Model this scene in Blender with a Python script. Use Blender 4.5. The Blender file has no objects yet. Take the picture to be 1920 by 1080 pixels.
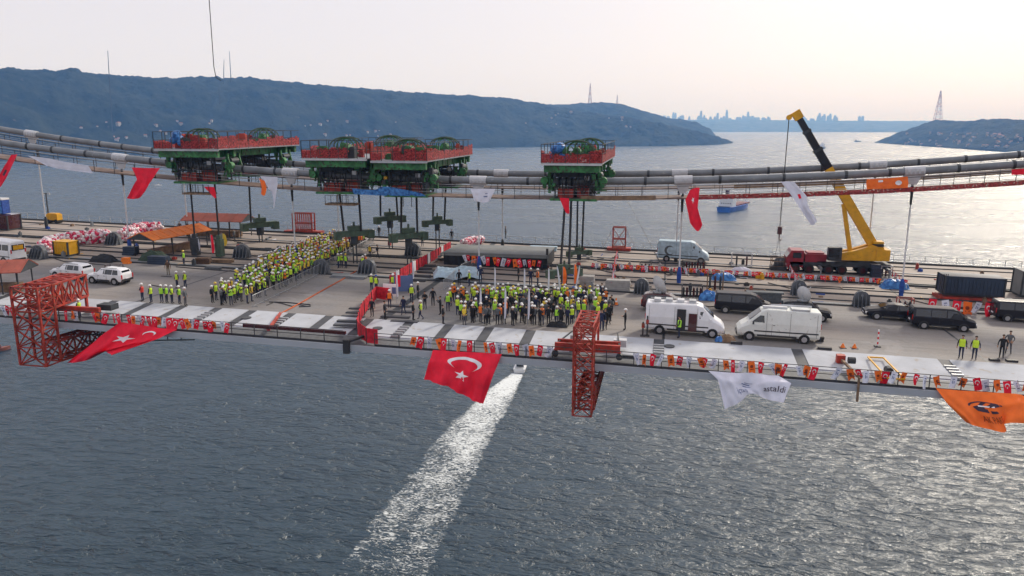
import bpy, bmesh, math, random
from mathutils import Vector, Matrix, noise, Euler
random.seed(7)
R = math.radians
scene = bpy.context.scene
col = scene.collection

# ------------------------------------------------------------------ camera
# world: X runs along the bridge (to the right), Y across it (away), Z up, water at z = 0
FPX, CZ, PITCH, YAW = 1450.0, 81.0, math.atan(306 / 1450.0), R(11.2)
cam_d = bpy.data.cameras.new('camera')
cam_d.sensor_width = 36.0
cam_d.lens = 36.0 * FPX / 1920.0
cam_d.clip_start = 1.0
cam_d.clip_end = 60000.0
cam = bpy.data.objects.new('camera', cam_d)
col.objects.link(cam)
cam.location = (0, 0, CZ)
cam.rotation_euler = (R(90) - PITCH, 0, YAW)
scene.camera = cam

# ------------------------------------------------------------------ sky and sun
SUN_EL, SUN_AZ = 32.0, 29.0        # azimuth clockwise from +Y (towards +X)
w = bpy.data.worlds.new('World')
scene.world = w
w.use_nodes = True
nt = w.node_tree
nt.nodes.clear()
out = nt.nodes.new('ShaderNodeOutputWorld')
sky = nt.nodes.new('ShaderNodeTexSky')
sky.sky_type = 'NISHITA'
sky.sun_disc = False
sky.sun_elevation = R(SUN_EL)
sky.sun_rotation = R(SUN_AZ)
sky.air_density = 1.0
sky.dust_density = 4.0
sky.ozone_density = 1.0
bg1 = nt.nodes.new('ShaderNodeBackground')
bg1.inputs[1].default_value = 0.02
nt.links.new(sky.outputs[0], bg1.inputs[0])
# a high thin overcast veil: pale, a touch warmer near the horizon
tc = nt.nodes.new('ShaderNodeTexCoord')
sep = nt.nodes.new('ShaderNodeSeparateXYZ')
nt.links.new(tc.outputs['Generated'], sep.inputs[0])
ramp = nt.nodes.new('ShaderNodeValToRGB')
nt.links.new(sep.outputs[2], ramp.inputs[0])
ramp.color_ramp.elements[0].position = 0.0
ramp.color_ramp.elements[0].color = (0.75, 0.735, 0.79, 1)
ramp.color_ramp.elements[1].position = 0.12
ramp.color_ramp.elements[1].color = (0.72, 0.685, 0.735, 1)
bg2 = nt.nodes.new('ShaderNodeBackground')
bg2.inputs[1].default_value = 0.85
nt.links.new(ramp.outputs[0], bg2.inputs[0])
add = nt.nodes.new('ShaderNodeAddShader')
nt.links.new(bg1.outputs[0], add.inputs[0])
nt.links.new(bg2.outputs[0], add.inputs[1])
nt.links.new(add.outputs[0], out.inputs[0])

sl = bpy.data.lights.new('sun', 'SUN')
sl.energy = 2.7
sl.angle = R(10)
sl.color = (1.0, 0.93, 0.82)
so = bpy.data.objects.new('sun', sl)
col.objects.link(so)
sd = Vector((math.sin(R(SUN_AZ)) * math.cos(R(SUN_EL)), math.cos(R(SUN_AZ)) * math.cos(R(SUN_EL)), math.sin(R(SUN_EL))))
so.rotation_euler = sd.to_track_quat('Z', 'Y').to_euler()
so.location = (60, 60, 300)

scene.view_settings.view_transform = 'Standard'
scene.view_settings.look = 'None'
scene.view_settings.exposure = 0.30
scene.view_settings.gamma = 1.0
scene.view_settings.use_curve_mapping = False
scene.cycles.use_denoising = True
scene.cycles.max_bounces = 6
scene.cycles.volume_bounces = 2
scene.cycles.transparent_max_bounces = 12
scene.cycles.caustics_reflective = False
scene.cycles.caustics_refractive = False

# ------------------------------------------------------------------ surveying helpers (pixel of the 1920 px photo -> place in the world)
GR = 0.0203                          # the deck falls 2 % to the right
def dz(x): return 64.0 - GR * x
def ray(px, py):
    xc, yc = px - 960, py - 540
    up = -yc * math.cos(PITCH) - FPX * math.sin(PITCH)
    fw = FPX * math.cos(PITCH) - yc * math.sin(PITCH)
    return (xc * math.cos(YAW) - fw * math.sin(YAW), xc * math.sin(YAW) + fw * math.cos(YAW), up)
def D(px, py, h=0.0):
    r = ray(px, py); t = (64.0 + h - CZ) / (r[2] + GR * r[0])
    return Vector((r[0] * t, r[1] * t, 64.0 + h - GR * r[0] * t))
def AY(px, py, Y):
    r = ray(px, py); t = Y / r[1]
    return Vector((r[0] * t, Y, CZ + r[2] * t))
def AZ(px, py, Z=0.0):
    r = ray(px, py); t = (Z - CZ) / r[2]
    return Vector((r[0] * t, r[1] * t, Z))
def AD(px, py, d):
    r = ray(px, py); t = d / math.hypot(r[0], r[1])
    return Vector((r[0] * t, r[1] * t, CZ + r[2] * t))
TILT = Matrix.Rotation(math.atan(GR), 4, 'Y')

# ------------------------------------------------------------------ materials
def mat(name, c, rough=0.6, metal=0.0, var=0.12, scale=1.5, bump=0.0, spec=0.4, c2=None, detail=4.0, wear=None, coat=0.0):
    m = bpy.data.materials.new(name); m.use_nodes = True
    t = m.node_tree; b = t.nodes['Principled BSDF']
    b.inputs['Roughness'].default_value = rough
    b.inputs['Metallic'].default_value = metal
    b.inputs['Specular IOR Level'].default_value = spec
    b.inputs['Coat Weight'].default_value = coat
    tcn = t.nodes.new('ShaderNodeTexCoord')
    n = t.nodes.new('ShaderNodeTexNoise'); n.inputs['Scale'].default_value = scale; n.inputs['Detail'].default_value = detail
    t.links.new(tcn.outputs['Object'], n.inputs['Vector'])
    rp = t.nodes.new('ShaderNodeValToRGB')
    t.links.new(n.outputs['Fac'], rp.inputs[0])
    a = [max(0, x * (1 - var)) for x in c]; z = c2 or [min(1, x * (1 + var)) for x in c]
    rp.color_ramp.elements[0].position = 0.32; rp.color_ramp.elements[0].color = (*a, 1)
    rp.color_ramp.elements[1].position = 0.68; rp.color_ramp.elements[1].color = (*z, 1)
    src = rp.outputs[0]
    if wear:
        n2 = t.nodes.new('ShaderNodeTexNoise'); n2.inputs['Scale'].default_value = scale * 3.1; n2.inputs['Detail'].default_value = 8
        t.links.new(tcn.outputs['Object'], n2.inputs['Vector'])
        r2 = t.nodes.new('ShaderNodeValToRGB'); r2.color_ramp.elements[0].position = wear[1]; r2.color_ramp.elements[1].position = wear[1] + 0.08
        t.links.new(n2.outputs['Fac'], r2.inputs[0])
        mx = t.nodes.new('ShaderNodeMix'); mx.data_type = 'RGBA'
        t.links.new(r2.outputs[0], mx.inputs[0]); t.links.new(src, mx.inputs[6]); mx.inputs[7].default_value = (*wear[0], 1)
        src = mx.outputs[2]
    t.links.new(src, b.inputs['Base Color'])
    if bump:
        bp = t.nodes.new('ShaderNodeBump'); bp.inputs['Strength'].default_value = 1.0; bp.inputs['Distance'].default_value = bump
        t.links.new(n.outputs['Fac'], bp.inputs['Height']); t.links.new(bp.outputs[0], b.inputs['Normal'])
    return m
M = {}
RUST = (0.16, 0.07, 0.035)
M['white_paint'] = mat('white_paint', (0.72, 0.73, 0.75), 0.35, var=0.06, coat=0.3, wear=((0.45, 0.43, 0.4), 0.66))
M['cream_paint'] = mat('cream_paint', (0.68, 0.70, 0.66), 0.4, var=0.07, wear=((0.42, 0.4, 0.36), 0.64))
M['black_paint'] = mat('black_paint', (0.008, 0.008, 0.013), 0.35, var=0.2, coat=0.15, spec=0.3)
M['dark_red_paint'] = mat('dark_red_paint', (0.06, 0.012, 0.014), 0.25, var=0.2, coat=0.6)
M['glass'] = mat('glass', (0.015, 0.018, 0.024), 0.08, var=0.3, spec=0.8)
M['tyre'] = mat('tyre', (0.018, 0.018, 0.018), 0.85)
M['rim'] = mat('rim', (0.45, 0.45, 0.47), 0.35, 0.7)
M['trim'] = mat('trim', (0.03, 0.03, 0.033), 0.6)
M['lamp_white'] = mat('lamp_white', (0.8, 0.8, 0.8), 0.15, spec=0.8)
M['lamp_red'] = mat('lamp_red', (0.5, 0.02, 0.02), 0.2)
M['red_steel'] = mat('red_steel', (0.34, 0.034, 0.02), 0.55, var=0.4, scale=1.6, wear=(RUST, 0.56), detail=8)
M['green_steel'] = mat('green_steel', (0.035, 0.16, 0.05), 0.6, var=0.55, scale=1.3, wear=((0.045, 0.04, 0.025), 0.54), detail=8)
M['lifting_green'] = mat('lifting_green', (0.065, 0.105, 0.07), 0.6, var=0.35, scale=1.5, wear=((0.08, 0.06, 0.04), 0.58))
M['dark_steel'] = mat('dark_steel', (0.035, 0.04, 0.045), 0.6, var=0.4, scale=1.5, wear=(RUST, 0.66))
M['grey_steel'] = mat('grey_steel', (0.22, 0.235, 0.25), 0.5, 0.2, var=0.2, scale=1.0, wear=((0.13, 0.1, 0.08), 0.64))
M['galv'] = mat('galv', (0.42, 0.44, 0.46), 0.45, 0.4, var=0.15)
M['cable_wrap'] = mat('cable_wrap', (0.19, 0.205, 0.22), 0.5, 0.1, var=0.2, scale=0.7, bump=0.01, wear=((0.30, 0.31, 0.32), 0.62))
M['clamp_white'] = mat('clamp_white', (0.52, 0.53, 0.55), 0.5, var=0.12, scale=2)
M['hanger_white'] = mat('hanger_white', (0.62, 0.63, 0.65), 0.4, var=0.08)
M['strand'] = mat('strand', (0.02, 0.02, 0.022), 0.7)
M['blue_cloth'] = mat('blue_cloth', (0.02, 0.07, 0.32), 0.7, var=0.4, scale=3, bump=0.05)
M['blue_tarp'] = mat('blue_tarp', (0.015, 0.12, 0.48), 0.4, var=0.5, scale=3, bump=0.15, c2=(0.08, 0.30, 0.70))
M['pale_tarp'] = mat('pale_tarp', (0.38, 0.50, 0.58), 0.5, var=0.2, scale=2, bump=0.1)
M['red_net'] = mat('red_net', (0.24, 0.018, 0.02), 0.8, var=0.5, scale=5, c2=(0.46, 0.055, 0.055), detail=10)
t_ = M['red_net'].node_tree; b_ = t_.nodes['Principled BSDF']; tc_ = t_.nodes.new('ShaderNodeTexCoord'); n_ = t_.nodes.new('ShaderNodeTexNoise'); n_.inputs['Scale'].default_value = 7.0; n_.inputs['Detail'].default_value = 3
t_.links.new(tc_.outputs['Object'], n_.inputs['Vector']); mr_ = t_.nodes.new('ShaderNodeMapRange'); mr_.inputs[1].default_value = 0.36; mr_.inputs[2].default_value = 0.50
t_.links.new(n_.outputs['Fac'], mr_.inputs[0]); t_.links.new(mr_.outputs[0], b_.inputs['Alpha'])      # open weave of the safety netting
M['crane_red'] = mat('crane_red', (0.24, 0.018, 0.03), 0.4, var=0.2)
M['red_cloth'] = mat('red_cloth', (0.80, 0.008, 0.035), 0.75, var=0.12, scale=1.5, bump=0.03)
M['fence_cloth'] = mat('fence_cloth', (0.50, 0.015, 0.03), 0.8, var=0.35, scale=3, bump=0.04)
M['orange_cloth'] = mat('orange_cloth', (0.95, 0.17, 0.02), 0.75, var=0.12, scale=1.5, bump=0.03)
M['white_cloth'] = mat('white_cloth', (0.66, 0.67, 0.76), 0.8, var=0.07, scale=1.5, bump=0.03)
M['print_white'] = mat('print_white', (0.80, 0.78, 0.80), 0.8, var=0.03)
M['print_dark'] = mat('print_dark', (0.05, 0.03, 0.05), 0.8)
M['print_blue'] = mat('print_blue', (0.10, 0.14, 0.28), 0.8)
M['print_brown'] = mat('print_brown', (0.25, 0.04, 0.01), 0.8)
M['yellow_paint'] = mat('yellow_paint', (0.66, 0.34, 0.012), 0.45, var=0.15, scale=1.5, wear=((0.2, 0.12, 0.04), 0.66))
M['orange_roof'] = mat('orange_roof', (0.80, 0.20, 0.02), 0.6, var=0.15, scale=0.8, wear=((0.3, 0.09, 0.03), 0.64))
M['brown_roof'] = mat('brown_roof', (0.32, 0.075, 0.045), 0.6, var=0.2, scale=0.8, wear=((0.12, 0.05, 0.04), 0.62))
M['navy_paint'] = mat('navy_paint', (0.025, 0.04, 0.07), 0.5, var=0.25)
M['wood'] = mat('wood', (0.20, 0.13, 0.08), 0.8, var=0.35, scale=2)
M['concrete'] = mat('concrete', (0.33, 0.32, 0.31), 0.8, var=0.15, scale=2)
M['catwalk_floor'] = mat('catwalk_floor', (0.16, 0.11, 0.09), 0.8, var=0.4, scale=1.2)
M['black_fabric'] = mat('black_fabric', (0.015, 0.016, 0.02), 0.8, var=0.4, scale=2, bump=0.05)
M['slab_grey'] = mat('slab_grey', (0.20, 0.21, 0.21), 0.7, var=0.12, scale=0.8)
M['anchor_grey'] = mat('anchor_grey', (0.10, 0.11, 0.125), 0.6, var=0.3, scale=2)
M['tape_red'] = mat('tape_red', (0.6, 0.03, 0.03), 0.6)
M['hose_orange'] = mat('hose_orange', (0.45, 0.10, 0.03), 0.6, var=0.3)
M['balloon_red'] = mat('balloon_red', (0.62, 0.03, 0.10), 0.3, var=0.1)
M['balloon_pink'] = mat('balloon_pink', (0.75, 0.50, 0.55), 0.3, var=0.1)
M['balloon_white'] = mat('balloon_white', (0.80, 0.76, 0.78), 0.3, var=0.05)
# clothes
M['skin'] = mat('skin', (0.42, 0.24, 0.16), 0.6, var=0.05)
M['eye'] = mat('eye', (0.02, 0.015, 0.015), 0.4)
M['shoe'] = mat('shoe', (0.02, 0.018, 0.016), 0.6)
M['hair'] = mat('hair', (0.02, 0.014, 0.01), 0.7)
for n_, c_ in dict(jacket_black=(0.012, 0.013, 0.017), jacket_navy=(0.014, 0.02, 0.055), jacket_grey=(0.10, 0.11, 0.12), shirt_white=(0.6, 0.6, 0.62),
                   jacket_green=(0.03, 0.05, 0.03), jacket_brown=(0.09, 0.05, 0.03), trousers_black=(0.013, 0.014, 0.018), trousers_navy=(0.02, 0.03, 0.07),
                   trousers_grey=(0.09, 0.09, 0.10), trousers_khaki=(0.18, 0.15, 0.10)).items():
    M[n_] = mat(n_, c_, 0.8, var=0.25, scale=6)
M['vest_yellow'] = mat('vest_yellow', (0.56, 0.78, 0.04), 0.6, var=0.08, scale=5)
M['vest_lime'] = mat('vest_lime', (0.38, 0.74, 0.05), 0.6, var=0.08, scale=5)
M['vest_amber'] = mat('vest_amber', (0.78, 0.55, 0.05), 0.6, var=0.10, scale=5)
M['vest_orange'] = mat('vest_orange', (0.85, 0.20, 0.02), 0.6, var=0.08, scale=5)
M['vest_red'] = mat('vest_red', (0.65, 0.05, 0.03), 0.6, var=0.08, scale=5)
M['reflective'] = mat('reflective', (0.6, 0.6, 0.58), 0.35)
M['helmet_white'] = mat('helmet_white', (0.78, 0.78, 0.76), 0.3, var=0.03)
M['helmet_yellow'] = mat('helmet_yellow', (0.78, 0.55, 0.04), 0.3, var=0.03)
M['helmet_blue'] = mat('helmet_blue', (0.03, 0.10, 0.40), 0.3, var=0.03)
M['helmet_red'] = mat('helmet_red', (0.55, 0.04, 0.03), 0.3, var=0.03)

# ------------------------------------------------------------------ mesh builder
class MB:
    def __init__(s): s.v = []; s.f = []; s.m = []
    def face(s, pts, m=0):
        i = len(s.v); s.v += [tuple(p) for p in pts]; s.f.append(tuple(range(i, i + len(pts)))); s.m.append(m)
    def hexa(s, p, m=0):          # 8 points: bottom ring, top ring
        i = len(s.v); s.v += [tuple(q) for q in p]
        for f in ((3, 2, 1, 0), (4, 5, 6, 7), (0, 1, 5, 4), (1, 2, 6, 5), (2, 3, 7, 6), (3, 0, 4, 7)):
            s.f.append(tuple(i + k for k in f)); s.m.append(m)
    def box(s, x, y, z, a, b, c, m=0, rz=0.0):   # centre x,y, base z, size
        p = []
        for zz in (z, z + c):
            for sx, sy in ((-1, -1), (1, -1), (1, 1), (-1, 1)):
                px, py = sx * a / 2, sy * b / 2
                p.append((x + px * math.cos(rz) - py * math.sin(rz), y + px * math.sin(rz) + py * math.cos(rz), zz))
        s.hexa(p, m)
    def bar(s, p, q, wd, ht=None, m=0):
        ht = ht or wd; p = Vector(p); q = Vector(q); d = (q - p)
        if d.length < 1e-6: return
        d.normalize(); up = Vector((0, 0, 1)) if abs(d.z) < 0.95 else Vector((0, 1, 0))
        a = d.cross(up).normalized() * wd / 2; b = a.cross(d).normalized() * ht / 2
        s.hexa([p - a - b, p + a - b, p + a + b, p - a + b, q - a - b, q + a - b, q + a + b, q - a + b], m)
    def tube(s, pts, r, n=6, m=0, caps=True):
        pts = [Vector(p) for p in pts]; i0 = len(s.v); k = len(pts)
        rr = r if isinstance(r, (list, tuple)) else [r] * k
        for j, p in enumerate(pts):
            d = (pts[min(j + 1, k - 1)] - pts[max(j - 1, 0)]).normalized()
            up = Vector((0, 0, 1)) if abs(d.z) < 0.9 else Vector((1, 0, 0))
            a = d.cross(up).normalized(); b = d.cross(a).normalized()
            for t in range(n):
                an = 2 * math.pi * t / n
                s.v.append(tuple(p + (a * math.cos(an) + b * math.sin(an)) * rr[j]))
        for j in range(k - 1):
            for t in range(n):
                t2 = (t + 1) % n
                s.f.append((i0 + j * n + t, i0 + j * n + t2, i0 + (j + 1) * n + t2, i0 + (j + 1) * n + t)); s.m.append(m)
        if caps:
            s.f.append(tuple(i0 + t for t in range(n))[::-1]); s.m.append(m)
            s.f.append(tuple(i0 + (k - 1) * n + t for t in range(n))); s.m.append(m)
    def prism(s, prof, y0, y1, m=0):       # (x,z) outline extruded along y
        n = len(prof); i = len(s.v)
        s.v += [(a, y0, b) for a, b in prof] + [(a, y1, b) for a, b in prof]
        s.f.append(tuple(range(i, i + n))); s.m.append(m)
        s.f.append(tuple(range(i + 2 * n - 1, i + n - 1, -1))); s.m.append(m)
        for k in range(n):
            k2 = (k + 1) % n
            s.f.append((i + k2, i + k, i + n + k, i + n + k2)); s.m.append(m)
    def ball(s, c, r, m=0, sx=1, sy=1, sz=1, n=6, k=4):
        i = len(s.v)
        s.v.append((c[0], c[1], c[2] + r * sz))
        for a in range(1, k):
            th = math.pi * a / k
            for b in range(n):
                ph = 2 * math.pi * b / n
                s.v.append((c[0] + r * sx * math.sin(th) * math.cos(ph), c[1] + r * sy * math.sin(th) * math.sin(ph), c[2] + r * sz * math.cos(th)))
        s.v.append((c[0], c[1], c[2] - r * sz)); last = len(s.v) - 1
        for b in range(n):
            b2 = (b + 1) % n
            s.f.append((i, i + 1 + b, i + 1 + b2)); s.m.append(m)
            for a in range(k - 2):
                s.f.append((i + 1 + a * n + b, i + 1 + (a + 1) * n + b, i + 1 + (a + 1) * n + b2, i + 1 + a * n + b2)); s.m.append(m)
            s.f.append((last, i + 1 + (k - 2) * n + b2, i + 1 + (k - 2) * n + b)); s.m.append(m)
    def mesh(s, name, mats, smooth=False):
        me = bpy.data.meshes.new(name)
        me.from_pydata(s.v, [], s.f)
        for x in (mats if isinstance(mats, (list, tuple)) else [mats]): me.materials.append(M[x] if isinstance(x, str) else x)
        if len(me.materials) > 1: me.polygons.foreach_set('material_index', s.m)
        if smooth: me.polygons.foreach_set('use_smooth', [True] * len(me.polygons))
        me.update()
        return me
    def build(s, name, mats, parent=None, smooth=False, loc=None):
        return put(name, s.mesh(name, mats, smooth), parent, loc)

def put(name, me, parent=None, loc=None, rot=None):
    o = bpy.data.objects.new(name, me); col.objects.link(o)
    if parent: o.parent = parent
    if loc is not None: o.location = loc
    if rot is not None: o.rotation_euler = rot
    return o
def tag(o, label=None, cat=None, group=None, kind=None):
    if label: o['label'] = label
    if cat: o['category'] = cat
    if group: o['group'] = group
    if kind: o['kind'] = kind
    return o
def root(name, label, cat, loc, rz=0.0, group=None, tilt=False):
    o = bpy.data.objects.new(name, None); col.objects.link(o); o.empty_display_size = 0.3
    o.location = loc
    o.rotation_euler = (TILT @ Matrix.Rotation(rz, 4, 'Z')).to_euler() if tilt else (0, 0, rz)
    return tag(o, label, cat, group)
KIDS = {}
def copy_tree(o, parent=None):
    c = o.copy(); col.objects.link(c); c.parent = parent
    for ch in list(o.children): copy_tree(ch, c)
    return c
def place(o, loc, rz=0.0, label=None, group=None, tilt=False, first=[None]):
    c = copy_tree(o); c.location = loc
    c.rotation_euler = (TILT @ Matrix.Rotation(rz, 4, 'Z')).to_euler() if tilt else (0, 0, rz)
    if label: c['label'] = label
    if group: c['group'] = group
    return c
protos = []      # sources that are copied and then removed
def drop(o):
    for ch in list(o.children): drop(ch)
    bpy.data.objects.remove(o)
# ================================================================== WATER
def water_material():
    m = bpy.data.materials.new('sea_water'); m.use_nodes = True
    t = m.node_tree; b = t.nodes['Principled BSDF']
    b.inputs['Base Color'].default_value = (0.009, 0.034, 0.054, 1)
    b.inputs['Roughness'].default_value = 0.22
    b.inputs['IOR'].default_value = 1.5
    tcn = t.nodes.new('ShaderNodeTexCoord')
    def wave(scale, rot, sx, sy, detail, dist=0.0):
        mp = t.nodes.new('ShaderNodeMapping'); mp.inputs['Rotation'].default_value = (0, 0, R(rot)); mp.inputs['Scale'].default_value = (sx, sy, 1)
        t.links.new(tcn.outputs['Object'], mp.inputs[0])
        n = t.nodes.new('ShaderNodeTexNoise'); n.inputs['Scale'].default_value = scale; n.inputs['Detail'].default_value = detail
        n.inputs['Roughness'].default_value = 0.55; n.inputs['Distortion'].default_value = dist
        t.links.new(mp.outputs[0], n.inputs['Vector']); return n.outputs['Fac']
    def math2(op, a, bb):
        n = t.nodes.new('ShaderNodeMath'); n.operation = op
        for i, x in enumerate((a, bb)):
            if isinstance(x, (int, float)): n.inputs[i].default_value = x
            else: t.links.new(x, n.inputs[i])
        if op == 'MULTIPLY_ADD': n.inputs[2].default_value = -1.0
        return n.outputs[0]
    w1 = wave(0.26, -10, 0.72, 1.6, 5, 0.6)
    rg = math2('SUBTRACT', 1.0, math2('ABSOLUTE', math2('MULTIPLY_ADD', w1, 2.0), 0.0))      # 4 m chop, crests roughly along the bridge
    w2 = wave(0.75, 10, 0.5, 1.4, 4, 0.2)
    w3 = wave(0.05, -28, 0.5, 1.3, 2)
    h = math2('ADD', math2('ADD', math2('MULTIPLY', math2('POWER', rg, 2.0), 0.40), math2('MULTIPLY', w1, 2.0)), math2('ADD', math2('MULTIPLY', w2, 0.75), math2('MULTIPLY', w3, 3.0)))
    # wind patches: calmer and rougher areas tens of metres across
    wp = wave(0.012, 20, 0.6, 1.6, 3, 0.6)
    k = t.nodes.new('ShaderNodeMapRange'); k.inputs[1].default_value = 0.35; k.inputs[2].default_value = 0.65; k.inputs[3].default_value = 0.80; k.inputs[4].default_value = 1.15; t.links.new(wp, k.inputs[0])
    h = math2('MULTIPLY', h, k.outputs[0])
    # the open strait beyond the bridge lies in the lee of the hills and is calmer than the water under it
    sp_ = t.nodes.new('ShaderNodeSeparateXYZ'); t.links.new(tcn.outputs['Object'], sp_.inputs[0])
    k3 = t.nodes.new('ShaderNodeMapRange'); k3.interpolation_type = 'SMOOTHSTEP'; k3.inputs[1].default_value = 200; k3.inputs[2].default_value = 700; k3.inputs[3].default_value = 1.0; k3.inputs[4].default_value = 0.85; t.links.new(sp_.outputs[1], k3.inputs[0])
    h = math2('MULTIPLY', h, k3.outputs[0])
    k2 = t.nodes.new('ShaderNodeMapRange'); k2.inputs[1].default_value = 0.35; k2.inputs[2].default_value = 0.65; k2.inputs[3].default_value = 0.22; k2.inputs[4].default_value = 0.32; t.links.new(wp, k2.inputs[0]); t.links.new(k2.outputs[0], b.inputs['Roughness'])
    bp = t.nodes.new('ShaderNodeBump'); bp.inputs['Strength'].default_value = 1.0; bp.inputs['Distance'].default_value = 1.0
    t.links.new(h, bp.inputs['Height']); t.links.new(bp.outputs[0], b.inputs['Normal'])
    return m
M['water'] = water_material()
mb = MB(); mb.face([(-30000, -4000, 0), (30000, -4000, 0), (30000, 30000, 0), (-30000, 30000, 0)])
tag(mb.build('water', 'water'), kind='structure')

# foam wake behind the small boat: a thin broken sheet lying on the water
def foam_material():
    m = bpy.data.materials.new('foam'); m.use_nodes = True
    t = m.node_tree; b = t.nodes['Principled BSDF']
    b.inputs['Base Color'].default_value = (0.66, 0.70, 0.70, 1); b.inputs['Roughness'].default_value = 0.8
    at = t.nodes.new('ShaderNodeAttribute'); at.attribute_name = 'cover'; at.attribute_type = 'GEOMETRY'
    tcn = t.nodes.new('ShaderNodeTexCoord')
    mp = t.nodes.new('ShaderNodeMapping'); mp.inputs['Scale'].default_value = (0.65, 1.25, 1); mp.inputs['Rotation'].default_value = (0, 0, R(-8))
    t.links.new(tcn.outputs['Object'], mp.inputs[0])
    n = t.nodes.new('ShaderNodeTexNoise'); n.inputs['Scale'].default_value = 0.85; n.inputs['Detail'].default_value = 7; n.inputs['Roughness'].default_value = 0.62; n.inputs['Distortion'].default_value = 2.2
    t.links.new(mp.outputs[0], n.inputs['Vector'])
    a = t.nodes.new('ShaderNodeMath'); a.operation = 'ADD'; nx_ = t.nodes.new('ShaderNodeMath'); nx_.operation = 'MULTIPLY_ADD'; nx_.inputs[1].default_value = 2.3; nx_.inputs[2].default_value = -0.65; t.links.new(n.outputs['Fac'], nx_.inputs[0]); t.links.new(nx_.outputs[0], a.inputs[0]); t.links.new(at.outputs['Fac'], a.inputs[1])
    mr = t.nodes.new('ShaderNodeMapRange'); mr.inputs[1].default_value = 0.86; mr.inputs[2].default_value = 1.26; mr.clamp = True
    t.links.new(a.outputs[0], mr.inputs[0]); t.links.new(mr.outputs[0], b.inputs['Alpha'])
    return m
M['foam'] = foam_material()
def wake(name, ctr, widths, cover, label=None, z=0.06):
    v = []; f = []; cv = []; nx = 36; ny = len(ctr)
    steps = 150
    def lerp(a, s):
        s = max(0, min(len(a) - 1.0001, s)); i = int(s); k = s - i
        return a[i] * (1 - k) + a[i + 1] * k
    C3 = [Vector(c) for c in ctr]
    for j in range(steps + 1):
        s = j / steps * (len(C3) - 1)
        i = min(int(s), len(C3) - 2); p = C3[i].lerp(C3[i + 1], s - i)
        d = (C3[i + 1] - C3[i]).normalized(); sd_ = Vector((-d.y, d.x, 0))
        wd = lerp(widths, s)
        for k in range(nx + 1):
            u = k / nx * 2 - 1
            ww = wd * (1 + .16 * noise.noise(Vector((s * 2.6, 3.0 if u > 0 else 9.0, 0))) + .10 * noise.noise(Vector((s * 9, 5.0 if u > 0 else 1.0, 0))))
            q = p + sd_ * u * ww
            v.append((q.x, q.y, z))
            e = abs(u)
            prof = (1 - e ** 4) if e < 1 else 0
            edge = 0.17 * math.exp(-((e - 0.8) / 0.12) ** 2) * (s / (len(C3) - 1)) 
            c = lerp(cover, s) * prof + edge
            c -= 0.5 * max(0, e - 0.86) / 0.14
            c += (.10 + .22 * s / (len(C3) - 1)) * noise.fractal(Vector((q.x * .12, q.y * .09, 2.0)), .8, 2.0, 3) - .10 * (s / (len(C3) - 1)) * (1 - e)
            cv.append(c if j not in (0,) else c)
    n1 = nx + 1
    for j in range(steps):
        for k in range(nx): f.append((j * n1 + k, j * n1 + k + 1, (j + 1) * n1 + k + 1, (j + 1) * n1 + k))
    me = bpy.data.meshes.new(name); me.from_pydata(v, [], f); me.materials.append(M['foam'])
    at = me.attributes.new('cover', 'FLOAT', 'POINT'); at.data.foreach_set('value', cv)
    return put(name, me)
o = wake('foam_wake', [AZ(970, 701), AZ(944, 731), AZ(897, 788), AZ(856, 844), AZ(827, 900), AZ(783, 957), AZ(755, 1014), AZ(714, 1080), AZ(690, 1130)],
         [2.4, 5.0, 7.3, 8.3, 8.6, 9.2, 9.6, 9.6, 9.6], [0.92, 0.84, 0.66, 0.55, 0.50, 0.43, 0.37, 0.32, 0.28])
tag(o, 'white foam wake trailing behind the small motorboat', 'wake', kind='stuff')

# ================================================================== HILLS
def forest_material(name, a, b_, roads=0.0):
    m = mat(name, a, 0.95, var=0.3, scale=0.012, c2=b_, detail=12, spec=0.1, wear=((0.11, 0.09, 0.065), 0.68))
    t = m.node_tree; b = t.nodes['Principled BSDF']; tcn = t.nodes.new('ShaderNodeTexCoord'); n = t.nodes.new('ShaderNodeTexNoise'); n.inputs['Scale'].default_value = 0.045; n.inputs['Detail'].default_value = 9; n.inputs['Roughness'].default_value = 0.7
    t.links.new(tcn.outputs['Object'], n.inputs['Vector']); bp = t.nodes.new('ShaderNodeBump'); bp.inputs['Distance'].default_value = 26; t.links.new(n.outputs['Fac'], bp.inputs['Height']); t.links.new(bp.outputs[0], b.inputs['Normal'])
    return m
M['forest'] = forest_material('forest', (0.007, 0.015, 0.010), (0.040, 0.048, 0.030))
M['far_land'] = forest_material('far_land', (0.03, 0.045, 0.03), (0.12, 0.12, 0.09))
def interp(pts, x):
    if x <= pts[0][0]: return pts[0][1]
    for (a, b), (c, d) in zip(pts, pts[1:]):
        if x <= c: return b + (d - b) * (x - a) / (c - a)
    return pts[-1][1]
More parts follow.
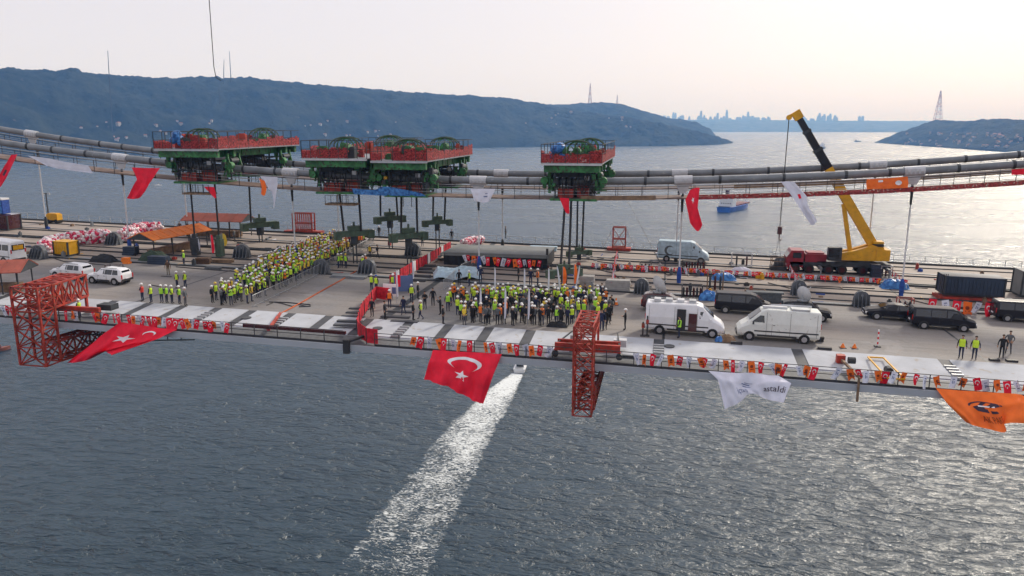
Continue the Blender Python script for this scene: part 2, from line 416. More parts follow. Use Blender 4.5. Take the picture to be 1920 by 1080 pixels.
def hill(name, x0, x1, shore, ridge, depth, step=4, rows=70, rough=9.0, m='forest', power=0.75, seed=0.0, dmax=None, lumps=0.0):
    v = []; f = []; cols = int((x1 - x0) / step) + 1
    for i in range(cols):
        px = x0 + i * step
        s = AZ(px, interp(shore, px)); ds = math.hypot(s.x, s.y)
        dp = interp(depth, px) if isinstance(depth, list) else depth
        top = AD(px, interp(ridge, px), ds + dp)
        H = max(top.z, 1.0)
        ux, uy = s.x / ds, s.y / ds
        for j in range(rows + 1):
            t = j / rows * 1.35
            if t <= 1: h = H * math.sin(t * math.pi / 2) ** power
            else: h = H * (1 - (t - 1) * 0.9)
            d = ds + dp * t
            x, y = ux * d, uy * d
            nz = noise.fractal(Vector((x * 0.0016 + seed, y * 0.0016, 0)), 0.9, 2.1, 3)
            nf = noise.fractal(Vector((x * 0.022, y * 0.022, seed)), 0.8, 2.1, 4)
            env = math.sin(min(t, 1) * math.pi) * (1 - t) * 2 if t < 1 else 0.0
            h += nz * H * lumps * env + nf * rough * (min(1, t * 8)) * (0.35 + 0.65 * min(1, H / 60))
            if j == 0: h = -2
            v.append((x, y, h))
    n = rows + 1
    for i in range(cols - 1):
        for j in range(rows): f.append((i * n + j, (i + 1) * n + j, (i + 1) * n + j + 1, i * n + j + 1))
    me = bpy.data.meshes.new(name); me.from_pydata(v, [], f); me.materials.append(M[m])
    me.polygons.foreach_set('use_smooth', [True] * len(me.polygons))
    return tag(put(name, me), kind='structure')
SH_L = [(-300, 312), (0, 300), (300, 290), (560, 283), (980, 275.5), (1250, 274), (1350, 271), (1378, 268)]
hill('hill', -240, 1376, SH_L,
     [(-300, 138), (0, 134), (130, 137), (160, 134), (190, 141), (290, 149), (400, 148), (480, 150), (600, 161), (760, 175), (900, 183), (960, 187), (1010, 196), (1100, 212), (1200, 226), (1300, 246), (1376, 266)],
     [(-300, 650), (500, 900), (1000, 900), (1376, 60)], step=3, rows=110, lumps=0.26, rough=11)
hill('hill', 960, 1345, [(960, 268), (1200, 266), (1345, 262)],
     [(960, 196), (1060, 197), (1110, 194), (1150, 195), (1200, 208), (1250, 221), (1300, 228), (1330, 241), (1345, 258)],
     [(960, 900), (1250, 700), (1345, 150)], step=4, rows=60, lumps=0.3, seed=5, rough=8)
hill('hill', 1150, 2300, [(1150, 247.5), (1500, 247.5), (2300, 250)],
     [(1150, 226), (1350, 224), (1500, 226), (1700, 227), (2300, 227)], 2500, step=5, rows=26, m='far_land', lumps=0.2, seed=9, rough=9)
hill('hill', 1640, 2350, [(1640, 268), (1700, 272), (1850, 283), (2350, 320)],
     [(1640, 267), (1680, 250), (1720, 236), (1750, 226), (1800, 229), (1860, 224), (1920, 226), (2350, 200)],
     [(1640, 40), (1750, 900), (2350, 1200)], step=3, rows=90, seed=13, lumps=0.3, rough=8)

# shore-side settlements: tiny but each building is its own object
HV = {}
def house_mesh(k):
    mb = MB(); a, b, c = ((9, 8, 6), (13, 9, 8), (16, 11, 11), (7, 7, 5))[k]
    mb.box(0, 0, -3, a, b, c + 3)
    return mb.mesh('house', 'house_wall' if k != 2 else 'house_wall2')
M['house_wall'] = mat('house_wall', (0.34, 0.33, 0.31), 0.8, var=0.15, scale=0.2)
M['house_wall2'] = mat('house_wall2', (0.28, 0.26, 0.24), 0.8, var=0.15, scale=0.2)
M['roof_tile'] = mat('roof_tile', (0.30, 0.12, 0.08), 0.8, var=0.2, scale=0.2)
def roof_mesh(k):
    a, b, c = ((9, 8, 6), (13, 9, 8), (16, 11, 11), (7, 7, 5))[k]; mb = MB()
    p = [(-a / 2 - .4, -b / 2 - .4, c), (a / 2 + .4, -b / 2 - .4, c), (a / 2 + .4, b / 2 + .4, c), (-a / 2 - .4, b / 2 + .4, c)]
    q = [(-a / 2 + 1.5, 0, c + 2.4), (a / 2 - 1.5, 0, c + 2.4)]
    mb.face([p[0], p[1], q[1], q[0]]); mb.face([p[1], p[2], q[1]]); mb.face([p[2], p[3], q[0], q[1]]); mb.face([p[3], p[0], q[0]]); mb.face(p[::-1])
    return mb.mesh('roof', 'roof_tile')
HM = [(house_mesh(k), roof_mesh(k)) for k in range(4)]
bpy.context.view_layer.update()
dg = bpy.context.evaluated_depsgraph_get()
def ground_hit(px, py, skip=()):
    r = Vector(ray(px, py)).normalized()
    o_ = Vector((0, 0, CZ)) + r * 1200
    ok, loc, *_r = scene.ray_cast(dg, o_, r)
    return loc if ok and loc.z > 0.5 and _r[2].name.startswith('hill') else None
rnd = random.Random(3)
def village(n, xa, xb, ya, yb, label, group):
    k = 0; tries = 0
    while k < n and tries < n * 6:
        tries += 1
        p = ground_hit(rnd.uniform(xa, xb), rnd.uniform(ya, yb))
        if not p: continue
        i = rnd.choice((0, 0, 1, 1, 2, 3)); k += 1
        h = tag(put('house', HM[i][0], None, p - Vector((0, 0, 1.5)), (0, 0, rnd.uniform(0, 3.1))), label, 'house', group); h.scale = [rnd.uniform(.5, .8)] * 3
        put('roof', HM[i][1], h)
village(70, 1690, 1915, 250, 276, 'tiny pale house on the wooded headland at far right', 'houses on the right headland')
village(26, 150, 420, 226, 268, 'tiny pale house near the foot of the long wooded hill at left', 'houses below the left hill')
village(14, 560, 760, 225, 262, 'tiny pale house low on the hillside above the middle lifting gantries', 'houses on the middle hillside')
village(12, 960, 1200, 205, 240, 'tiny pale house on the hill behind the right lifting gantry', 'houses on the hill spur')

# city skyline on the far shore
M['tower_grey'] = mat('tower_grey', (0.30, 0.32, 0.34), 0.6, var=0.15, scale=0.05)
def tower(px, h, wd, dist=11500.0, base=20):
    p = AD(px, 226, dist)
    mb = MB(); mb.box(0, 0, 0, wd, wd * 0.7, h * 0.82); mb.box(0, 0, h * 0.82, wd * 0.7, wd * 0.5, h * 0.18)
    if wd < 34: mb.bar((0, 0, h), (0, 0, h * 1.12), 3)
    o = mb.build('tower_block', 'tower_grey', None, loc=(p.x, p.y, max(0, p.z) - 30))
    tag(o, 'hazy high-rise tower block in the distant city skyline', 'tower block', 'towers of the distant skyline')
for i in range(64):
    px = rnd.choice((rnd.uniform(1232, 1480), rnd.uniform(1270, 1450), rnd.uniform(1500, 1570)))
    tower(px, 30 + rnd.uniform(25, 75) , rnd.uniform(28, 52))
for px, h in ((1262, 130), (1266, 125), (1314, 150), (1362, 160), (1345, 120), (1402, 135), (1536, 115), (1545, 100), (1556, 105), (1611, 75), (1617, 75)):
    tower(px, h + 15, 34)

# lattice masts on the hills
M['mast_red'] = mat('mast_red', (0.35, 0.12, 0.10), 0.7, var=0.2)
M['mast_white'] = mat('mast_white', (0.6, 0.6, 0.6), 0.7)
def lattice_mast(px, pyb, pyt, dist, wb, label, name='radio_mast', thick=1.0):
    b = AD(px, pyb, dist); t = AD(px, pyt, dist); H = t.z - b.z
    r = root(name, label, 'mast', b - Vector((0, 0, 8)))
    n = 8
    for s1, s2 in ((-1, -1), (1, -1), (1, 1), (-1, 1)):
        mb = MB(); mb.bar((s1 * wb / 2, s2 * wb / 2, 0), (s1 * wb * 0.04, s2 * wb * 0.04, H + 8), thick); mb.build('leg', 'mast_red', r)
    for k in range(n):
        a = k / n; c = (k + 1) / n; wa = wb / 2 * (1 - 0.92 * a); wc = wb / 2 * (1 - 0.92 * c)
        mb = MB()
        for sy in (-1, 1):
            mb.bar((-wa, sy * wa, a * (H + 8)), (wc, sy * wc, c * (H + 8)), thick * 0.7); mb.bar((wa, sy * wa, a * (H + 8)), (-wc, sy * wc, c * (H + 8)), thick * 0.7)
            mb.bar((-wa, sy * wa, a * (H + 8)), (wa, sy * wa, a * (H + 8)), thick * 0.7)
        mb.build('bracing', 'mast_white' if k % 2 else 'mast_red', r)
lattice_mast(1758, 226, 170, 4500, 34, 'tall tapering lattice mast on the right headland', thick=1.5)
lattice_mast(1106, 196, 156, 4400, 20, 'tall lattice mast on the hill left of centre, the taller of the pair', thick=1.4)
lattice_mast(1157, 197, 178, 4400, 12, 'short lattice mast on the hill, right of the taller one', thick=1.2)
def thin_mast(px, pyb, pyt, dist, label, lean=0):
    b = AD(px, pyb, dist); t = AD(px + lean, pyt, dist)
    mb = MB(); mb.tube([(0, 0, -10), ((t - b) * 0.5), (t - b)], [1.6, 1.2, 0.7], 5)
    tag(mb.build('antenna_mast', 'dark_steel', None, loc=b), label, 'mast')
thin_mast(210, 240, 95, 2300, 'very thin dark antenna mast rising above the left end of the ridge', -8)
thin_mast(411, 190, 150, 2500, 'short thin antenna mast just below the ridge', 0)
thin_mast(419, 152, 112, 2900, 'thin antenna mast on the ridge line, left of its twin', 1)
thin_mast(433, 150, 96, 2900, 'thin antenna mast on the ridge line, taller right twin', -3)
# ================================================================== BRIDGE DECK
def deck_material():
    m = bpy.data.materials.new('deck_surface'); m.use_nodes = True
    t = m.node_tree; b = t.nodes['Principled BSDF']; b.inputs['Roughness'].default_value = 0.75; b.inputs['Specular IOR Level'].default_value = 0.3
    tcn = t.nodes.new('ShaderNodeTexCoord')
    def nz(scale, detail, sx=1, sy=1, rough=0.6):
        mp = t.nodes.new('ShaderNodeMapping'); mp.inputs['Scale'].default_value = (sx, sy, 1)
        t.links.new(tcn.outputs['Object'], mp.inputs[0])
        n = t.nodes.new('ShaderNodeTexNoise'); n.inputs['Scale'].default_value = scale; n.inputs['Detail'].default_value = detail; n.inputs['Roughness'].default_value = rough
        t.links.new(mp.outputs[0], n.inputs['Vector']); return n.outputs['Fac']
    def rp(src, p0, c0, p1, c1):
        r = t.nodes.new('ShaderNodeValToRGB'); r.color_ramp.elements[0].position = p0; r.color_ramp.elements[0].color = (*c0, 1)
        r.color_ramp.elements[1].position = p1; r.color_ramp.elements[1].color = (*c1, 1); t.links.new(src, r.inputs[0]); return r.outputs[0]
    def mix(f, a, bb, mode='MIX'):
        x = t.nodes.new('ShaderNodeMix'); x.data_type = 'RGBA'; x.blend_type = mode
        for i, s in ((0, f), (6, a), (7, bb)):
            if hasattr(s, 'links'): t.links.new(s, x.inputs[i])
            elif isinstance(s, tuple): x.inputs[i].default_value = (*s, 1)
            else: x.inputs[i].default_value = s
        return x.outputs[2]
    base = rp(nz(0.09, 3), 0.36, (0.17, 0.17, 0.175), 0.66, (0.25, 0.22, 0.195))
    sep_ = t.nodes.new('ShaderNodeSeparateXYZ'); t.links.new(tcn.outputs['Object'], sep_.inputs[0])
    mr = t.nodes.new('ShaderNodeMapRange'); mr.inputs[1].default_value = 77; mr.inputs[2].default_value = 82; t.links.new(sep_.outputs[1], mr.inputs[0])
    base = mix(mr.outputs[0], base, (0.33, 0.275, 0.235))
    base = mix(rp(nz(0.35, 6, 0.5, 1.6), 0.52, (0, 0, 0), 0.70, (0.5, 0.5, 0.5)), base, (0.10, 0.085, 0.075))
    base = mix(rp(nz(1.6, 6), 0.60, (0, 0, 0), 0.72, (0.6, 0.6, 0.6)), base, (0.20, 0.12, 0.08))
    base = mix(rp(nz(0.9, 5, 0.05, 1.3), 0.54, (0, 0, 0), 0.66, (0.45, 0.45, 0.45)), base, (0.075, 0.07, 0.065))
    base = mix(rp(nz(0.25, 4, 1, 1), 0.60, (0, 0, 0), 0.64, (0.35, 0.35, 0.35)), base, (0.30, 0.29, 0.29))
    base = mix(rp(nz(4.0, 8), 0.3, (0, 0, 0), 0.8, (0.45, 0.45, 0.45)), base, (0.30, 0.28, 0.26))
    t.links.new(base, b.inputs['Base Color'])
    bp = t.nodes.new('ShaderNodeBump'); bp.inputs['Distance'].default_value = 0.02; t.links.new(nz(5, 6), bp.inputs['Height']); t.links.new(bp.outputs[0], b.inputs['Normal'])
    return m
M['deck_surface'] = deck_material()
M['panel_white'] = mat('panel_white', (0.43, 0.45, 0.48), 0.85, spec=0.15, var=0.12, scale=0.5, wear=((0.36, 0.34, 0.31), 0.62))
M['fascia'] = mat('fascia', (0.40, 0.43, 0.47), 0.5, var=0.08, scale=0.4)
M['slot_grey'] = mat('slot_grey', (0.065, 0.068, 0.075), 0.7, var=0.2)
M['grating'] = mat('grating', (0.105, 0.11, 0.115), 0.7, var=0.25, scale=3)
M['rail_dark'] = mat('rail_dark', (0.03, 0.03, 0.035), 0.6)
XA, XB = -190.0, 130.0
def sweep(mb, prof, x0=XA, x1=XB, m=0, closed=False):       # (y, dz) profile along the deck
    n = len(prof)
    for k in range(n if closed else n - 1):
        (ya, za), (yb, zb) = prof[k], prof[(k + 1) % n]
        mb.face([(x0, ya, dz(x0) + za), (x1, ya, dz(x1) + za), (x1, yb, dz(x1) + zb), (x0, yb, dz(x0) + zb)], m)
mb = MB()
sweep(mb, [(61.5, 0), (107.2, 0)], m=0)
deck = tag(mb.build('bridge_deck', ['deck_surface']), kind='structure')
mb = MB()
sweep(mb, [(61.5, -0.004), (57.3, -0.36), (54.9, -0.36), (54.7, -0.36), (54.7, -0.84), (84.0, -5.2), (92, -5.2), (108.6, -1.1), (108.6, -0.3), (107.2, -0.3), (107.2, -0.004)])
mb.build('girder_shell', 'fascia', deck)
mb = MB(); sweep(mb, [(54.85, -0.345), (57.3, -0.345)]); mb.build('walkway_grating', 'grating', deck)
def lin(y):      # height of the sloping edge at y
    return -0.35 * (61.5 - y) / 4.2
# white edge panels and the grey slots between them
slots = [-62, -30, 34, 98, 162, 226, 290, 354, 418, 482, 555, 625, 700, 775, 848, 922, 999, 1090, 1236, 1490, 1760, 2050, 2350]
stairs = {418, 555, 775, 1236, 1760}
sx = [deckx for deckx in (D(p, 560 + (p - 200) * 0.0695).x for p in slots)]
def panel(x0, x1, y0=57.5, y1=61.45, th=0.07):
    mb = MB(); i0 = lin(y0); i1 = lin(y1)
    pts = [(x0, y0, dz(x0) + i0), (x1, y0, dz(x1) + i0), (x1, y1, dz(x1) + i1), (x0, y1, dz(x0) + i1)]
    mb.hexa([(a, b, c) for a, b, c in pts] + [(a, b, c + th) for a, b, c in pts])
    return mb.build('panel', 'panel_white', deck)
allx = [sx[0] - 6.4, sx[0] - 3.2] + sx
X = allx[0]
while X > XA: X -= 3.4; allx.insert(0, X)
X = allx[-1]
while X < XB: X += 10.5; allx.append(X)
for a, b in zip(allx, allx[1:]):
    if b - a > 1.4: panel(a + 0.42, b - 0.42)
for i, x in enumerate(allx):
    mb = MB(); y0, y1 = 57.4, 61.5
    pts = [(x - .42, y0, dz(x) + lin(y0)), (x + .42, y0, dz(x) + lin(y0)), (x + .42, y1, dz(x) + lin(y1)), (x - .42, y1, dz(x) + lin(y1))]
    mb.hexa(pts + [(a, b, c + 0.02) for a, b, c in pts])
    s = mb.build('access_strip', 'slot_grey', deck)
for p, x in zip(slots, sx):
    if p in stairs:
        for k in range(5):
            mb = MB(); y = 57.7 + k * 0.55
            mb.box(x, y, dz(x) + lin(y) + 0.02, 0.8, 0.2, 0.16)
            mb.build('step', 'galv', deck)
# manhole covers on panels
for px, py in ((462, 594), (708, 613), (1255, 648)):
    p = D(px, py); mb = MB(); mb.tube([(p.x, p.y, dz(p.x) + lin(p.y) + 0.05), (p.x, p.y, dz(p.x) + lin(p.y) + 0.13)], 0.42, 14); mb.build('hatch_cover', 'slot_grey', deck)
# kerbs and service strips that run along the deck
for y, wd, h in ((78.6, 0.18, 0.14), (79.3, 0.5, 0.05), (81.0, 0.10, 0.1), (84.1, 0.16, 0.16), (86.9, 0.12, 0.1), (90.9, 0.22, 0.2), (92.1, 0.14, 0.12), (97.2, 0.14, 0.14), (99.0, 0.3, 0.08), (103.6, 0.15, 0.12), (106.4, 0.3, 0.22)):
    mb = MB(); sweep(mb, [(y, -0.01), (y, h), (y + wd, h), (y + wd, -0.01)])
    mb.build('kerb', 'dark_steel' if h > 0.09 else 'grey_steel', deck)
# weld seams between deck segments
for x in [-23.7] + [(-23.7 + 24 * k) for k in (-5, -4, -3, -2, -1, 1, 2, 3, 4)]:
    mb = MB(); wd = 0.35 if abs(x + 23.7) < 0.1 else 0.10
    mb.face([(x - wd, 61.4, dz(x) + .008), (x + wd, 61.4, dz(x) + .008), (x + wd, 107.1, dz(x) + .008), (x - wd, 107.1, dz(x) + .008)])
    mb.build('seam', 'dark_steel', deck)

def railing(label, y, base, x0, x1, step, h, mt, r=0.03, group='railings along the deck edges', toe=0.0, cat='railing'):
    rt = root('railing', label, cat, (x0, y, dz(x0) + base), group=group)
    n = int((x1 - x0) / step)
    me = MB(); me.bar((0, 0, 0), (0, 0, h), r * 2); me = me.mesh('post', mt)
    for k in range(n + 1):
        x = k * step; put('post', me, rt, (x, 0, -GR * x))
    L = x1 - x0
    for k, z in enumerate((h, h * 0.52)):
        mb = MB(); mb.bar((0, 0, z), (L, 0, z - GR * L), r * 1.6); mb.build('rail', mt, rt)
    if toe:
        mb = MB(); mb.bar((0, 0, toe / 2), (L, 0, toe / 2 - GR * L), 0.05, toe); mb.build('toe_board', mt, rt)
    return rt
railing('dark railing along the near walkway, left of the red corner fence', 54.95, -0.35, -130, -24.4, 2.0, 1.05, 'rail_dark', 0.028, toe=0.16)
railing('dark railing hung with bunting along the near walkway, right of the red corner fence', 54.95, -0.35, -21.8, 80, 2.0, 1.05, 'rail_dark', 0.028, toe=0.16)
railing('thin grey railing along the far edge of the deck', 107.6, -0.3, -130, 90, 1.9, 1.25, 'galv', 0.03)

# ================================================================== MAIN CABLES
YN, YF = 85.5, 98.5
def zc(x): return 74.85 + 0.0009 * (x + 17) ** 2 + (0.0000 if x > -17 else 0)
def zk(x): return zc(x) - 1.72
def curve_pts(y, fz, x0=-150, x1=95, step=4): 
    n = int((x1 - x0) / step); return [(x0 + step * k, y, fz(x0 + step * k)) for k in range(n + 1)]
HX = {YN: [-115.0, -91.0, -66.2 - 23.4 + 0.0, -66.2, -43.6, -20.8, 1.8, 24.6, 47.4, 70.2], YF: [-115.0, -90.4, -67.0, -43.9, -20.9, 1.6, 24.3, 47.2, 70]}
HX[YN] = [-112.0, -89.2, -66.2, -43.6, -20.8, 1.8, 24.6, 47.4, 70.2]
for Y, nm in ((YN, 'near'), (YF, 'far')):
    lab = 'thick grey main suspension cable, the %s one of the two' % ('nearer and lower' if Y == YN else 'farther')
    rt = root('main_cable', lab, 'bridge cable', (-17, Y, zc(-17)), group='main suspension cables')
    mb = MB(); mb.tube([(a + 17, 0, c - zc(-17)) for a, b, c in curve_pts(0, zc)], 0.40, 12); mb.build('cable_body', 'cable_wrap', rt, smooth=True)
    for hx in HX[Y]:
        sl_ = 0.0018 * (hx + 17); d = Vector((1, 0, sl_)).normalized()
        c = Vector((hx + 17, 0, zc(hx) - zc(-17)))
        mb = MB(); mb.tube([c - d * 0.95, c + d * 0.95], 0.52, 12)
        for k in range(5):
            for s in (-1, 1): mb.bar(c + d * (-0.8 + 0.4 * k) + Vector((0, 0.54 * s, -.25)), c + d * (-0.8 + 0.4 * k) + Vector((0, 0.54 * s, .25)), 0.10)
        cl = mb.build('cable_clamp', 'clamp_white', rt)
        mb = MB(); mb.prism([(c.x - .8, c.z - .3), (c.x + .8, c.z - .3), (c.x + .35, c.z - 1.35), (c.x - .35, c.z - 1.35)], -0.12, 0.12); mb.build('gusset_plate', 'clamp_white', cl)
    rnd = random.Random(5)
    x = -140
    while x < 90:
        x += rnd.uniform(3.2, 6.5)
        if min(abs(x - h) for h in HX[Y]) < 1.6: continue
        mb = MB(); mb.tube([(x + 17 - .14, 0, zc(x) - zc(-17)), (x + 17 + .14, 0, zc(x) - zc(-17))], 0.45, 10); mb.build('band', 'dark_steel', rt)

    # catwalk hung below the cable
    ck = root('catwalk', 'hanging footwalk with wire handrails below the %s main cable' % ('nearer' if Y == YN else 'farther'), 'catwalk', (-17, Y, zk(-17)), group='cable catwalks')
    z0 = zk(-17)
    mb = MB()
    P = curve_pts(0, zk)
    for (a, _, c), (a2, _, c2) in zip(P, P[1:]):
        mb.hexa([(a + 17, -1.9, c - z0 - .12), (a2 + 17, -1.9, c2 - z0 - .12), (a2 + 17, 1.9, c2 - z0 - .12), (a + 17, 1.9, c - z0 - .12), (a + 17, -1.9, c - z0), (a2 + 17, -1.9, c2 - z0), (a2 + 17, 1.9, c2 - z0), (a + 17, 1.9, c - z0)])
    mb.build('walk_floor', 'catwalk_floor', ck)
    for s in (-1, 1):
        for h in (0.45, 0.8, 1.25):
            mb = MB(); mb.tube([(a + 17, s * 1.9, c - z0 + h) for a, b, c in P], 0.025, 4); mb.build('handrope', 'rail_dark' if h > 1 else 'galv', ck)
        pm = MB(); pm.bar((0, 0, -.15), (0, 0, 1.3), 0.055); pm = pm.mesh('post', 'rail_dark')
        x = -140
        while x < 90:
            put('post', pm, ck, (x + 17, s * 1.9, zk(x) - z0)); x += 2.75
    # orange edge netting on the right part, brown matting elsewhere
    for xa, xb, mt in ((3, 60, 'red_net'), (-9, -1, 'wood')) if Y == YN else ((8, 60, 'wood'),):
        mb = MB(); k = xa
        while k < xb:
            mb.hexa([(k + 17, -1.97, zk(k) - z0 - .18), (k + 19, -1.97, zk(k + 2) - z0 - .18), (k + 19, -1.93, zk(k + 2) - z0 - .18), (k + 17, -1.93, zk(k) - z0 - .18),
                     (k + 17, -1.97, zk(k) - z0 + .30), (k + 19, -1.97, zk(k + 2) - z0 + .30), (k + 19, -1.93, zk(k + 2) - z0 + .30), (k + 17, -1.93, zk(k) - z0 + .30)]); k += 2
        mb.build('edge_netting', mt, ck)
    # tension wire along the cable
    mb = MB(); mb.tube([(a + 17, -0.9, c - z0 + 1.25) for a, b, c in P], 0.03, 4); mb.build('service_rope', 'galv', ck)

    # hangers
    for hx in HX[Y]:
        if hx < -95 or hx > 50: continue
        zt = zc(hx) - 1.3; zb = dz(hx)
        where = {(-66.2): 'left of the orange shelter', (-43.6): 'beside the left crowd', (-20.8): 'at the left end of the stage', 1.8: 'behind the white broadcast van', 24.6: 'in front of the mobile crane'}.get(hx) or \
                {(-67.0): 'behind the brown-roofed shelter', (-43.9): 'behind the left crowd', (-20.9): 'beyond the stage', 1.6: 'beside the grey far van', 24.3: 'right beside the mobile crane body', -90.4: 'beyond the yellow lighting trailer', -89.2: 'at the far left end'}.get(hx, 'near the right end')
        h = root('hanger', '%s white hanger rod from the %s main cable, %s' % ('Twin' if Y == YN else 'Slim', 'nearer' if Y == YN else 'farther', where), 'hanger', (hx, Y + (0 if Y == YN else 0.6), zb), group='bridge hangers')
        mb = MB(); mb.tube([(0, 0, 1.0), (0, 0, zt - zb - .6)], 0.085, 8); mb.build('rod', 'hanger_white', h)
        mb = MB(); mb.tube([(0, 0, zt - zb - 2.1), (0, 0, zt - zb - .5), (0, 0, zt - zb)], [0.11, 0.17, 0.09], 8); mb.build('socket', 'dark_steel', h)
        mb = MB(); mb.tube([(0, 0, 0), (0, 0, .9), (0, 0, 1.5), (0, 0, 1.8)], [0.22, 0.25, 0.20, 0.11], 9); mb.build('foot_wrap', 'blue_cloth' if hx > -100 and Y == YN or hx in (24.3,) else 'dark_steel', h)

# ================================================================== HANGER ANCHOR HOUSINGS (ribbed arched brackets)
def anchor_proto():
    r = root('anchor_bracket', 'x', 'anchor bracket', (0, 0, 0), group='arched anchor brackets on the deck')
    arc = [(-1.35, 0)] + [(-1.15 * math.cos(a), 1.05 + 0.95 * math.sin(a)) for a in [R(10 + k * 20) for k in range(9)]] + [(1.35, 0)]
    mb = MB(); mb.prism(arc, -0.35, 0.35); mb.build('plate', 'anchor_grey', r)
    for k in range(5):
        x = -1.1 + k * 0.55; h = 1.9 - 0.25 * abs(k - 2)
        mb = MB(); mb.prism([(0, 0), (0.9, 0), (0.08, h), (0, h)], -0.05, 0.05)
        o = mb.build('rib', 'anchor_grey', r); o.rotation_euler = (0, 0, R(-90)); o.location = (x, -0.34, 0)
    mb = MB(); mb.tube([(0, -0.42, 1.45), (0, 0.42, 1.45)], 0.16, 10); mb.build('pin', 'galv', r)
    return r
AP = anchor_proto(); protos.append(AP)
for px, py, lb in ((602, 512, 'left of the small worker group by the barriers'), (690, 512, 'right of the small worker group, beside the orange hose'), (455, 482, 'left of the left crowd, its upper edge'), (75, 484, 'left of the yellow container'),
                   (215, 458, 'between the two balloon garlands'), (775, 478, 'in front of the hanging lifting beams'), (1203, 550, 'right of the ceremony crowd'), (1497, 553, 'behind the black car carrying a dish'),
                   (1614, 575, 'left of the black saloon'), (1890, 590, 'far right behind the minivan'), (1462, 505, 'left of the mobile crane cab')):
    place(AP, D(px, py), R(random.uniform(-6, 6)), 'dark arched anchor bracket ' + lb).scale = (.78, .8, .8) if px < 800 else (.62, .7, .8)

# ================================================================== LIFTING GANTRIES ON THE CABLES
def wheel(mb, c, r, axis='y', spokes=8, th=0.18, m=0):
    c = Vector(c)
    for s in (-1, 1):
        pts = []
        for k in range(17):
            a = 2 * math.pi * k / 16
            pts.append(c + (Vector((math.cos(a) * r, s * th, math.sin(a) * r)) if axis == 'y' else Vector((s * th, math.cos(a) * r, math.sin(a) * r))))
        mb.tube(pts, 0.07, 4, m, caps=False)
        for k in range(spokes):
            a = 2 * math.pi * k / spokes
            q = Vector((math.cos(a) * r, s * th, math.sin(a) * r)) if axis == 'y' else Vector((s * th, math.cos(a) * r, math.sin(a) * r))
            mb.bar(c + (Vector((0, s * th, 0)) if axis == 'y' else Vector((s * th, 0, 0))), c + q, 0.05, m=m)
    mb.tube([c - (Vector((0, th * 1.3, 0)) if axis == 'y' else Vector((th * 1.3, 0, 0))), c + (Vector((0, th * 1.3, 0)) if axis == 'y' else Vector((th * 1.3, 0, 0)))], r * 0.42, 8, m)
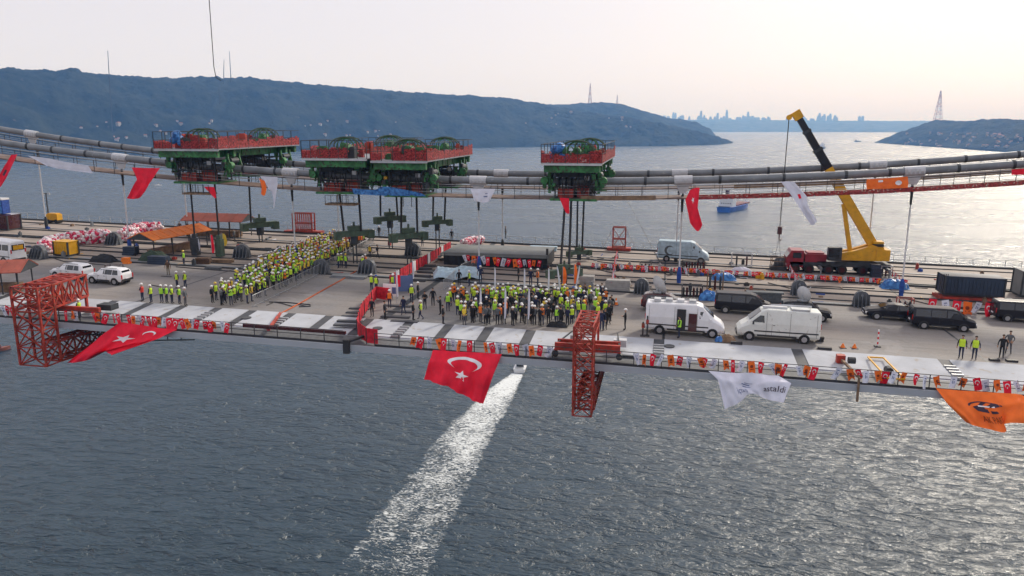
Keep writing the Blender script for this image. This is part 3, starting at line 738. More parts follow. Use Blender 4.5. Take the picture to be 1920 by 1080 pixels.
def gantry(x0, x1, label, seed=0, blue=0, strands=()):
    rn = random.Random(seed)
    xc = (x0 + x1) / 2; W = x1 - x0; z0 = zc(xc)
    g = root('lifting_gantry', label, 'lifting gantry', (xc, 92, z0), group='lifting gantries riding on the main cables')
    ya, yb = -10.6, 9.6           # near / far ends, local y
    # longitudinal box girders (across the bridge)
    for s in (-1, 1):
        mb = MB(); mb.box(s * W * 0.27, (ya + yb) / 2, 1.15, 0.75, yb - ya - 0.6, 0.95)
        b = mb.build('girder', 'green_steel', g)
        k = ya + 1
        while k < yb - 1:
            mb = MB(); mb.box(s * W * 0.27, k, 1.10, 0.86, 0.08, 1.05); mb.build('stiffener', 'green_steel', b); k += 2.2
    # end cross beams
    for y in (ya + .5, -6.6, 6.4, yb - .6):
        mb = MB(); mb.box(0, y, 1.2, W * 0.92, 0.5, 0.8); mb.build('cross_beam', 'green_steel', g)
    # saddle frames over each cable
    for yc in (YN - 92, YF - 92):
        for s in (-1, 1):
            x = s * W * 0.42
            for dy in (-1.25, 1.25):
                mb = MB(); mb.bar((x, yc + dy, -1.2), (x, yc + dy, 1.6), 0.30); mb.bar((x - .6 * s, yc + dy, -1.1), (x, yc + dy, .6), 0.14)
                mb.bar((x + .5 * s, yc + dy, -0.6), (x, yc + dy, 1.4), 0.16); mb.build('saddle_leg', 'green_steel', g)
            mb = MB(); mb.tube([(x, yc - 0.8, 0.72), (x, yc + 0.8, 0.72)], 0.34, 10); mb.build('roller', 'dark_steel', g)
            # motor, hose drum and pipe clutter on the saddle
            mb = MB(); mb.tube([(x + .5 * s, yc - 1.9, 0.2), (x + .5 * s, yc - 1.2, 0.2)], 0.42, 10); mb.build('hose_drum', 'green_steel', g)
            for k in range(5):
                mb = MB(); a = x + rn.uniform(-.6, .8) * s; zb = rn.uniform(-1.0, .8)
                mb.box(a, yc - rn.uniform(1.3, 1.9), zb, rn.uniform(.2, .5), rn.uniform(.2, .5), rn.uniform(.3, .7)); mb.build('valve_box', rn.choice(('green_steel', 'dark_steel', 'green_steel', 'yellow_paint' if rn.random() < .15 else 'green_steel')), g)
    # jack houses: cages hung around each cable
    for yc, nm in ((YN - 92, 0), (YF - 92, 1)):
        cw = 4.9 if W > 7 else 4.0
        cg = bpy.data.objects.new('jack_house', None); col.objects.link(cg); cg.parent = g; cg.location = (-W * 0.05 if W > 7 else 0, yc, 0)
        mb = MB()
        for sx_ in (-1, 1):
            for sy_ in (-1.7, 1.7): mb.bar((sx_ * cw / 2, sy_, -1.75), (sx_ * cw / 2, sy_, 1.6), 0.16)
        for z in (-1.7, -0.5, 0.6):
            mb.bar((-cw / 2, -1.7, z), (cw / 2, -1.7, z), 0.12); mb.bar((-cw / 2, 1.7, z), (cw / 2, 1.7, z), 0.12)
            for s in (-1, 1): mb.bar((s * cw / 2, -1.7, z), (s * cw / 2, 1.7, z), 0.12)
        mb.build('cage_frame', 'dark_steel', cg)
        for k in range(7):
            mb = MB(); x = -cw / 2 + cw * (k + .5) / 7; mb.bar((x, -1.74, -1.7), (x, -1.74, 0.6), 0.05); mb.build('cage_bar', 'rail_dark', cg)
        mb = MB(); mb.box(0, 0, -1.98, cw + 1.1, 4.0, 0.24); mb.build('cage_floor', 'green_steel', cg)
        mb = MB(); mb.box(-cw * .22, -1.1, -1.72, cw * .42, 1.0, 1.0); mb.build('power_pack', 'red_steel', cg)
        mb = MB(); mb.box(cw * .25, -1.0, -1.72, cw * .3, 1.0, 1.3); mb.build('power_pack', 'red_steel' if nm == 0 else 'dark_steel', cg)
        mb = MB(); mb.box(0, 0.6, -1.72, cw * .9, 1.6, 0.7); mb.build('jack_block', 'dark_steel', cg)
        mb = MB(); mb.box(-cw * .1, -1.35, 0.65, cw * .8, .5, 0.75); mb.build('control_box', 'dark_steel', cg)
        mb = MB(); mb.box(cw * .36, -1.75, 0.25, 0.5, .3, 0.45); mb.build('sign_plate', 'clamp_white', cg)
        for k in range(8):
            mb = MB(); a = rn.uniform(-cw / 2, cw / 2); mb.tube([(a, -1.85, 1.2), (a + rn.uniform(-.5, .5), -2.1, .2), (a + rn.uniform(-.8, .8), -1.9, -1.2)], .06, 5); mb.build('hydraulic_hose', 'strand', cg)
        # ladder going down to the hanging work basket
        for s in (-.5, .5):
            mb = MB(); mb.bar((s, -1.5, -2.0), (s, -1.5, -3.1), 0.06); mb.build('hanger_bar', 'rail_dark', cg)
    # working platform with red mesh screens
    pz = 2.15
    def platform(xa, xb, ya_, yb_):
        pf = bpy.data.objects.new('work_platform', None); col.objects.link(pf); pf.parent = g; pf.location = (0, 0, pz)
        mb = MB(); mb.box((xa + xb) / 2, (ya_ + yb_) / 2, -0.10, xb - xa, yb_ - ya_, 0.12); mb.build('platform_floor', 'grey_steel', pf)
        mb = MB(); mb.bar((xa, ya_, -.12), (xb, ya_, -.12), 0.12, 0.2); mb.build('edge_beam', 'clamp_white' if seed % 2 == 0 else 'galv', pf)
        seg = []
        nxp = max(3, int((xb - xa) / 1.1))
        for k in range(nxp):
            a, b = xa + (xb - xa) * k / nxp, xa + (xb - xa) * (k + 1) / nxp
            seg.append(((a, ya_), (b, ya_))); seg.append(((a, yb_), (b, yb_)))
        nyp = max(3, int((yb_ - ya_) / 2.2))
        for k in range(nyp):
            a, b = ya_ + (yb_ - ya_) * k / nyp, ya_ + (yb_ - ya_) * (k + 1) / nyp
            seg.append(((xa, a), (xa, b))); seg.append(((xb, a), (xb, b)))
        for (p, q) in seg:
            hh = 1.95 if p[1] < 0 or True else 1.2
            mb = MB(); mb.bar((p[0], p[1], 0), (p[0], p[1], hh), 0.06); mb.build('rail_post', 'rail_dark', pf)
            mb = MB(); mb.bar((p[0], p[1], hh), (q[0], q[1], hh), 0.06); mb.build('rail_bar', 'rail_dark', pf)
            mb = MB(); mb.bar((p[0], p[1], hh * .52), (q[0], q[1], hh * .52), 0.04); mb.build('rail_bar', 'rail_dark', pf)
            if rn.random() < 0.86:
                top = rn.uniform(0.75, 1.35); mb = MB()
                d = Vector((q[0] - p[0], q[1] - p[1], 0)); nrm = Vector((-d.y, d.x, 0)).normalized() * 0.02
                P_, Q_ = Vector((*p, 0)), Vector((*q, 0)); n = 4
                for k in range(n):
                    a = P_.lerp(Q_, k / n); b = P_.lerp(Q_, (k + 1) / n); wv = rn.uniform(-.12, .12)
                    a2, b2 = a + Vector((0, 0, top + (wv if k else 0))), b + Vector((0, 0, top + wv))
                    mb.hexa([a - nrm + Vector((0, 0, .05)), b - nrm + Vector((0, 0, .05)), b + nrm + Vector((0, 0, .05)), a + nrm + Vector((0, 0, .05)), a2 - nrm, b2 - nrm, b2 + nrm, a2 + nrm])
                mb.build('mesh_screen', 'red_net', pf)
        return pf
    platform(-W / 2, W / 2, ya, yb)
    # strand reels: big open spoked wheels standing on the platform
    for yc in (YN - 92 - .8, YF - 92 + .6):
        for s in ((-1, 1) if W > 7 else (0,)):
            pass
        mb = MB(); wheel(mb, (0.2, yc, pz + 1.15), 1.05, 'y', 10, 0.5); mb.build('strand_reel', 'green_steel', g)
        mb = MB()
        for s in (-1, 1):
            mb.bar((0.2 - 1.5, yc + s * .7, pz), (0.2, yc + s * .7, pz + 1.4), 0.14); mb.bar((0.2 + 1.5, yc + s * .7, pz), (0.2, yc + s * .7, pz + 1.4), 0.14)
            mb.bar((0.2 - 1.5, yc + s * .7, pz + 0.9), (0.2 + 1.5, yc + s * .7, pz + .9), 0.1)
        mb.build('reel_stand', 'green_steel', g)
        mb = MB()
        arc = [(-1.9 + 0.2 + 1.9 * (1 - math.cos(a)), yc - .55, pz + 1.15 + 1.15 * math.sin(a)) for a in [math.pi * k / 10 for k in range(11)]]
        mb.tube(arc, 0.09, 5); mb.tube([(a, b + 1.1, c) for a, b, c in arc], 0.09, 5)
        for k in range(1, 10, 2): mb.bar(arc[k], (arc[k][0], arc[k][1] + 1.1, arc[k][2]), 0.06)
        mb.build('guide_arch', 'lifting_green', g)
    # equipment on the platform
    for k in range(16):
        x = rn.uniform(-W * .42, W * .42); y = rn.choice((rn.uniform(ya + .8, ya + 3.5), rn.uniform(ya + 1, yb - 1)))
        mb = MB(); s = (rn.uniform(.3, 1.3), rn.uniform(.3, 1.0), rn.uniform(.5, 1.6)); mb.box(0, 0, 0, *s); mb.box(0, 0, s[2], s[0] * .7, s[1] * .7, .12)
        o = mb.build('equipment_cabinet', rn.choice(('red_steel', 'red_net', 'green_steel', 'dark_steel', 'red_steel')), g, loc=(x, y, pz))
    if blue:
        mb = MB()
        for k in range(7): mb.ball((blue * W * .2 + rn.uniform(-.7, .7), ya + 1.2 + rn.uniform(-.3, .3), pz + rn.uniform(.4, 1.7)), rn.uniform(.35, .6), n=7, k=5)
        mb.build('blue_cover', 'blue_tarp', g)
    # hanging work basket below the near cage
    if seed in (1, 2):
        mb = MB(); mb.box(-W * .05, YN - 92 - 1.5, -3.25, 3.6, 1.6, 0.2); bk = mb.build('work_basket', 'wood', g)
        for k in range(6):
            mb = MB(); x = -W * .05 - 1.75 + k * .7; mb.bar((x, YN - 92 - 2.25, -3.1), (x, YN - 92 - 2.25, -2.1), 0.05); mb.build('basket_post', 'rail_dark', bk)
        mb = MB(); mb.bar((-W * .05 - 1.75, YN - 92 - 2.25, -2.1), (-W * .05 + 1.75, YN - 92 - 2.25, -2.1), 0.05); mb.build('basket_rail', 'rail_dark', bk)
    return g
G1 = gantry(-58.5, -50.3, 'leftmost green lifting gantry, blue sheet on its red-screened platform', 1, blue=-0.1 if False else -1)
G2 = gantry(-40.1, -32.4, 'left gantry of the middle pair, work basket hanging below its near end', 2)
G3 = gantry(-32.0, -25.5, 'right gantry of the middle pair, abutting the one to its left', 3, blue=0)
G4 = gantry(-13.0, -6.6, 'rightmost green lifting gantry, standing alone above the ceremony crowd', 4, blue=-1.2)

# ------------------------------------------------------------------ lifting beams and their strands
def lift_beam(px, py, Y, tops, label, size=1.0, links=True, low=2.6):
    c = AY(px, py, Y)
    r = root('lifting_beam', label, 'lifting beam', c, 0, group='lifting beams hung from the gantries'); size *= .86; AR = R(random.choice((38, 44, 50)))
    s = size
    mb = MB(); mb.box(0, 0, -0.45 * s, 4.6 * s, 0.8 * s, 0.7 * s, rz=AR); mb.build('spreader', 'lifting_green', r)
    mb = MB(); mb.box(0, 0, 0.3 * s, 1.5 * s, 0.8 * s, 0.55 * s, rz=AR); mb.tube([(0, 0, .8 * s), (0, 0, 1.35 * s)], .14 * s, 6); mb.build('anchor_head', 'lifting_green', r)
    for q in (-1, 1):
        mb = MB(); mb.box(q * 2.1 * s * math.cos(AR), q * 2.1 * s * math.sin(AR), -0.8 * s, 0.8 * s, 1.1 * s, 1.0 * s, rz=AR); mb.build('end_block', 'lifting_green', r)
    mb = MB(); mb.box(0, 0, -1.5 * s, 0.75 * s, 0.6 * s, 1.1 * s); mb.build('shackle', 'dark_steel', r)
    if links:
        for q in (-.22, .22):
            mb = MB(); mb.bar((q, 0, -1.3 * s), (q, 0, -1.3 * s - low), 0.12); mb.build('link_plate', 'dark_steel', r)
        mb = MB(); mb.box(0, 0, -1.4 * s - low - .25, .9, .5, .4); mb.build('pin_block', 'dark_steel', r)
    for (tx, ty, tY, off) in tops:
        t = AY(tx, ty, tY)
        b = c + Vector((off, 0, 0.2))
        mb = MB(); mb.tube([t + Vector((0, 0, 2.5)) - c, b - c], 0.13, 6); mb.build('strand_bundle', 'strand', r)
    return r
lift_beam(664, 436, 86.0, [(635, 372, 85.5, -1.3), (672, 372, 86.5, 0.9)], 'green lifting beam hung low beside the end of the left crowd', 1.1, True, 3.0)
lift_beam(731, 408, 98.0, [(714, 368, 98, -1.3), (742, 368, 99, 1.1)], 'upper left green lifting beam of the middle pair, held well above the deck', 1.05, True, 4.5)
lift_beam(766, 440, 86.5, [(754, 372, 85.5, -0.9), (781, 372, 86.5, 1.1)], 'green lifting beam with long link plates, lowest of the middle group', 1.1, True, 3.6)
lift_beam(820, 415, 98.0, [(814, 366, 98, -0.6), (837, 366, 98, 1.0)], 'green lifting beam right of the middle group, held above the deck', 0.95, True, 4.8)
lift_beam(487, 420, 98.0, [(468, 352, 98, -1.3)], 'green lifting beam right of the brown roofed shelter', 1.2, True, 2.4)
lift_beam(1086, 472, 96.0, [(1083, 372, 98, -0.3), (1096, 372, 98, 0.35)], 'dark green lifting block hung behind the right end of the stage', 0.8, False)
lift_beam(1058, 508, 80.0, [(1062, 372, 85.5, -0.4), (1072, 372, 85.5, 0.5)], 'green lifting beam wrapped with small flags at the right of the ceremony crowd', 0.95, True, 1.0)
for tx, bx, by, Y, lb in ((357, 370, 448, 86, 'the left-hand one'), (403, 411, 460, 90, 'the right-hand one')):
    t = AY(tx, 350, 85.5); b = D(bx, by, 0.0); b = AY(bx, by, t.y)
    b = Vector((t.x, t.y, dz(t.x) + 3.0))
    r = root('lifting_strand', 'long dark strand hanging from the leftmost gantry past the shelters, ' + lb, 'cable strand', b, group='loose strands under the left gantry')
    mb = MB(); mb.tube([t + Vector((0, 0, 2.5)) - b, Vector((0, 0, -1.0))], 0.11, 6); mb.build('strand_bundle', 'strand', r)
    mb = MB(); mb.box(0, 0, -2.95, .8, .8, 2.1); mb.box(0, 0, -.85, .5, .5, .5); mb.build('strand_guide', 'lifting_green' if bx > 400 else 'dark_steel', r)

# ================================================================== RED LATTICE INSPECTION TOWERS
def truss(rt, a, b, u, v, w1, w2, bays, ch=0.13, br=0.07, mt='red_steel'):
    """box truss from a to b; u, v unit side vectors, w1, w2 widths"""
    a, b, u, v = Vector(a), Vector(b), Vector(u), Vector(v)
    cs = [(-1, -1), (1, -1), (1, 1), (-1, 1)]
    off = [u * (p * w1 / 2) + v * (q * w2 / 2) for p, q in cs]
    for o_ in off:
        mb = MB(); mb.bar(a + o_, b + o_, ch); mb.build('chord', mt, rt)
    for k in range(bays):
        p, q = a.lerp(b, k / bays), a.lerp(b, (k + 1) / bays)
        for i in range(4):
            o1, o2 = off[i], off[(i + 1) % 4]
            mb = MB(); mb.bar(p + o1, q + o2, br); mb.bar(p + o2, q + o1, br); mb.build('cross_brace', mt, rt)
            mb = MB(); mb.bar(p + o1, p + o2, br); mb.build('strut', mt, rt)
    for i in range(4):
        mb = MB(); mb.bar(b + off[i], b + off[(i + 1) % 4], br); mb.build('strut', mt, rt)
X1, Y1, Z1 = Vector((1, 0, 0)), Vector((0, 1, 0)), Vector((0, 0, 1))
# tower at the centre
cx = -5.3
t1 = root('inspection_tower', 'red lattice tower hanging over the near edge below the ceremony crowd', 'inspection tower', (cx, 53.4, dz(cx)), group='red lattice inspection towers')
truss(t1, (0, 0, -3.7), (0, 0, 2.95), X1, Y1, 1.35, 1.4, 6)
truss(t1, (0.15, 0.6, -2.9), (0.15, 18, -2.9), X1, Z1, 1.2, 1.4, 10)
truss(t1, (0, 0.75, 2.45), (0, 4.4, 2.45), X1, Z1, 1.35, 0.9, 3)
for s in (-1, 1):
    mb = MB(); mb.bar((s * .65, 4.2, 2.1), (s * .65, 4.2, 0.0), 0.16); mb.build('leg', 'red_steel', t1)
mb = MB(); mb.box(0.0, 2.4, 0.35, 4.9, 0.28, 0.5); mb.box(0.0, 2.4, 0.28, 5.0, 0.34, 0.07); mb.build('base_beam', 'red_steel', t1)
mb = MB(); mb.box(0.0, 3.6, 0.45, 4.8, 0.2, 0.35); mb.build('base_beam', 'red_steel', t1)
for s in (-2.4, 2.4):
    mb = MB(); mb.bar((s, 2.4, .7), (s * .75 + .2, 6.4, .7), 0.09); mb.build('side_rail', 'dark_steel', t1)
    mb = MB(); mb.tube([(s, 2.2, 0.0), (s, 2.5, 0.0)], 0.25, 10); mb.build('roller', 'dark_steel', t1)
mb = MB(); mb.box(-1.1, 4.9, 0.1, .9, .7, .75); mb.build('winch_box', 'galv', t1)
mb = MB(); mb.box(2.3, 4.9, 0.1, 1.0, .7, .55); mb.build('winch_box', 'clamp_white', t1)
# tower at the left
cx2 = -50.9
t2 = root('inspection_tower', 'large red lattice tower at the left edge, its arm reaching under the deck', 'inspection tower', (cx2, 53.4, dz(cx2)), group='red lattice inspection towers')
truss(t2, (0, 0, -3.6), (0, 0, 1.0), X1, Y1, 2.5, 1.6, 3, 0.16, 0.09)
truss(t2, (0, 0, 1.0), (0, 0, 3.0), X1, Y1, 2.5, 1.6, 2, 0.16, 0.10)
truss(t2, (0, 0.8, 2.0), (-.6, 5.4, 2.0), X1, Z1, 2.5, 1.9, 4, 0.16, 0.12)
truss(t2, (0.4, 0.8, -2.75), (2.6, 14.5, -2.75), X1, Z1, 1.6, 1.7, 9, 0.15, 0.11)
mb = MB(); mb.box(0.9, 2.4, 0.35, 6.6, 0.28, 0.45); mb.build('base_beam', 'red_steel', t2)
for s in (-1, 1):
    mb = MB(); mb.bar((s * 1.2 - .6, 5.2, 1.0), (s * 1.2 - .6, 5.2, 0.0), 0.2); mb.build('leg', 'red_steel', t2)
mb = MB(); mb.box(3.2, 4.6, 0.1, 1.4, 1.0, .5); mb.build('winch_box', 'dark_steel', t2)

# hanging service rail under the left walkway
for (xa, xb) in ((-49.4, -41.0),):
    r = root('service_rail', 'dark horizontal rails slung under the deck edge beside the left red tower', 'railing', (xa, 57, dz(xa) - 2.0))
    for k, z in enumerate((0, -0.6)):
        mb = MB(); mb.bar((0, 0, z), (xb - xa, 3.2, z - 0.3), 0.09); mb.build('rail', 'rail_dark', r)
    for k in range(9):
        mb = MB(); f = k / 8; mb.bar((f * (xb - xa), 3.2 * f, -.6 - .3 * f), (f * (xb - xa), 3.2 * f, 0.9 - .3 * f), 0.06); mb.build('post', 'rail_dark', r)
# small bracket under the segment joint
r = root('joint_bracket', 'small black bracket under the deck edge at the foot of the red corner fence', 'bracket', (-24.0, 54.6, dz(-24) - .5))
mb = MB(); mb.box(0, 0, -.5, .5, .3, 1.1); mb.build('plate', 'trim', r)
mb = MB(); mb.bar((0, 0, .4), (1.0, 1.4, .6), 0.28, .16); mb.build('arm', 'trim', r)
mb = MB()
mb.bar((-33.5, 55.9, dz(-33.5) + .25), (-24.6, 55.9, dz(-24.6) + .25), 0.22, .26)
tag(mb.build('steel_beam', 'dark_red_paint'), 'long dark red steel beam lying on the near walkway left of the corner fence', 'steel beam')
mb = MB()
mb.bar((-3.0, 55.9, dz(-3) + .05), (-1.6, 55.9, dz(-1.6) + .05), 0.2, .24)
tag(mb.build('steel_beam', 'dark_steel'), 'short dark beam on the near walkway right of the red tower', 'steel beam')
# ================================================================== FLAGS
def arcpts(c, r, a0, a1, n): return [(c[0] + r * math.cos(a0 + (a1 - a0) * k / n), c[1] + r * math.sin(a0 + (a1 - a0) * k / n)) for k in range(n + 1)]
def crescent(c0, r0, c1, r1, n=28):
    """quads (u,v) of outer disc minus inner disc; c1 lies on +u side of c0"""
    d = c1[0] - c0[0]; xi = (r0 * r0 - r1 * r1 + d * d) / (2 * d); yi = math.sqrt(max(r0 * r0 - xi * xi, 0))
    a = math.atan2(yi, xi); b = math.atan2(yi, xi - d)
    o_ = arcpts(c0, r0, a, 2 * math.pi - a, n); i_ = arcpts(c1, r1, b, 2 * math.pi - b, n)
    return [(o_[k], o_[k + 1], i_[k + 1], i_[k]) for k in range(n)]
def star(c, r, rot=0.0):
    pts = []
    for k in range(10):
        rr = r if k % 2 == 0 else r * 0.42; a = rot + math.pi * k / 5
        pts.append((c[0] + rr * math.cos(a), c[1] + rr * math.sin(a)))
    return [(c, pts[k], pts[(k + 1) % 10]) for k in range(10)]
def disc(c, rx, ry, a0=0, a1=2 * math.pi, n=16):
    p = [(c[0] + rx * math.cos(a0 + (a1 - a0) * k / n), c[1] + ry * math.sin(a0 + (a1 - a0) * k / n)) for k in range(n + 1)]
    return [(c, p[k], p[k + 1]) for k in range(n)]
def rect(u0, v0, u1, v1): return [((u0, v0), (u1, v0), (u1, v1), (u0, v1))]
class Cloth:
    def __init__(s, rows, rip=0.1, freq=3.0, ph=0.0, away=-1):
        s.rows = rows; s.rip = rip; s.freq = freq; s.ph = ph
    def P(s, u, v, off=0.0):        # u down the rows, v along each row
        R_ = s.rows
        def row(i, v):
            r = R_[i]; t = max(0, min(v, 1)) * (len(r) - 1); k = min(int(t), len(r) - 2); t -= k
            p0, p1, p2, p3 = r[max(k - 1, 0)], r[k], r[k + 1], r[min(k + 2, len(r) - 1)]
            return 0.5 * ((2 * p1) + (p2 - p0) * t + (2 * p0 - 5 * p1 + 4 * p2 - p3) * t * t + (3 * p1 - p0 - 3 * p2 + p3) * t ** 3)
        t = max(0, min(u, 1)) * (len(R_) - 1); k = min(int(t), len(R_) - 2); t -= k
        a, b = row(k, v), row(k + 1, v)
        p = a.lerp(b, t)
        w_ = s.rip * (0.25 + u) * (math.sin(2 * math.pi * (v * s.freq + 0.35 * u + s.ph)) + 0.5 * math.sin(2 * math.pi * (v * s.freq * 2.3 - u * 1.1 + s.ph)) + 0.35 * math.sin(2 * math.pi * (u * 2.1 + v + s.ph)))
        return p + Vector((0, -w_ + off, 0.15 * w_))
def big_flag(name, label, rows, cloth_m, rip=0.1, freq=3, ph=0, decals=(), n=18, m=30, cat='flag', thick=0.012, group=None):
    W = [[AY(*p) if len(p) == 3 else p for p in r] for r in rows]
    c = Cloth(W, rip, freq, ph); org = W[0][0].copy()
    mb = MB()
    g = [[c.P(i / n, j / m) - org for j in range(m + 1)] for i in range(n + 1)]
    for i in range(n):
        for j in range(m): mb.face([g[i][j], g[i + 1][j], g[i + 1][j + 1], g[i][j + 1]])
    me = mb.mesh(name, cloth_m, True); bm = bmesh.new(); bm.from_mesh(me); bmesh.ops.remove_doubles(bm, verts=bm.verts, dist=0.0005); bm.to_mesh(me); bm.free()
    o = tag(put(name, me, None, org), label, cat, group)
    for dn, polys, dm in decals:
        for side in (-0.03,):
            mb = MB()
            for poly in polys:
                # subdivide each piece so that it follows the ripples
                if len(poly) == 4:
                    a, b, d, e = poly; k = 3
                    for x in range(k):
                        for y in range(k):
                            f = lambda s_, t_: ((a[0] * (1 - s_) + b[0] * s_) * (1 - t_) + (e[0] * (1 - s_) + d[0] * s_) * t_, (a[1] * (1 - s_) + b[1] * s_) * (1 - t_) + (e[1] * (1 - s_) + d[1] * s_) * t_)
                            mb.face([c.P(*f(x / k, y / k), side) - org, c.P(*f((x + 1) / k, y / k), side) - org, c.P(*f((x + 1) / k, (y + 1) / k), side) - org, c.P(*f(x / k, (y + 1) / k), side) - org])
                else: mb.face([c.P(q[0], q[1], side) - org for q in poly])
            mb.build(dn, dm, o)
    return o, c, org
def turk(asp):      # decals in (u from hoist, v): G = 1 in v; u scaled by 1/asp
    cr = [tuple((q[0] / asp, q[1]) for q in poly) for poly in crescent((0.5, 0.5), 0.25, (0.5625, 0.5), 0.20)]
    st = [tuple((q[0] / asp, q[1]) for q in poly) for poly in star((0.86, 0.5), 0.125, math.pi)]
    return [('crescent', cr, 'print_white'), ('star', st, 'print_white')]
big_flag('flag', 'large red flag with white crescent and star hanging below the deck beside the motorboat wake',
         [[(812, 656, 54.6), (855, 659, 54.6), (898, 661, 54.6), (941, 664, 54.6)], [(806, 676, 53.9), (850, 684, 53.9), (890, 693, 53.8), (926, 700, 53.8)], [(796, 711, 53.2), (835, 724, 53.2), (872, 743, 53.2), (905, 758, 53.2)]],
         'red_cloth', 0.15, 3.4, 0.1, [(a, [tuple((q[0] * 1.12 - 0.04, q[1]) for q in p) for p in b], c) for a, b, c in turk(1.35)])
big_flag('flag', 'large red flag blown to the left below the deck beside the left lattice tower',
         [[(226, 604, 54.6), (262, 609, 54.6), (300, 615, 54.6), (333, 617, 54.6)], [(185, 632, 54.0), (222, 640, 53.9), (270, 640, 53.9), (300, 634, 53.9)], [(124, 681, 53.2), (160, 676, 53.2), (188, 660, 53.2), (214, 665, 53.2)]],
         'red_cloth', 0.16, 2.6, 0.4, [('star', [tuple((q[0], q[1]) for q in p) for p in star((0.42, 0.36), 0.13, 0.5)], 'print_white'), ('crescent', crescent((0.22, 0.62), 0.10, (0.25, 0.62), 0.085, 12), 'print_white')])
txt = []
def text_polys(body, u0, v0, u1, v1):
    cu = bpy.data.curves.new('t', 'FONT'); cu.body = body; cu.size = 1.0; cu.resolution_u = 2
    ob = bpy.data.objects.new('t', cu); col.objects.link(ob); bpy.context.view_layer.update()
    me = bpy.data.meshes.new_from_object(ob.evaluated_get(bpy.context.evaluated_depsgraph_get()))
    xs = [v.co.x for v in me.vertices]; ys = [v.co.y for v in me.vertices]; xa, xb, ya, yb = min(xs), max(xs), min(ys), max(ys)
    f = lambda co: (u1 + (u0 - u1) * (co.y - ya) / (yb - ya), v0 + (v1 - v0) * (co.x - xa) / (xb - xa))
    bm = bmesh.new(); bm.from_mesh(me); bmesh.ops.triangulate(bm, faces=bm.faces); res = [tuple(f(v.co) for v in fc.verts) for fc in bm.faces]; bm.free()
    bpy.data.objects.remove(ob); bpy.data.curves.remove(cu); bpy.data.meshes.remove(me)
    return res
big_flag('flag', 'large white flag with dark lettering hanging below the deck, under the white vans',
         [[(1328, 695, 54.6), (1375, 699, 54.6), (1405, 699, 54.6), (1440, 703, 54.6), (1459, 704, 54.6)], [(1346, 712, 54.2), (1372, 716, 53.9), (1402, 727, 54.3), (1438, 716, 53.8), (1483, 718, 53.8)], [(1359, 768, 53.3), (1385, 755, 53.5), (1411, 738, 53.9), (1440, 750, 53.4), (1469, 754, 53.2)]],
         'white_cloth', 0.10, 2.8, 0.2, [('lettering', text_polys('astaldi', 0.60, 0.70, 0.76, 0.95), 'print_dark'), ('lettering', text_polys('içtaş', 0.62, 0.30, 0.84, 0.46), 'print_blue'),
                                         ('emblem', [((0.38, 0.40), (0.42, 0.52), (0.45, 0.52), (0.41, 0.40)), ((0.46, 0.42), (0.50, 0.54), (0.52, 0.54), (0.49, 0.42)), ((0.34, 0.44), (0.38, 0.56), (0.39, 0.56), (0.36, 0.44))], 'print_blue')])
big_flag('flag', 'large orange flag with dark round emblem hanging below the deck at the right edge',
         [[(1755, 728, 54.6), (1800, 732, 54.6), (1850, 735, 54.6), (1900, 738, 54.6), (1915, 740, 54.6)], [(1776, 756, 54.0), (1815, 760, 53.9), (1860, 764, 53.9), (1905, 757, 53.8), (1945, 756, 53.8)], [(1812, 792, 53.4), (1840, 802, 53.3), (1884, 809, 53.3), (1886, 793, 53.3), (1950, 795, 53.2)]],
         'orange_cloth', 0.13, 2.8, 0.6, [('emblem', [((0.5, 0.42), (0.36, 0.50), (0.40, 0.56), (0.50, 0.58)), ((0.48, 0.40), (0.34, 0.46), (0.33, 0.42), (0.44, 0.37))], 'print_dark'), ('emblem', [((0.52, 0.30), (0.60, 0.33), (0.62, 0.44), (0.54, 0.44)), ((0.52, 0.30), (0.46, 0.36), (0.50, 0.42), (0.56, 0.42)), ((0.57, 0.46), (0.63, 0.46), (0.62, 0.54), (0.57, 0.52))] + crescent((0.49, 0.42), 0.165, (0.52, 0.44), 0.165, 12), 'print_dark'), ('emblem', rect(0.46, 0.36, 0.50, 0.52), 'print_white'),
                                          ('lettering', text_polys('AK PARTi', 0.70, 0.34, 0.84, 0.58), 'print_brown')])
# flags on the footwalk of the nearer cable
big_flag('flag', 'red flag blown left off the footwalk, left of the leftmost gantry',
         [[(247, 314, 83.5), (275, 315, 83.5), (300, 315, 83.5)], [(258, 337, 83.2), (273, 342, 83.2), (285, 338, 83.2)], [(239, 372, 82.8), (254, 373, 82.8), (268, 366, 82.8)]], 'red_cloth', 0.12, 2, 0, n=14, m=14)
big_flag('flag', 'white flag hanging off the footwalk above the stage',
         [[(882, 354, 83.5), (905, 354, 83.5), (929, 354, 83.5)], [(885, 363, 83.3), (905, 366, 83.3), (924, 365, 83.3)], [(889, 376, 83.1), (905, 380, 83.1), (917, 378, 83.1)]], 'white_cloth', 0.08, 2, 0.3, n=10, m=12,
         decals=[('emblem', rect(0.55, 0.55, 0.62, 0.72), 'print_blue'), ('emblem', rect(0.35, 0.60, 0.40, 0.70), 'print_blue')])
big_flag('flag', 'narrow red flag hanging off the footwalk left of the blue ship',
         [[(1294, 356, 83.5), (1304, 352, 83.5), (1312, 352, 83.5)], [(1285, 375, 83.2), (1300, 380, 83.2), (1308, 390, 83.2)], [(1294, 418, 83), (1308, 434, 83), (1317, 422, 83)]], 'red_cloth', 0.10, 1.5, 0.3, n=16, m=10,
         decals=[('star', star((0.42, 0.45), 0.11), 'print_white')])
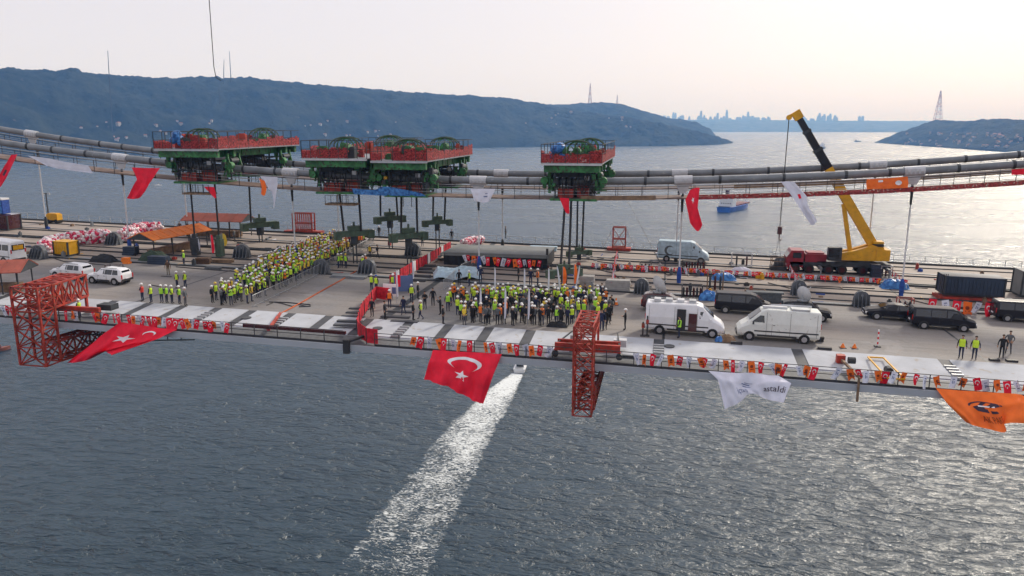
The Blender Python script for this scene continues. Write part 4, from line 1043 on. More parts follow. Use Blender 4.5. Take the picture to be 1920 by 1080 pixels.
big_flag('flag', 'twisted white flag trailing from the footwalk left of the crane boom',
         [[(1464, 341, 83.5), (1478, 340, 83.5), (1490, 342, 83.5)], [(1482, 364, 83.3), (1500, 362, 83.3), (1513, 368, 83.3)], [(1500, 392, 83), (1507, 388, 83), (1515, 385, 83)], [(1520, 422, 83), (1527, 421, 83), (1532, 413, 83)]], 'white_cloth', 0.08, 1.5, 0, n=20, m=10,
         decals=[('stripe', rect(0.36, 0.35, 0.46, 0.5), 'red_cloth')])
big_flag('flag', 'orange banner with pale print spread along the footwalk right of the crane boom',
         [[(1625, 336, 83.4), (1662, 334, 83.4), (1702, 331, 83.4)], [(1624, 346, 83.4), (1662, 344, 83.4), (1703, 342, 83.4)], [(1625, 355, 83.4), (1662, 354, 83.4), (1702, 352, 83.4)]], 'orange_cloth', 0.05, 3, 0, n=8, m=20,
         decals=[('emblem', disc((0.5, 0.75), 0.22, 0.07), 'print_white'), ('emblem', rect(0.15, 0.32, 0.35, 0.42), 'print_white')])
big_flag('flag', 'red banner on the footwalk at the right edge', [[(1897, 318, 83.4), (1925, 316, 83.4)], [(1896, 328, 83.4), (1925, 327, 83.4)]], 'red_cloth', 0.05, 1, 0, n=5, m=8)
big_flag('flag', 'long white cloth spread along the footwalk at the far left', [[(52, 292, 83.4), (85, 296, 83.4), (120, 303, 83.4), (165, 310, 83.4)], [(88, 311, 83.4), (108, 316, 83.4), (135, 320, 83.4), (175, 325, 83.4)]], 'white_cloth', 0.05, 3, 0.2, n=7, m=22)
big_flag('flag', 'narrow red flag trailing down at the left picture edge', [[(22, 290, 83.4), (27, 290, 83.4), (33, 289, 83.4)], [(8, 312, 83.2), (14, 316, 83.2), (20, 318, 83.2)], [(-8, 340, 83), (-4, 350, 83), (2, 350, 83)]], 'red_cloth', 0.08, 1, 0.2, n=12, m=8,
         decals=[('stripe', rect(0.55, 0.3, 0.7, 0.6), 'print_dark')])
big_flag('flag', 'small red pennant below the footwalk under the leftmost gantry', [[(382, 350, 83.5), (392, 350, 83.5), (402, 351, 83.5)], [(394, 362, 83.3), (399, 362, 83.3), (405, 364, 83.3)], [(402, 371, 83.2), (404, 372, 83.2), (406, 371, 83.2)]], 'red_cloth', 0.05, 1, 0, n=8, m=6)
big_flag('flag', 'white cloth hung on the footwalk right of the leftmost gantry', [[(487, 330, 83.4), (505, 331, 83.4), (520, 332, 83.4)], [(497, 340, 83.4), (508, 343, 83.4), (521, 345, 83.4)], [(504, 355, 83.4), (510, 362, 83.4), (514, 392, 83.2)]], 'white_cloth', 0.06, 2, 0, n=14, m=10)
big_flag('flag', 'narrow orange and red pennant beside the white cloth right of the leftmost gantry', [[(486, 334, 83.6), (492, 337, 83.6), (497, 340, 83.6)], [(491, 352, 83.4), (495, 354, 83.4), (500, 355, 83.4)], [(490, 364, 83.3), (494, 367, 83.3), (498, 365, 83.3)]], 'orange_cloth', 0.05, 1, 0, n=10, m=6)
big_flag('flag', 'small red pennant hanging under the footwalk below the rightmost gantry', [[(1049, 371, 83.4), (1058, 371, 83.4), (1067, 372, 83.4)], [(1055, 386, 83.2), (1061, 386, 83.2), (1067, 387, 83.2)], [(1062, 400, 83.1), (1065, 401, 83.1), (1068, 400, 83.1)]], 'red_cloth', 0.05, 1, 0, n=10, m=6)
big_flag('flag', 'blue sheet draped along the footwalk under the middle gantries', [[(660, 353, 83.4), (700, 356, 83.4), (725, 350, 83.4), (790, 362, 83.4)], [(664, 364, 83.4), (700, 366, 83.4), (735, 367, 83.4), (800, 368, 83.4)]], 'blue_tarp', 0.08, 4, 0, n=6, m=26, cat='sheet')

# ------------------------------------------------------------------ bunting: every little flag is its own object
def pennant(mt, var, decal, dm):
    rn = random.Random(var * 7 + len(mt)); mb = MB(); w_, h_ = 0.44, 0.86; n = 5
    tw = rn.uniform(-.25, .25); sw = rn.uniform(-.16, .16); amp = rn.uniform(.03, .09); ph = rn.uniform(0, 6); nar = rn.choice((1, .9, .62, 1)); notch = 0.12 if 'orange' in mt else 0
    def P(u, v, off=0.0):
        x = (v - .5) * w_ * (1 - (1 - nar) * u) + sw * u * u
        z = -h_ * u + (notch * (1 - abs(v - .5) * 2) if u > 0.99 else 0)
        return (x, amp * math.sin(v * 5 + ph + u * 3) * (0.3 + u) + off + tw * u * .3, z)
    for i in range(n):
        for j in range(4): mb.face([P(i / n, j / 4), P((i + 1) / n, j / 4), P((i + 1) / n, (j + 1) / 4), P(i / n, (j + 1) / 4)])
    me = mb.mesh('pennant', mt, True); db = MB()
    for poly in decal: db.face([P(q[0], q[1], -0.015) for q in poly])
    return me, db.mesh('emblem', dm)
crs = [tuple((0.34 + (q[0] - .5) * .55, q[1]) for q in p) for p in crescent((0.5, 0.5), 0.30, (0.575, 0.5), 0.23, 12)] + [tuple((q[0], q[1]) for q in p) for p in star((0.52, 0.5), 0.10)]
emo = disc((0.42, 0.5), 0.13, 0.24, 0, 2 * math.pi, 10) + rect(0.62, 0.25, 0.67, 0.75)
emw = rect(0.2, 0.3, 0.26, 0.7) + rect(0.34, 0.35, 0.62, 0.45) + rect(0.40, 0.55, 0.60, 0.65)
PN = {'red': [pennant('red_cloth', k, crs, 'print_white') for k in range(4)], 'orange': [pennant('orange_cloth', k, emo, 'print_brown') for k in range(4)], 'white': [pennant('white_cloth', k, emw, 'print_blue') for k in range(4)]}
DESC = {'red': 'small red crescent flag', 'orange': 'small orange emblem flag', 'white': 'small white printed flag'}
rnd = random.Random(11)
SPOT = [(-57.5, 'left of the left red tower'), (-50, 'behind the left red tower'), (-46.6, 'just right of the left red tower'), (-43.5, 'before the first white panels'), (-40.9, 'over the blown red flag'), (-38.4, 'over the flag tip'), (-36, 'before the left crowd end'),
        (-30, 'right of the left crowd end'), (-17.0, 'right of the corner fence'), (-14.4, 'over left half of big crescent flag'), (-11.6, 'over right half of big crescent flag'), (-9.4, 'above the motorboat'), (-6, 'left of the middle red tower'),
        (1.2, 'below the broadcast van rear'), (3.6, 'below the broadcast van front'), (6.3, 'over left half of big white flag'), (9.2, 'over right half of big white flag'), (12.4, 'below the box van rear'), (15.4, 'beside the rust-brown bracket'),
        (18.6, 'left of the big orange flag'), (21.3, 'over left half of big orange flag'), (24.2, 'over right half of big orange flag'), (99, 'beyond the right picture edge')]
SPOT2 = [(-5, 'nearest the stage'), (-2, 'right of the taped line'), (1, 'left of the far grey van'), (4, 'below the far grey van'), (7, 'beside the blue heap'), (10.5, 'right of the blue heap'), (14, 'left of the crane cab'), (17, 'below the crane cab'), (20.5, 'below the crane wheels'), (24, 'below the turntable'), (99, 'right of the crane')]
SPOT3 = [(-23, 'left end'), (-20, 'left of the middle'), (-17, 'right of the middle'), (99, 'right end')]
def spot(x, where):
    t = SPOT if 'near railing' in where else (SPOT2 if 'low rope' in where else (SPOT3 if 'front edge of the stage' in where else None))
    if not t: return where
    s = next(s for l, s in t if x < l)
    return ('on near railing, ' if t is SPOT else 'on low rope, ' if t is SPOT2 else 'on stage edge, ') + s
def bunting(p0, p1, pitch, where, seq=('orange', 'red', 'white'), scale=1.0, h=0.0):
    p0, p1 = Vector(p0), Vector(p1); L = (p1 - p0).length; n = int(L / pitch); d = (p1 - p0).normalized()
    for k in range(n):
        c = seq[k % len(seq)]
        if rnd.random() < 0.04: continue
        p = p0 + d * (k * pitch + rnd.uniform(-.13, .13)) + Vector((0, 0, rnd.uniform(-.07, .04)))
        me, em = rnd.choice(PN[c])
        f = put('pennant', me, None, p, (R(rnd.uniform(-10, 16)), R(rnd.uniform(-20, 20)), math.atan2(d.y, d.x) + R(rnd.uniform(-25, 25))))
        s = scale * rnd.uniform(.86, 1.14); f.scale = (s * (0.55 if rnd.random() < .12 else 1), s, s)
        ws = spot(p.x, where); tag(f, DESC[c] + (' hanging limp, ' if f.scale.x < .7 * s else ', ') + ws, 'flag', c + ' bunting flags ' + ws); put('emblem', em, f)
def rope(p0, p1, label, mt='galv', r=0.02):
    mb = MB(); a = Vector(p0); mb.tube([(0, 0, 0), Vector(p1) - a], r, 4); tag(mb.build('bunting_rope', mt, None, loc=a), label, 'rope')
RZ = -0.35 + 1.06; YR = 54.86
def rl(x): return (x, YR, dz(x) + RZ)
for xa, xb, wh in ((-61.5, -54.0, 'on the near railing left of the large left tower'), (-49.2, -43.6, 'on the near railing above the blown red flag'), (-43.4, -33.6, 'on the near railing in front of the left crowd'), (-18.6, -7.3, 'on the near railing in front of the ceremony crowd'), (-1.6, 12, 'on the near railing below the white vans'), (12.3, 42, 'on the near railing at the right')):
    left = xa < -30
    bunting(rl(xa), rl(xb), 0.50 if left else 0.62, wh, ('red', 'orange', 'white', 'red', 'red') if left else (('white', 'orange', 'red') if xa > -3 else ('orange', 'red', 'white')))
# second line of bunting along the service strip behind the cars
a, b = D(1110, 510, .75), D(1905, 548, .75)
bunting((-8, 91, dz(-8) + .72), (9, 91, dz(9) + .72), 0.36, 'on the low rope behind the broadcast van', ('red', 'white', 'red', 'orange'), .85)
bunting((9.2, 91, dz(9.2) + .72), (27, 91, dz(27) + .72), 0.36, 'on the low rope in front of the mobile crane', ('red', 'orange', 'white', 'red'), .85)
rope((-8, 91, dz(-8) + .74), (27, 91, dz(27) + .74), 'low rope strung with small flags in front of the mobile crane')
a, b = D(1752, 560, 1.3), D(1905, 572, 1.3)
bunting(a, b, .95, 'on the front of the dark blue container', ('red', 'white', 'red', 'orange', 'white'), 1.45)
a, b = AY(868, 478, 88.3), AY(1030, 490, 88.3)
bunting(a, b, .62, 'along the front edge of the stage', ('white', 'red', 'orange', 'red'), 1.05)
for (p, q, wh) in (((1157, 470), (1146, 530), 'on the taped line right of the stage'), ((1478, 490), (1500, 530), 'on the taped line left of the crane cab'), ((1664, 498), (1704, 532), 'on the taped line right of the crane')):
    bunting(D(*p, .95), D(*q, .95), .8, wh, ('red', 'white'), .85)
    rope(D(*p, .97), D(*q, .97), 'rope with small red and white flags ' + wh, 'tape_red')

# feather banners standing in and around the ceremony crowd
def feather(px, py, h, label, mt='white_cloth', w_=.17, lean=0.0):
    p = D(px, py); r = root('feather_banner', label, 'banner', p, group='tall narrow banners')
    mb = MB(); mb.tube([(0, 0, 0), (lean * .5, 0, h * .5), (lean, 0, h)], .03, 5); mb.build('pole', 'galv', r)
    mb = MB()
    for k in range(8):
        a, c = k / 8, (k + 1) / 8; f = lambda t: (lean * (0.15 + .85 * t), h * (.18 + .8 * t), w_ * (math.sin(math.pi * (0.15 + .8 * t)) ** .5))
        xa, za, wa = f(a); xb, zb, wb = f(c)
        mb.hexa([(xa, -.02, za), (xa + wa, -.02 + .06 * math.sin(k), za), (xa + wa, .0 + .06 * math.sin(k), za), (xa, 0, za), (xb, -.02, zb), (xb + wb, -.02 + .06 * math.sin(k + 1), zb), (xb + wb, .0 + .06 * math.sin(k + 1), zb), (xb, 0, zb)])
    mb.build('banner_cloth', mt, r)
for a in ((926, 568, 3.5, 'white feather banner, leftmost in the back row of the ceremony crowd'), (981, 568, 3.4, 'white feather banner in the middle of the back row of the crowd'), (1026, 570, 3.5, 'white feather banner at the right of the back row of the crowd'),
          (899, 603, 3.0, 'white feather banner, leftmost in the front row of the ceremony crowd'), (945, 610, 3.3, 'white feather banner, second in the front row of the crowd'), (989, 611, 3.3, 'white feather banner, third in the front row of the crowd'),
          (1050, 560, 3.3, 'bent white banner left of the flag-wrapped lifting beam'), (1076, 552, 3.0, 'slanting white banner right of the flag-wrapped lifting beam')):
    feather(*a[:3], a[3], lean=-.35 if '1050' in str(a[0]) else (.5 if a[0] == 1076 else .08))
feather(366, 478, 2.4, 'white and blue cloth hung beside the orange shelter, left of the green strand guide', w_=.8); feather(398, 482, 2.8, 'tall red cloth hung right of the green strand guide', 'red_cloth', .4); feather(419, 466, 2.0, 'yellow cloth hung right of the tall red cloth', 'vest_amber', .6)
feather(545, 503, 2.6, 'white and blue banner at the upper edge of the left crowd'); feather(629, 477, 2.2, 'small white banner beside the far end of the left crowd')
feather(744, 568, 3.2, 'white feather banner beside the printed board by the red corner fence'); feather(774, 530, 2.4, 'small white banner by the red fence')
feather(1055, 540, 2.3, 'orange banner left of the flag-wrapped lifting beam', 'orange_cloth', .4); feather(1076, 540, 2.6, 'orange banner right of the flag-wrapped lifting beam', 'orange_cloth', .36)

# red cloth fence along the segment joint
def banner_fence(pts, label, pitch=1.15, h=1.3, mt='fence_cloth', group='red banner fences', alt=None):
    o0 = Vector(pts[0]); r = root('banner_fence', label, 'fence', o0, group=group); k = 0
    for a, b in zip(pts, pts[1:]):
        a, b = Vector(a), Vector(b); n = max(1, round((b - a).length / pitch))
        for i in range(n):
            p, q = a.lerp(b, i / n) - o0, a.lerp(b, (i + 1) / n) - o0
            mb = MB(); mb.bar(p, p + Vector((0, 0, h + .05)), .06); mb.build('post', 'rail_dark', r)
            d = (q - p).normalized(); nn = Vector((-d.y, d.x, 0)) * .02; mb = MB(); s = 4
            for j in range(s):
                w1 = nn * (2.5 * math.sin(k * 2 + j * 1.7)); w2 = nn * (2.5 * math.sin(k * 2 + (j + 1) * 1.7))
                u, v = p.lerp(q, j / s + (.04 if j == 0 else 0)), p.lerp(q, (j + 1) / s - (.04 if j == s - 1 else 0)); zb = Vector((0, 0, .12)); zt = Vector((0, 0, h))
                mb.hexa([u - nn + zb + w1, v - nn + zb + w2, v + nn + zb + w2, u + nn + zb + w1, u - nn + zt + w1, v - nn + zt + w2, v + nn + zt + w2, u + nn + zt + w1])
            mb.build('banner_panel', alt if alt and k % 5 == 3 else mt, r); k += 1
    return r
banner_fence([(-27.7, 98.0, dz(-27.7)), (-27.7, 82, dz(-27.7)), (-27.5, 74.0, dz(-27.5))], 'long red banner fence running across the deck towards the stage', alt='print_white')
banner_fence([(-26.9, 68.6, dz(-27)), (-25.4, 68.3, dz(-25.4))], 'short red banner fence left of the printed board')
banner_fence([(-26.9, 68.6, dz(-27)), (-25.5, 61.5, dz(-25.5)), (-24.3, 57.5, dz(-24.3) - .35), (-22.6, 55.3, dz(-22.6) - .35)], 'red banner fence curving down to the near edge at the segment joint')
banner_fence([(-22.6, 55.3, dz(-22.6) - .35), (-21.6, 55.2, dz(-21.6) - .35)], 'red corner banner at the near edge, end of the fence')
# printed board
p = D(733, 560); r = root('printed_board', 'white board with blue print beside the red corner fence', 'sign board', p)
mb = MB(); mb.box(0, 0, .25, 1.5, .08, 1.2); mb.build('board', 'print_white', r)
mb = MB(); mb.box(-.3, -.045, .55, .5, .012, .5); mb.box(.35, -.045, .5, .4, .012, .65); mb.build('print', 'print_blue', r)
for s in (-.6, .6):
    mb = MB(); mb.bar((s, .05, 0), (s, .05, 1.4), .06); mb.build('leg', 'rail_dark', r)
p = D(757, 548); r = root('press_wall', 'dark blue and red backdrop wall behind the printed board', 'backdrop', p)
mb = MB(); mb.box(0, 0, .1, 1.9, .12, 1.6, 0, R(20)); mb.build('panel', 'print_blue', r)
mb = MB(); mb.box(-.5, -.25, .6, .5, .03, 1.2, 0, R(20)); mb.build('panel', 'red_cloth', r)

# ================================================================== PEOPLE
def skin_person(pose):
    H = {'pelvis': (0, 0, .96), 'spine': (0, .0, 1.15), 'chest': (0, .0, 1.36), 'neck': (0, 0, 1.50), 'chin': (0, .015, 1.585), 'head': (0, .0, 1.70), 'crown': (0, -.01, 1.76)}
    rad = {'pelvis': .135, 'spine': .125, 'chest': .15, 'neck': .052, 'chin': .068, 'head': .088, 'crown': .06}
    E_ = [('pelvis', 'spine'), ('spine', 'chest'), ('chest', 'neck'), ('neck', 'chin'), ('chin', 'head'), ('head', 'crown')]
    leg = {'stand': ((.02, .0), (.02, .0)), 'walk': ((.16, .22), (-.02, -.28)), 'wide': ((.03, .0), (.03, .0))}
    lw = .16 if pose == 'wide' else .105
    (ka, fa), (kb, fb) = leg['walk'] if pose == 'walk' else leg['stand']
    for s, kx, fx, nm in ((1, ka, fa, 'r'), (-1, kb, fb, 'l')):
        H['hip' + nm] = (s * .09, 0, .90); H['knee' + nm] = (s * (.095 + (lw - .1) * .5), kx, .50); H['ank' + nm] = (s * lw, fx - .02, .10 if not (pose == 'walk' and s < 0) else .16)
        H['toe' + nm] = (s * (lw + .015), fx + .15, .045 if not (pose == 'walk' and s < 0) else .07)
        rad.update({'hip' + nm: .092, 'knee' + nm: .06, 'ank' + nm: .045, 'toe' + nm: .04})
        E_ += [('pelvis', 'hip' + nm), ('hip' + nm, 'knee' + nm), ('knee' + nm, 'ank' + nm), ('ank' + nm, 'toe' + nm)]
        arms = {'stand': ((.27, -.01, 1.17), (.29, .06, .93)), 'fold': ((.27, .03, 1.16), (.04, .26, 1.18)), 'front': ((.26, .04, 1.16), (.05, .24, .98)), 'back': ((.27, -.08, 1.17), (.06, -.20, .98)),
                'raise': ((.34, .10, 1.42), (.22, .26, 1.68)) if s > 0 else ((.27, 0, 1.17), (.29, .06, .93)), 'phone': ((.25, .12, 1.20), (.08, .34, 1.42)), 'walk': ((.26, -.08 * s, 1.18), (.27, .10 * s, .96)), 'wide': ((.30, -.03, 1.18), (.22, .08, 1.00))}[pose]
        (ex, ey, ez), (wx, wy, wz) = arms
        H['sh' + nm] = (s * .18, 0, 1.42); H['el' + nm] = (s * ex, ey, ez); H['wr' + nm] = (s * wx, wy, wz)
        e, w2 = Vector(H['el' + nm]), Vector(H['wr' + nm]); d = (w2 - e).normalized(); side = d.cross(Vector((0, 0, 1)) if abs(d.z) < .8 else Vector((0, 1, 0))).normalized()
        H['pa' + nm] = tuple(w2 + d * .07); rad.update({'sh' + nm: .065, 'el' + nm: .045, 'wr' + nm: .03, 'pa' + nm: .034})
        E_ += [('chest', 'sh' + nm), ('sh' + nm, 'el' + nm), ('el' + nm, 'wr' + nm), ('wr' + nm, 'pa' + nm)]
        for fi, (o_, ln) in enumerate(((-.03, .075), (-.01, .09), (.01, .085), (.03, .065))):
            a = 'f%d%s' % (fi, nm); H[a] = tuple(w2 + d * (.07 + ln) + side * o_ + Vector((0, -.01, -.01))); rad[a] = .009; E_.append(('pa' + nm, a))
        a = 'th' + nm; H[a] = tuple(w2 + d * .08 + side * .055); rad[a] = .010; E_.append(('wr' + nm, a))
    H['nose'] = (0, .115, 1.655); rad['nose'] = .016; E_.append(('head', 'nose'))
    names = list(H); idx = {n: i for i, n in enumerate(names)}
    me = bpy.data.meshes.new('p'); me.from_pydata([H[n] for n in names], [(idx[a], idx[b]) for a, b in E_], [])
    ob = bpy.data.objects.new('p', me); col.objects.link(ob)
    sk = ob.modifiers.new('s', 'SKIN'); sk.use_smooth_shade = True
    for i, n in enumerate(names):
        r_ = rad[n]; me.skin_vertices[0].data[i].radius = (r_ * (1.25 if n in ('pelvis', 'spine', 'chest') else 1), r_ * (.85 if n in ('pelvis', 'spine', 'chest') else 1)); me.skin_vertices[0].data[i].use_root = (n == 'pelvis')
    ss = ob.modifiers.new('u', 'SUBSURF'); ss.levels = 1
    bpy.context.view_layer.update()
    res = bpy.data.meshes.new_from_object(ob.evaluated_get(bpy.context.evaluated_depsgraph_get()))
    bpy.data.objects.remove(ob)
    bm = bmesh.new(); bm.from_mesh(res)
    for s in (-1, 1):   # eyes and mouth as small dark details sunk in the face
        bmesh.ops.create_icosphere(bm, subdivisions=1, radius=.013, matrix=Matrix.Translation((s * .034, .083, 1.685)))
    bmesh.ops.create_icosphere(bm, subdivisions=1, radius=.018, matrix=Matrix.Translation((0, .075, 1.61)) @ Matrix.Diagonal((1.4, .5, .35, 1)))
    bm.to_mesh(res); bm.free()
    for i in range(5): res.materials.append(None)
    wr = [Vector(H['wrl']), Vector(H['wrr'])]
    hands = [(Vector(H['wr' + n]), Vector(H['pa' + n])) for n in 'lr']
    n_eye = 20 * 3
    polys = res.polygons; tot = len(polys)
    for p_ in polys:
        c = p_.center
        if p_.index >= tot - n_eye: p_.material_index = 4; continue
        if c.z > 1.515: k = 0
        elif any((c - w_).dot((pa - w_).normalized()) > 0.0 and (c - pa).length < .16 for w_, pa in hands): k = 0
        elif c.z < .13: k = 3
        elif c.z < .98 and abs(c.x) < .26 and not any((c - w_).length < .12 for w_, pa in hands): k = 2
        else: k = 1
        p_.material_index = k
    polys.foreach_set('use_smooth', [True] * tot)
    res.name = 'person'
    return res
POSES = {p: skin_person(p) for p in ('stand', 'fold', 'front', 'back', 'raise', 'phone', 'walk', 'wide')}
def vest_mesh():
    mb = MB(); n = 12; rings = [(.93, .205, .135), (1.05, .20, .135), (1.10, .20, .137), (1.15, .20, .14), (1.22, .205, .145), (1.30, .212, .15), (1.35, .215, .15), (1.44, .20, .13), (1.49, .12, .085)]
    P = [[(a * math.cos(2 * math.pi * k / n), b * math.sin(2 * math.pi * k / n), z) for k in range(n)] for z, a, b in rings]
    for j in range(len(rings) - 1):
        for k in range(n): mb.face([P[j][k], P[j][(k + 1) % n], P[j + 1][(k + 1) % n], P[j + 1][k]], 1 if j in (1, 4) else 0)
    me = mb.mesh('vest', ['vest_yellow', 'reflective'], True); return me
def helmet_mesh():
    mb = MB(); n = 10; rings = [(1.715, .145, .165), (1.72, .118, .135), (1.77, .112, .128), (1.815, .085, .10), (1.842, .04, .05)]
    P = [[(a * math.cos(2 * math.pi * k / n), .01 + b * math.sin(2 * math.pi * k / n), z) for k in range(n)] for z, a, b in rings]
    for j in range(len(rings) - 1):
        for k in range(n): mb.face([P[j][k], P[j][(k + 1) % n], P[j + 1][(k + 1) % n], P[j + 1][k]])
    mb.face(P[-1]); mb.face(P[0][::-1]); return mb.mesh('helmet', 'helmet_white', True)
def hair_mesh():
    mb = MB(); mb.ball((0, -.018, 1.735), .096, 0, .98, 1.0, .85, 10, 6); return mb.mesh('hair', 'hair', True)
VESTM, HELM, HAIR = vest_mesh(), helmet_mesh(), hair_mesh()
VM = {}
def var_mesh(base, key, mats):
    if (base.name, key) not in VM:
        m = base.copy(); m.materials.clear()
        for x in mats: m.materials.append(M[x])
        VM[(base.name, key)] = m
    return VM[(base.name, key)]
POSE_TXT = {'stand': 'standing', 'fold': 'with folded arms', 'front': 'hands clasped in front', 'back': 'hands behind the back', 'raise': 'raising one arm', 'phone': 'holding something up', 'walk': 'walking', 'wide': 'standing legs apart'}
COUNT = {}
def person(p, face, vest=None, helmet='white', jacket='jacket_navy', trousers='trousers_navy', pose='stand', label=None, group=None, scale=None):
    me = POSES[pose]; key = (pose, jacket, trousers)
    if key not in VM:
        m = me.copy(); m.name = 'person'
        for i, x in enumerate(('skin', jacket, trousers, 'shoe', 'eye')): m.materials[i] = M[x]
        VM[key] = m
    o = put('person', VM[key], None, p, (0, 0, face)); s = scale or random.uniform(.92, 1.0); o.scale = (s * 1.04, s * 1.04, s)
    tag(o, label, 'person', group)
    if vest: put('vest', var_mesh(VESTM, vest, ['vest_' + vest, 'reflective']), o)
    if helmet: put('helmet', var_mesh(HELM, helmet, ['helmet_' + helmet]), o)
    else: put('hair', HAIR, o)
    return o
VN = {'yellow': 'yellow hi-vis vest', 'lime': 'lime hi-vis vest', 'amber': 'amber hi-vis vest', 'orange': 'orange hi-vis vest', 'red': 'red work vest', None: None}
JN = {'jacket_black': 'black suit', 'jacket_navy': 'navy jacket', 'jacket_grey': 'grey jacket', 'shirt_white': 'white shirt', 'jacket_green': 'dark green jacket', 'jacket_brown': 'brown jacket'}
rp_ = random.Random(21)
MASS = []
def crowd_person(p, face, where, wv, suits=.2, group=None):
    if rp_.random() < suits:
        j = rp_.choice(('jacket_black', 'jacket_black', 'jacket_navy', 'jacket_grey')); v = None; hm = rp_.choice(('white', None, None, None))
        t = 'trousers_black'; lab = 'person in ' + JN[j] + (', white helmet' if hm else ', bareheaded')
    else:
        v = rp_.choices([a for a, b in wv], [b for a, b in wv])[0]; j = rp_.choice(('jacket_navy', 'jacket_black', 'jacket_green', 'jacket_navy')); t = rp_.choice(('trousers_navy', 'trousers_navy', 'trousers_black', 'trousers_grey'))
        hm = rp_.choices(('white', 'yellow', 'blue', 'red'), (.80, .12, .04, .04))[0]; lab = 'worker in ' + VN[v] + ', ' + hm + ' helmet'
    pose = rp_.choice(('stand', 'stand', 'front', 'fold', 'back', 'phone', 'wide') if rp_.random() > .07 else ('raise', 'phone'))
    lab = lab + ', ' + {'stand': 'arms down', 'front': 'hands clasped', 'fold': 'arms folded', 'back': 'hands behind', 'phone': 'holding a phone', 'wide': 'legs apart', 'raise': 'arm raised'}[pose] + ', ' + where
    fc = face + R(rp_.uniform(-35, 35))
    if 'far end' in where or ('middle of left' in where and rp_.random() < .74): MASS.append((p.copy(), fc, v, hm, j, t, pose)); return
    person(p, fc, v, hm, j, t, pose, lab, lab)
# left crowd behind crowd barriers: a long band across the deck
def lerp_edge(t, pts):
    k = min(int(t * (len(pts) - 1)), len(pts) - 2); f = t * (len(pts) - 1) - k
    return pts[k].lerp(pts[k + 1], f)
EA = [Vector((-37.2, 62.6, 0)), Vector((-37.6, 72, 0)), Vector((-38.4, 82, 0)), Vector((-39.3, 92, 0)), Vector((-40.4, 101, 0))]   # barrier side
EB = [Vector((-41.2, 62.4, 0)), Vector((-43.0, 71, 0)), Vector((-45.0, 80, 0)), Vector((-46.2, 90, 0)), Vector((-46.0, 102, 0))]
nn = 0
for i in range(46):
    t = (i + .5) / 46
    a, b = lerp_edge(t, EA), lerp_edge(t, EB); wd = (b - a).length; m_ = max(3, int(wd / .86))
    for k in range(m_):
        if rp_.random() < (.28 if t < .18 else .10): continue
        q = a.lerp(b, (k + .45 + rp_.uniform(-.25, .25)) / m_); q.y += rp_.uniform(-.4, .4)
        q.z = dz(q.x)
        if t < .35: wv = [('yellow', .5), ('lime', .35), ('orange', .1), ('amber', .05)]
        elif t < .75: wv = [('yellow', .3), ('lime', .15), ('amber', .45), ('orange', .1)]
        else: wv = [('amber', .3), ('yellow', .25), ('red', .25), ('orange', .2)]
        where = 'near part of left crowd' if t < .35 else ('middle of left crowd' if t < .75 else 'far end of left crowd')
        crowd_person(q, R(-95), where, wv, .06); nn += 1
# those past the limit of single people: the farthest part of the left crowd as one mass
def join_mass(items):
    ms = []; V, Fc, MI = [], [], []
    def add_mesh(me, X):
        i0 = len(V); V.extend([tuple(X @ v.co) for v in me.vertices]); idx = []
        for m_ in me.materials:
            if m_ not in ms: ms.append(m_)
            idx.append(ms.index(m_))
        for p_ in me.polygons: Fc.append(tuple(i0 + k for k in p_.vertices)); MI.append(idx[p_.material_index])
    for p, fc, v, hm, j, t, pose in items:
        me = POSES[pose]; key = (pose, j, t)
        if key not in VM:
            m = me.copy(); m.name = 'person'
            for i, x in enumerate(('skin', j, t, 'shoe', 'eye')): m.materials[i] = M[x]
            VM[key] = m
        s = rp_.uniform(.92, 1.0); X = Matrix.Translation(p) @ Matrix.Rotation(fc, 4, 'Z') @ Matrix.Diagonal((s * 1.04, s * 1.04, s, 1))
        add_mesh(VM[key], X)
        if v: add_mesh(var_mesh(VESTM, v, ['vest_' + v, 'reflective']), X)
        add_mesh(var_mesh(HELM, hm, ['helmet_' + hm]) if hm else HAIR, X)
    me = bpy.data.meshes.new('crowd'); me.from_pydata(V, [], Fc)
    for m_ in ms: me.materials.append(m_)
    me.polygons.foreach_set('material_index', MI); me.polygons.foreach_set('use_smooth', [True] * len(MI)); me.update()
    tag(put('crowd', me), 'far part of the left crowd of workers in yellow and amber vests', 'crowd', kind='stuff')
join_mass(MASS)
# ceremony crowd on the near side
for r_i, (pa, pb, y0, y1, n, where) in enumerate(((842, 1138, 566, 566, 33, 'back of ceremony crowd'), (842, 1140, 573, 573, 33, 'back of ceremony crowd'), (850, 1140, 582, 580, 24, 'middle of ceremony crowd'),
                                                 (856, 1146, 590, 590, 22, 'middle of ceremony crowd'), (860, 1150, 598, 602, 28, 'front of ceremony crowd'), (868, 1076, 607, 611, 22, 'front of ceremony crowd'))):
    for k in range(n):
        px = pa + (pb - pa) * (k + .5) / n + rp_.uniform(-4.5, 4.5); py = y0 + (y1 - y0) * k / n + rp_.uniform(-3.6, 3.6)
        if rp_.random() < .06: continue
        q = D(px, py)
        su = {0: .15, 1: .35, 2: .85, 3: .6, 4: .4, 5: .5}[r_i]
        if px > 1095: su = max(su, .6)
        face = R(180) if r_i < 3 else R(0)
        crowd_person(q, face, where, [('yellow', .5), ('lime', .25), ('orange', .13), ('amber', .12)] if px > 900 else [('yellow', .35), ('amber', .3), ('orange', .25), ('lime', .1)], su); nn += 1
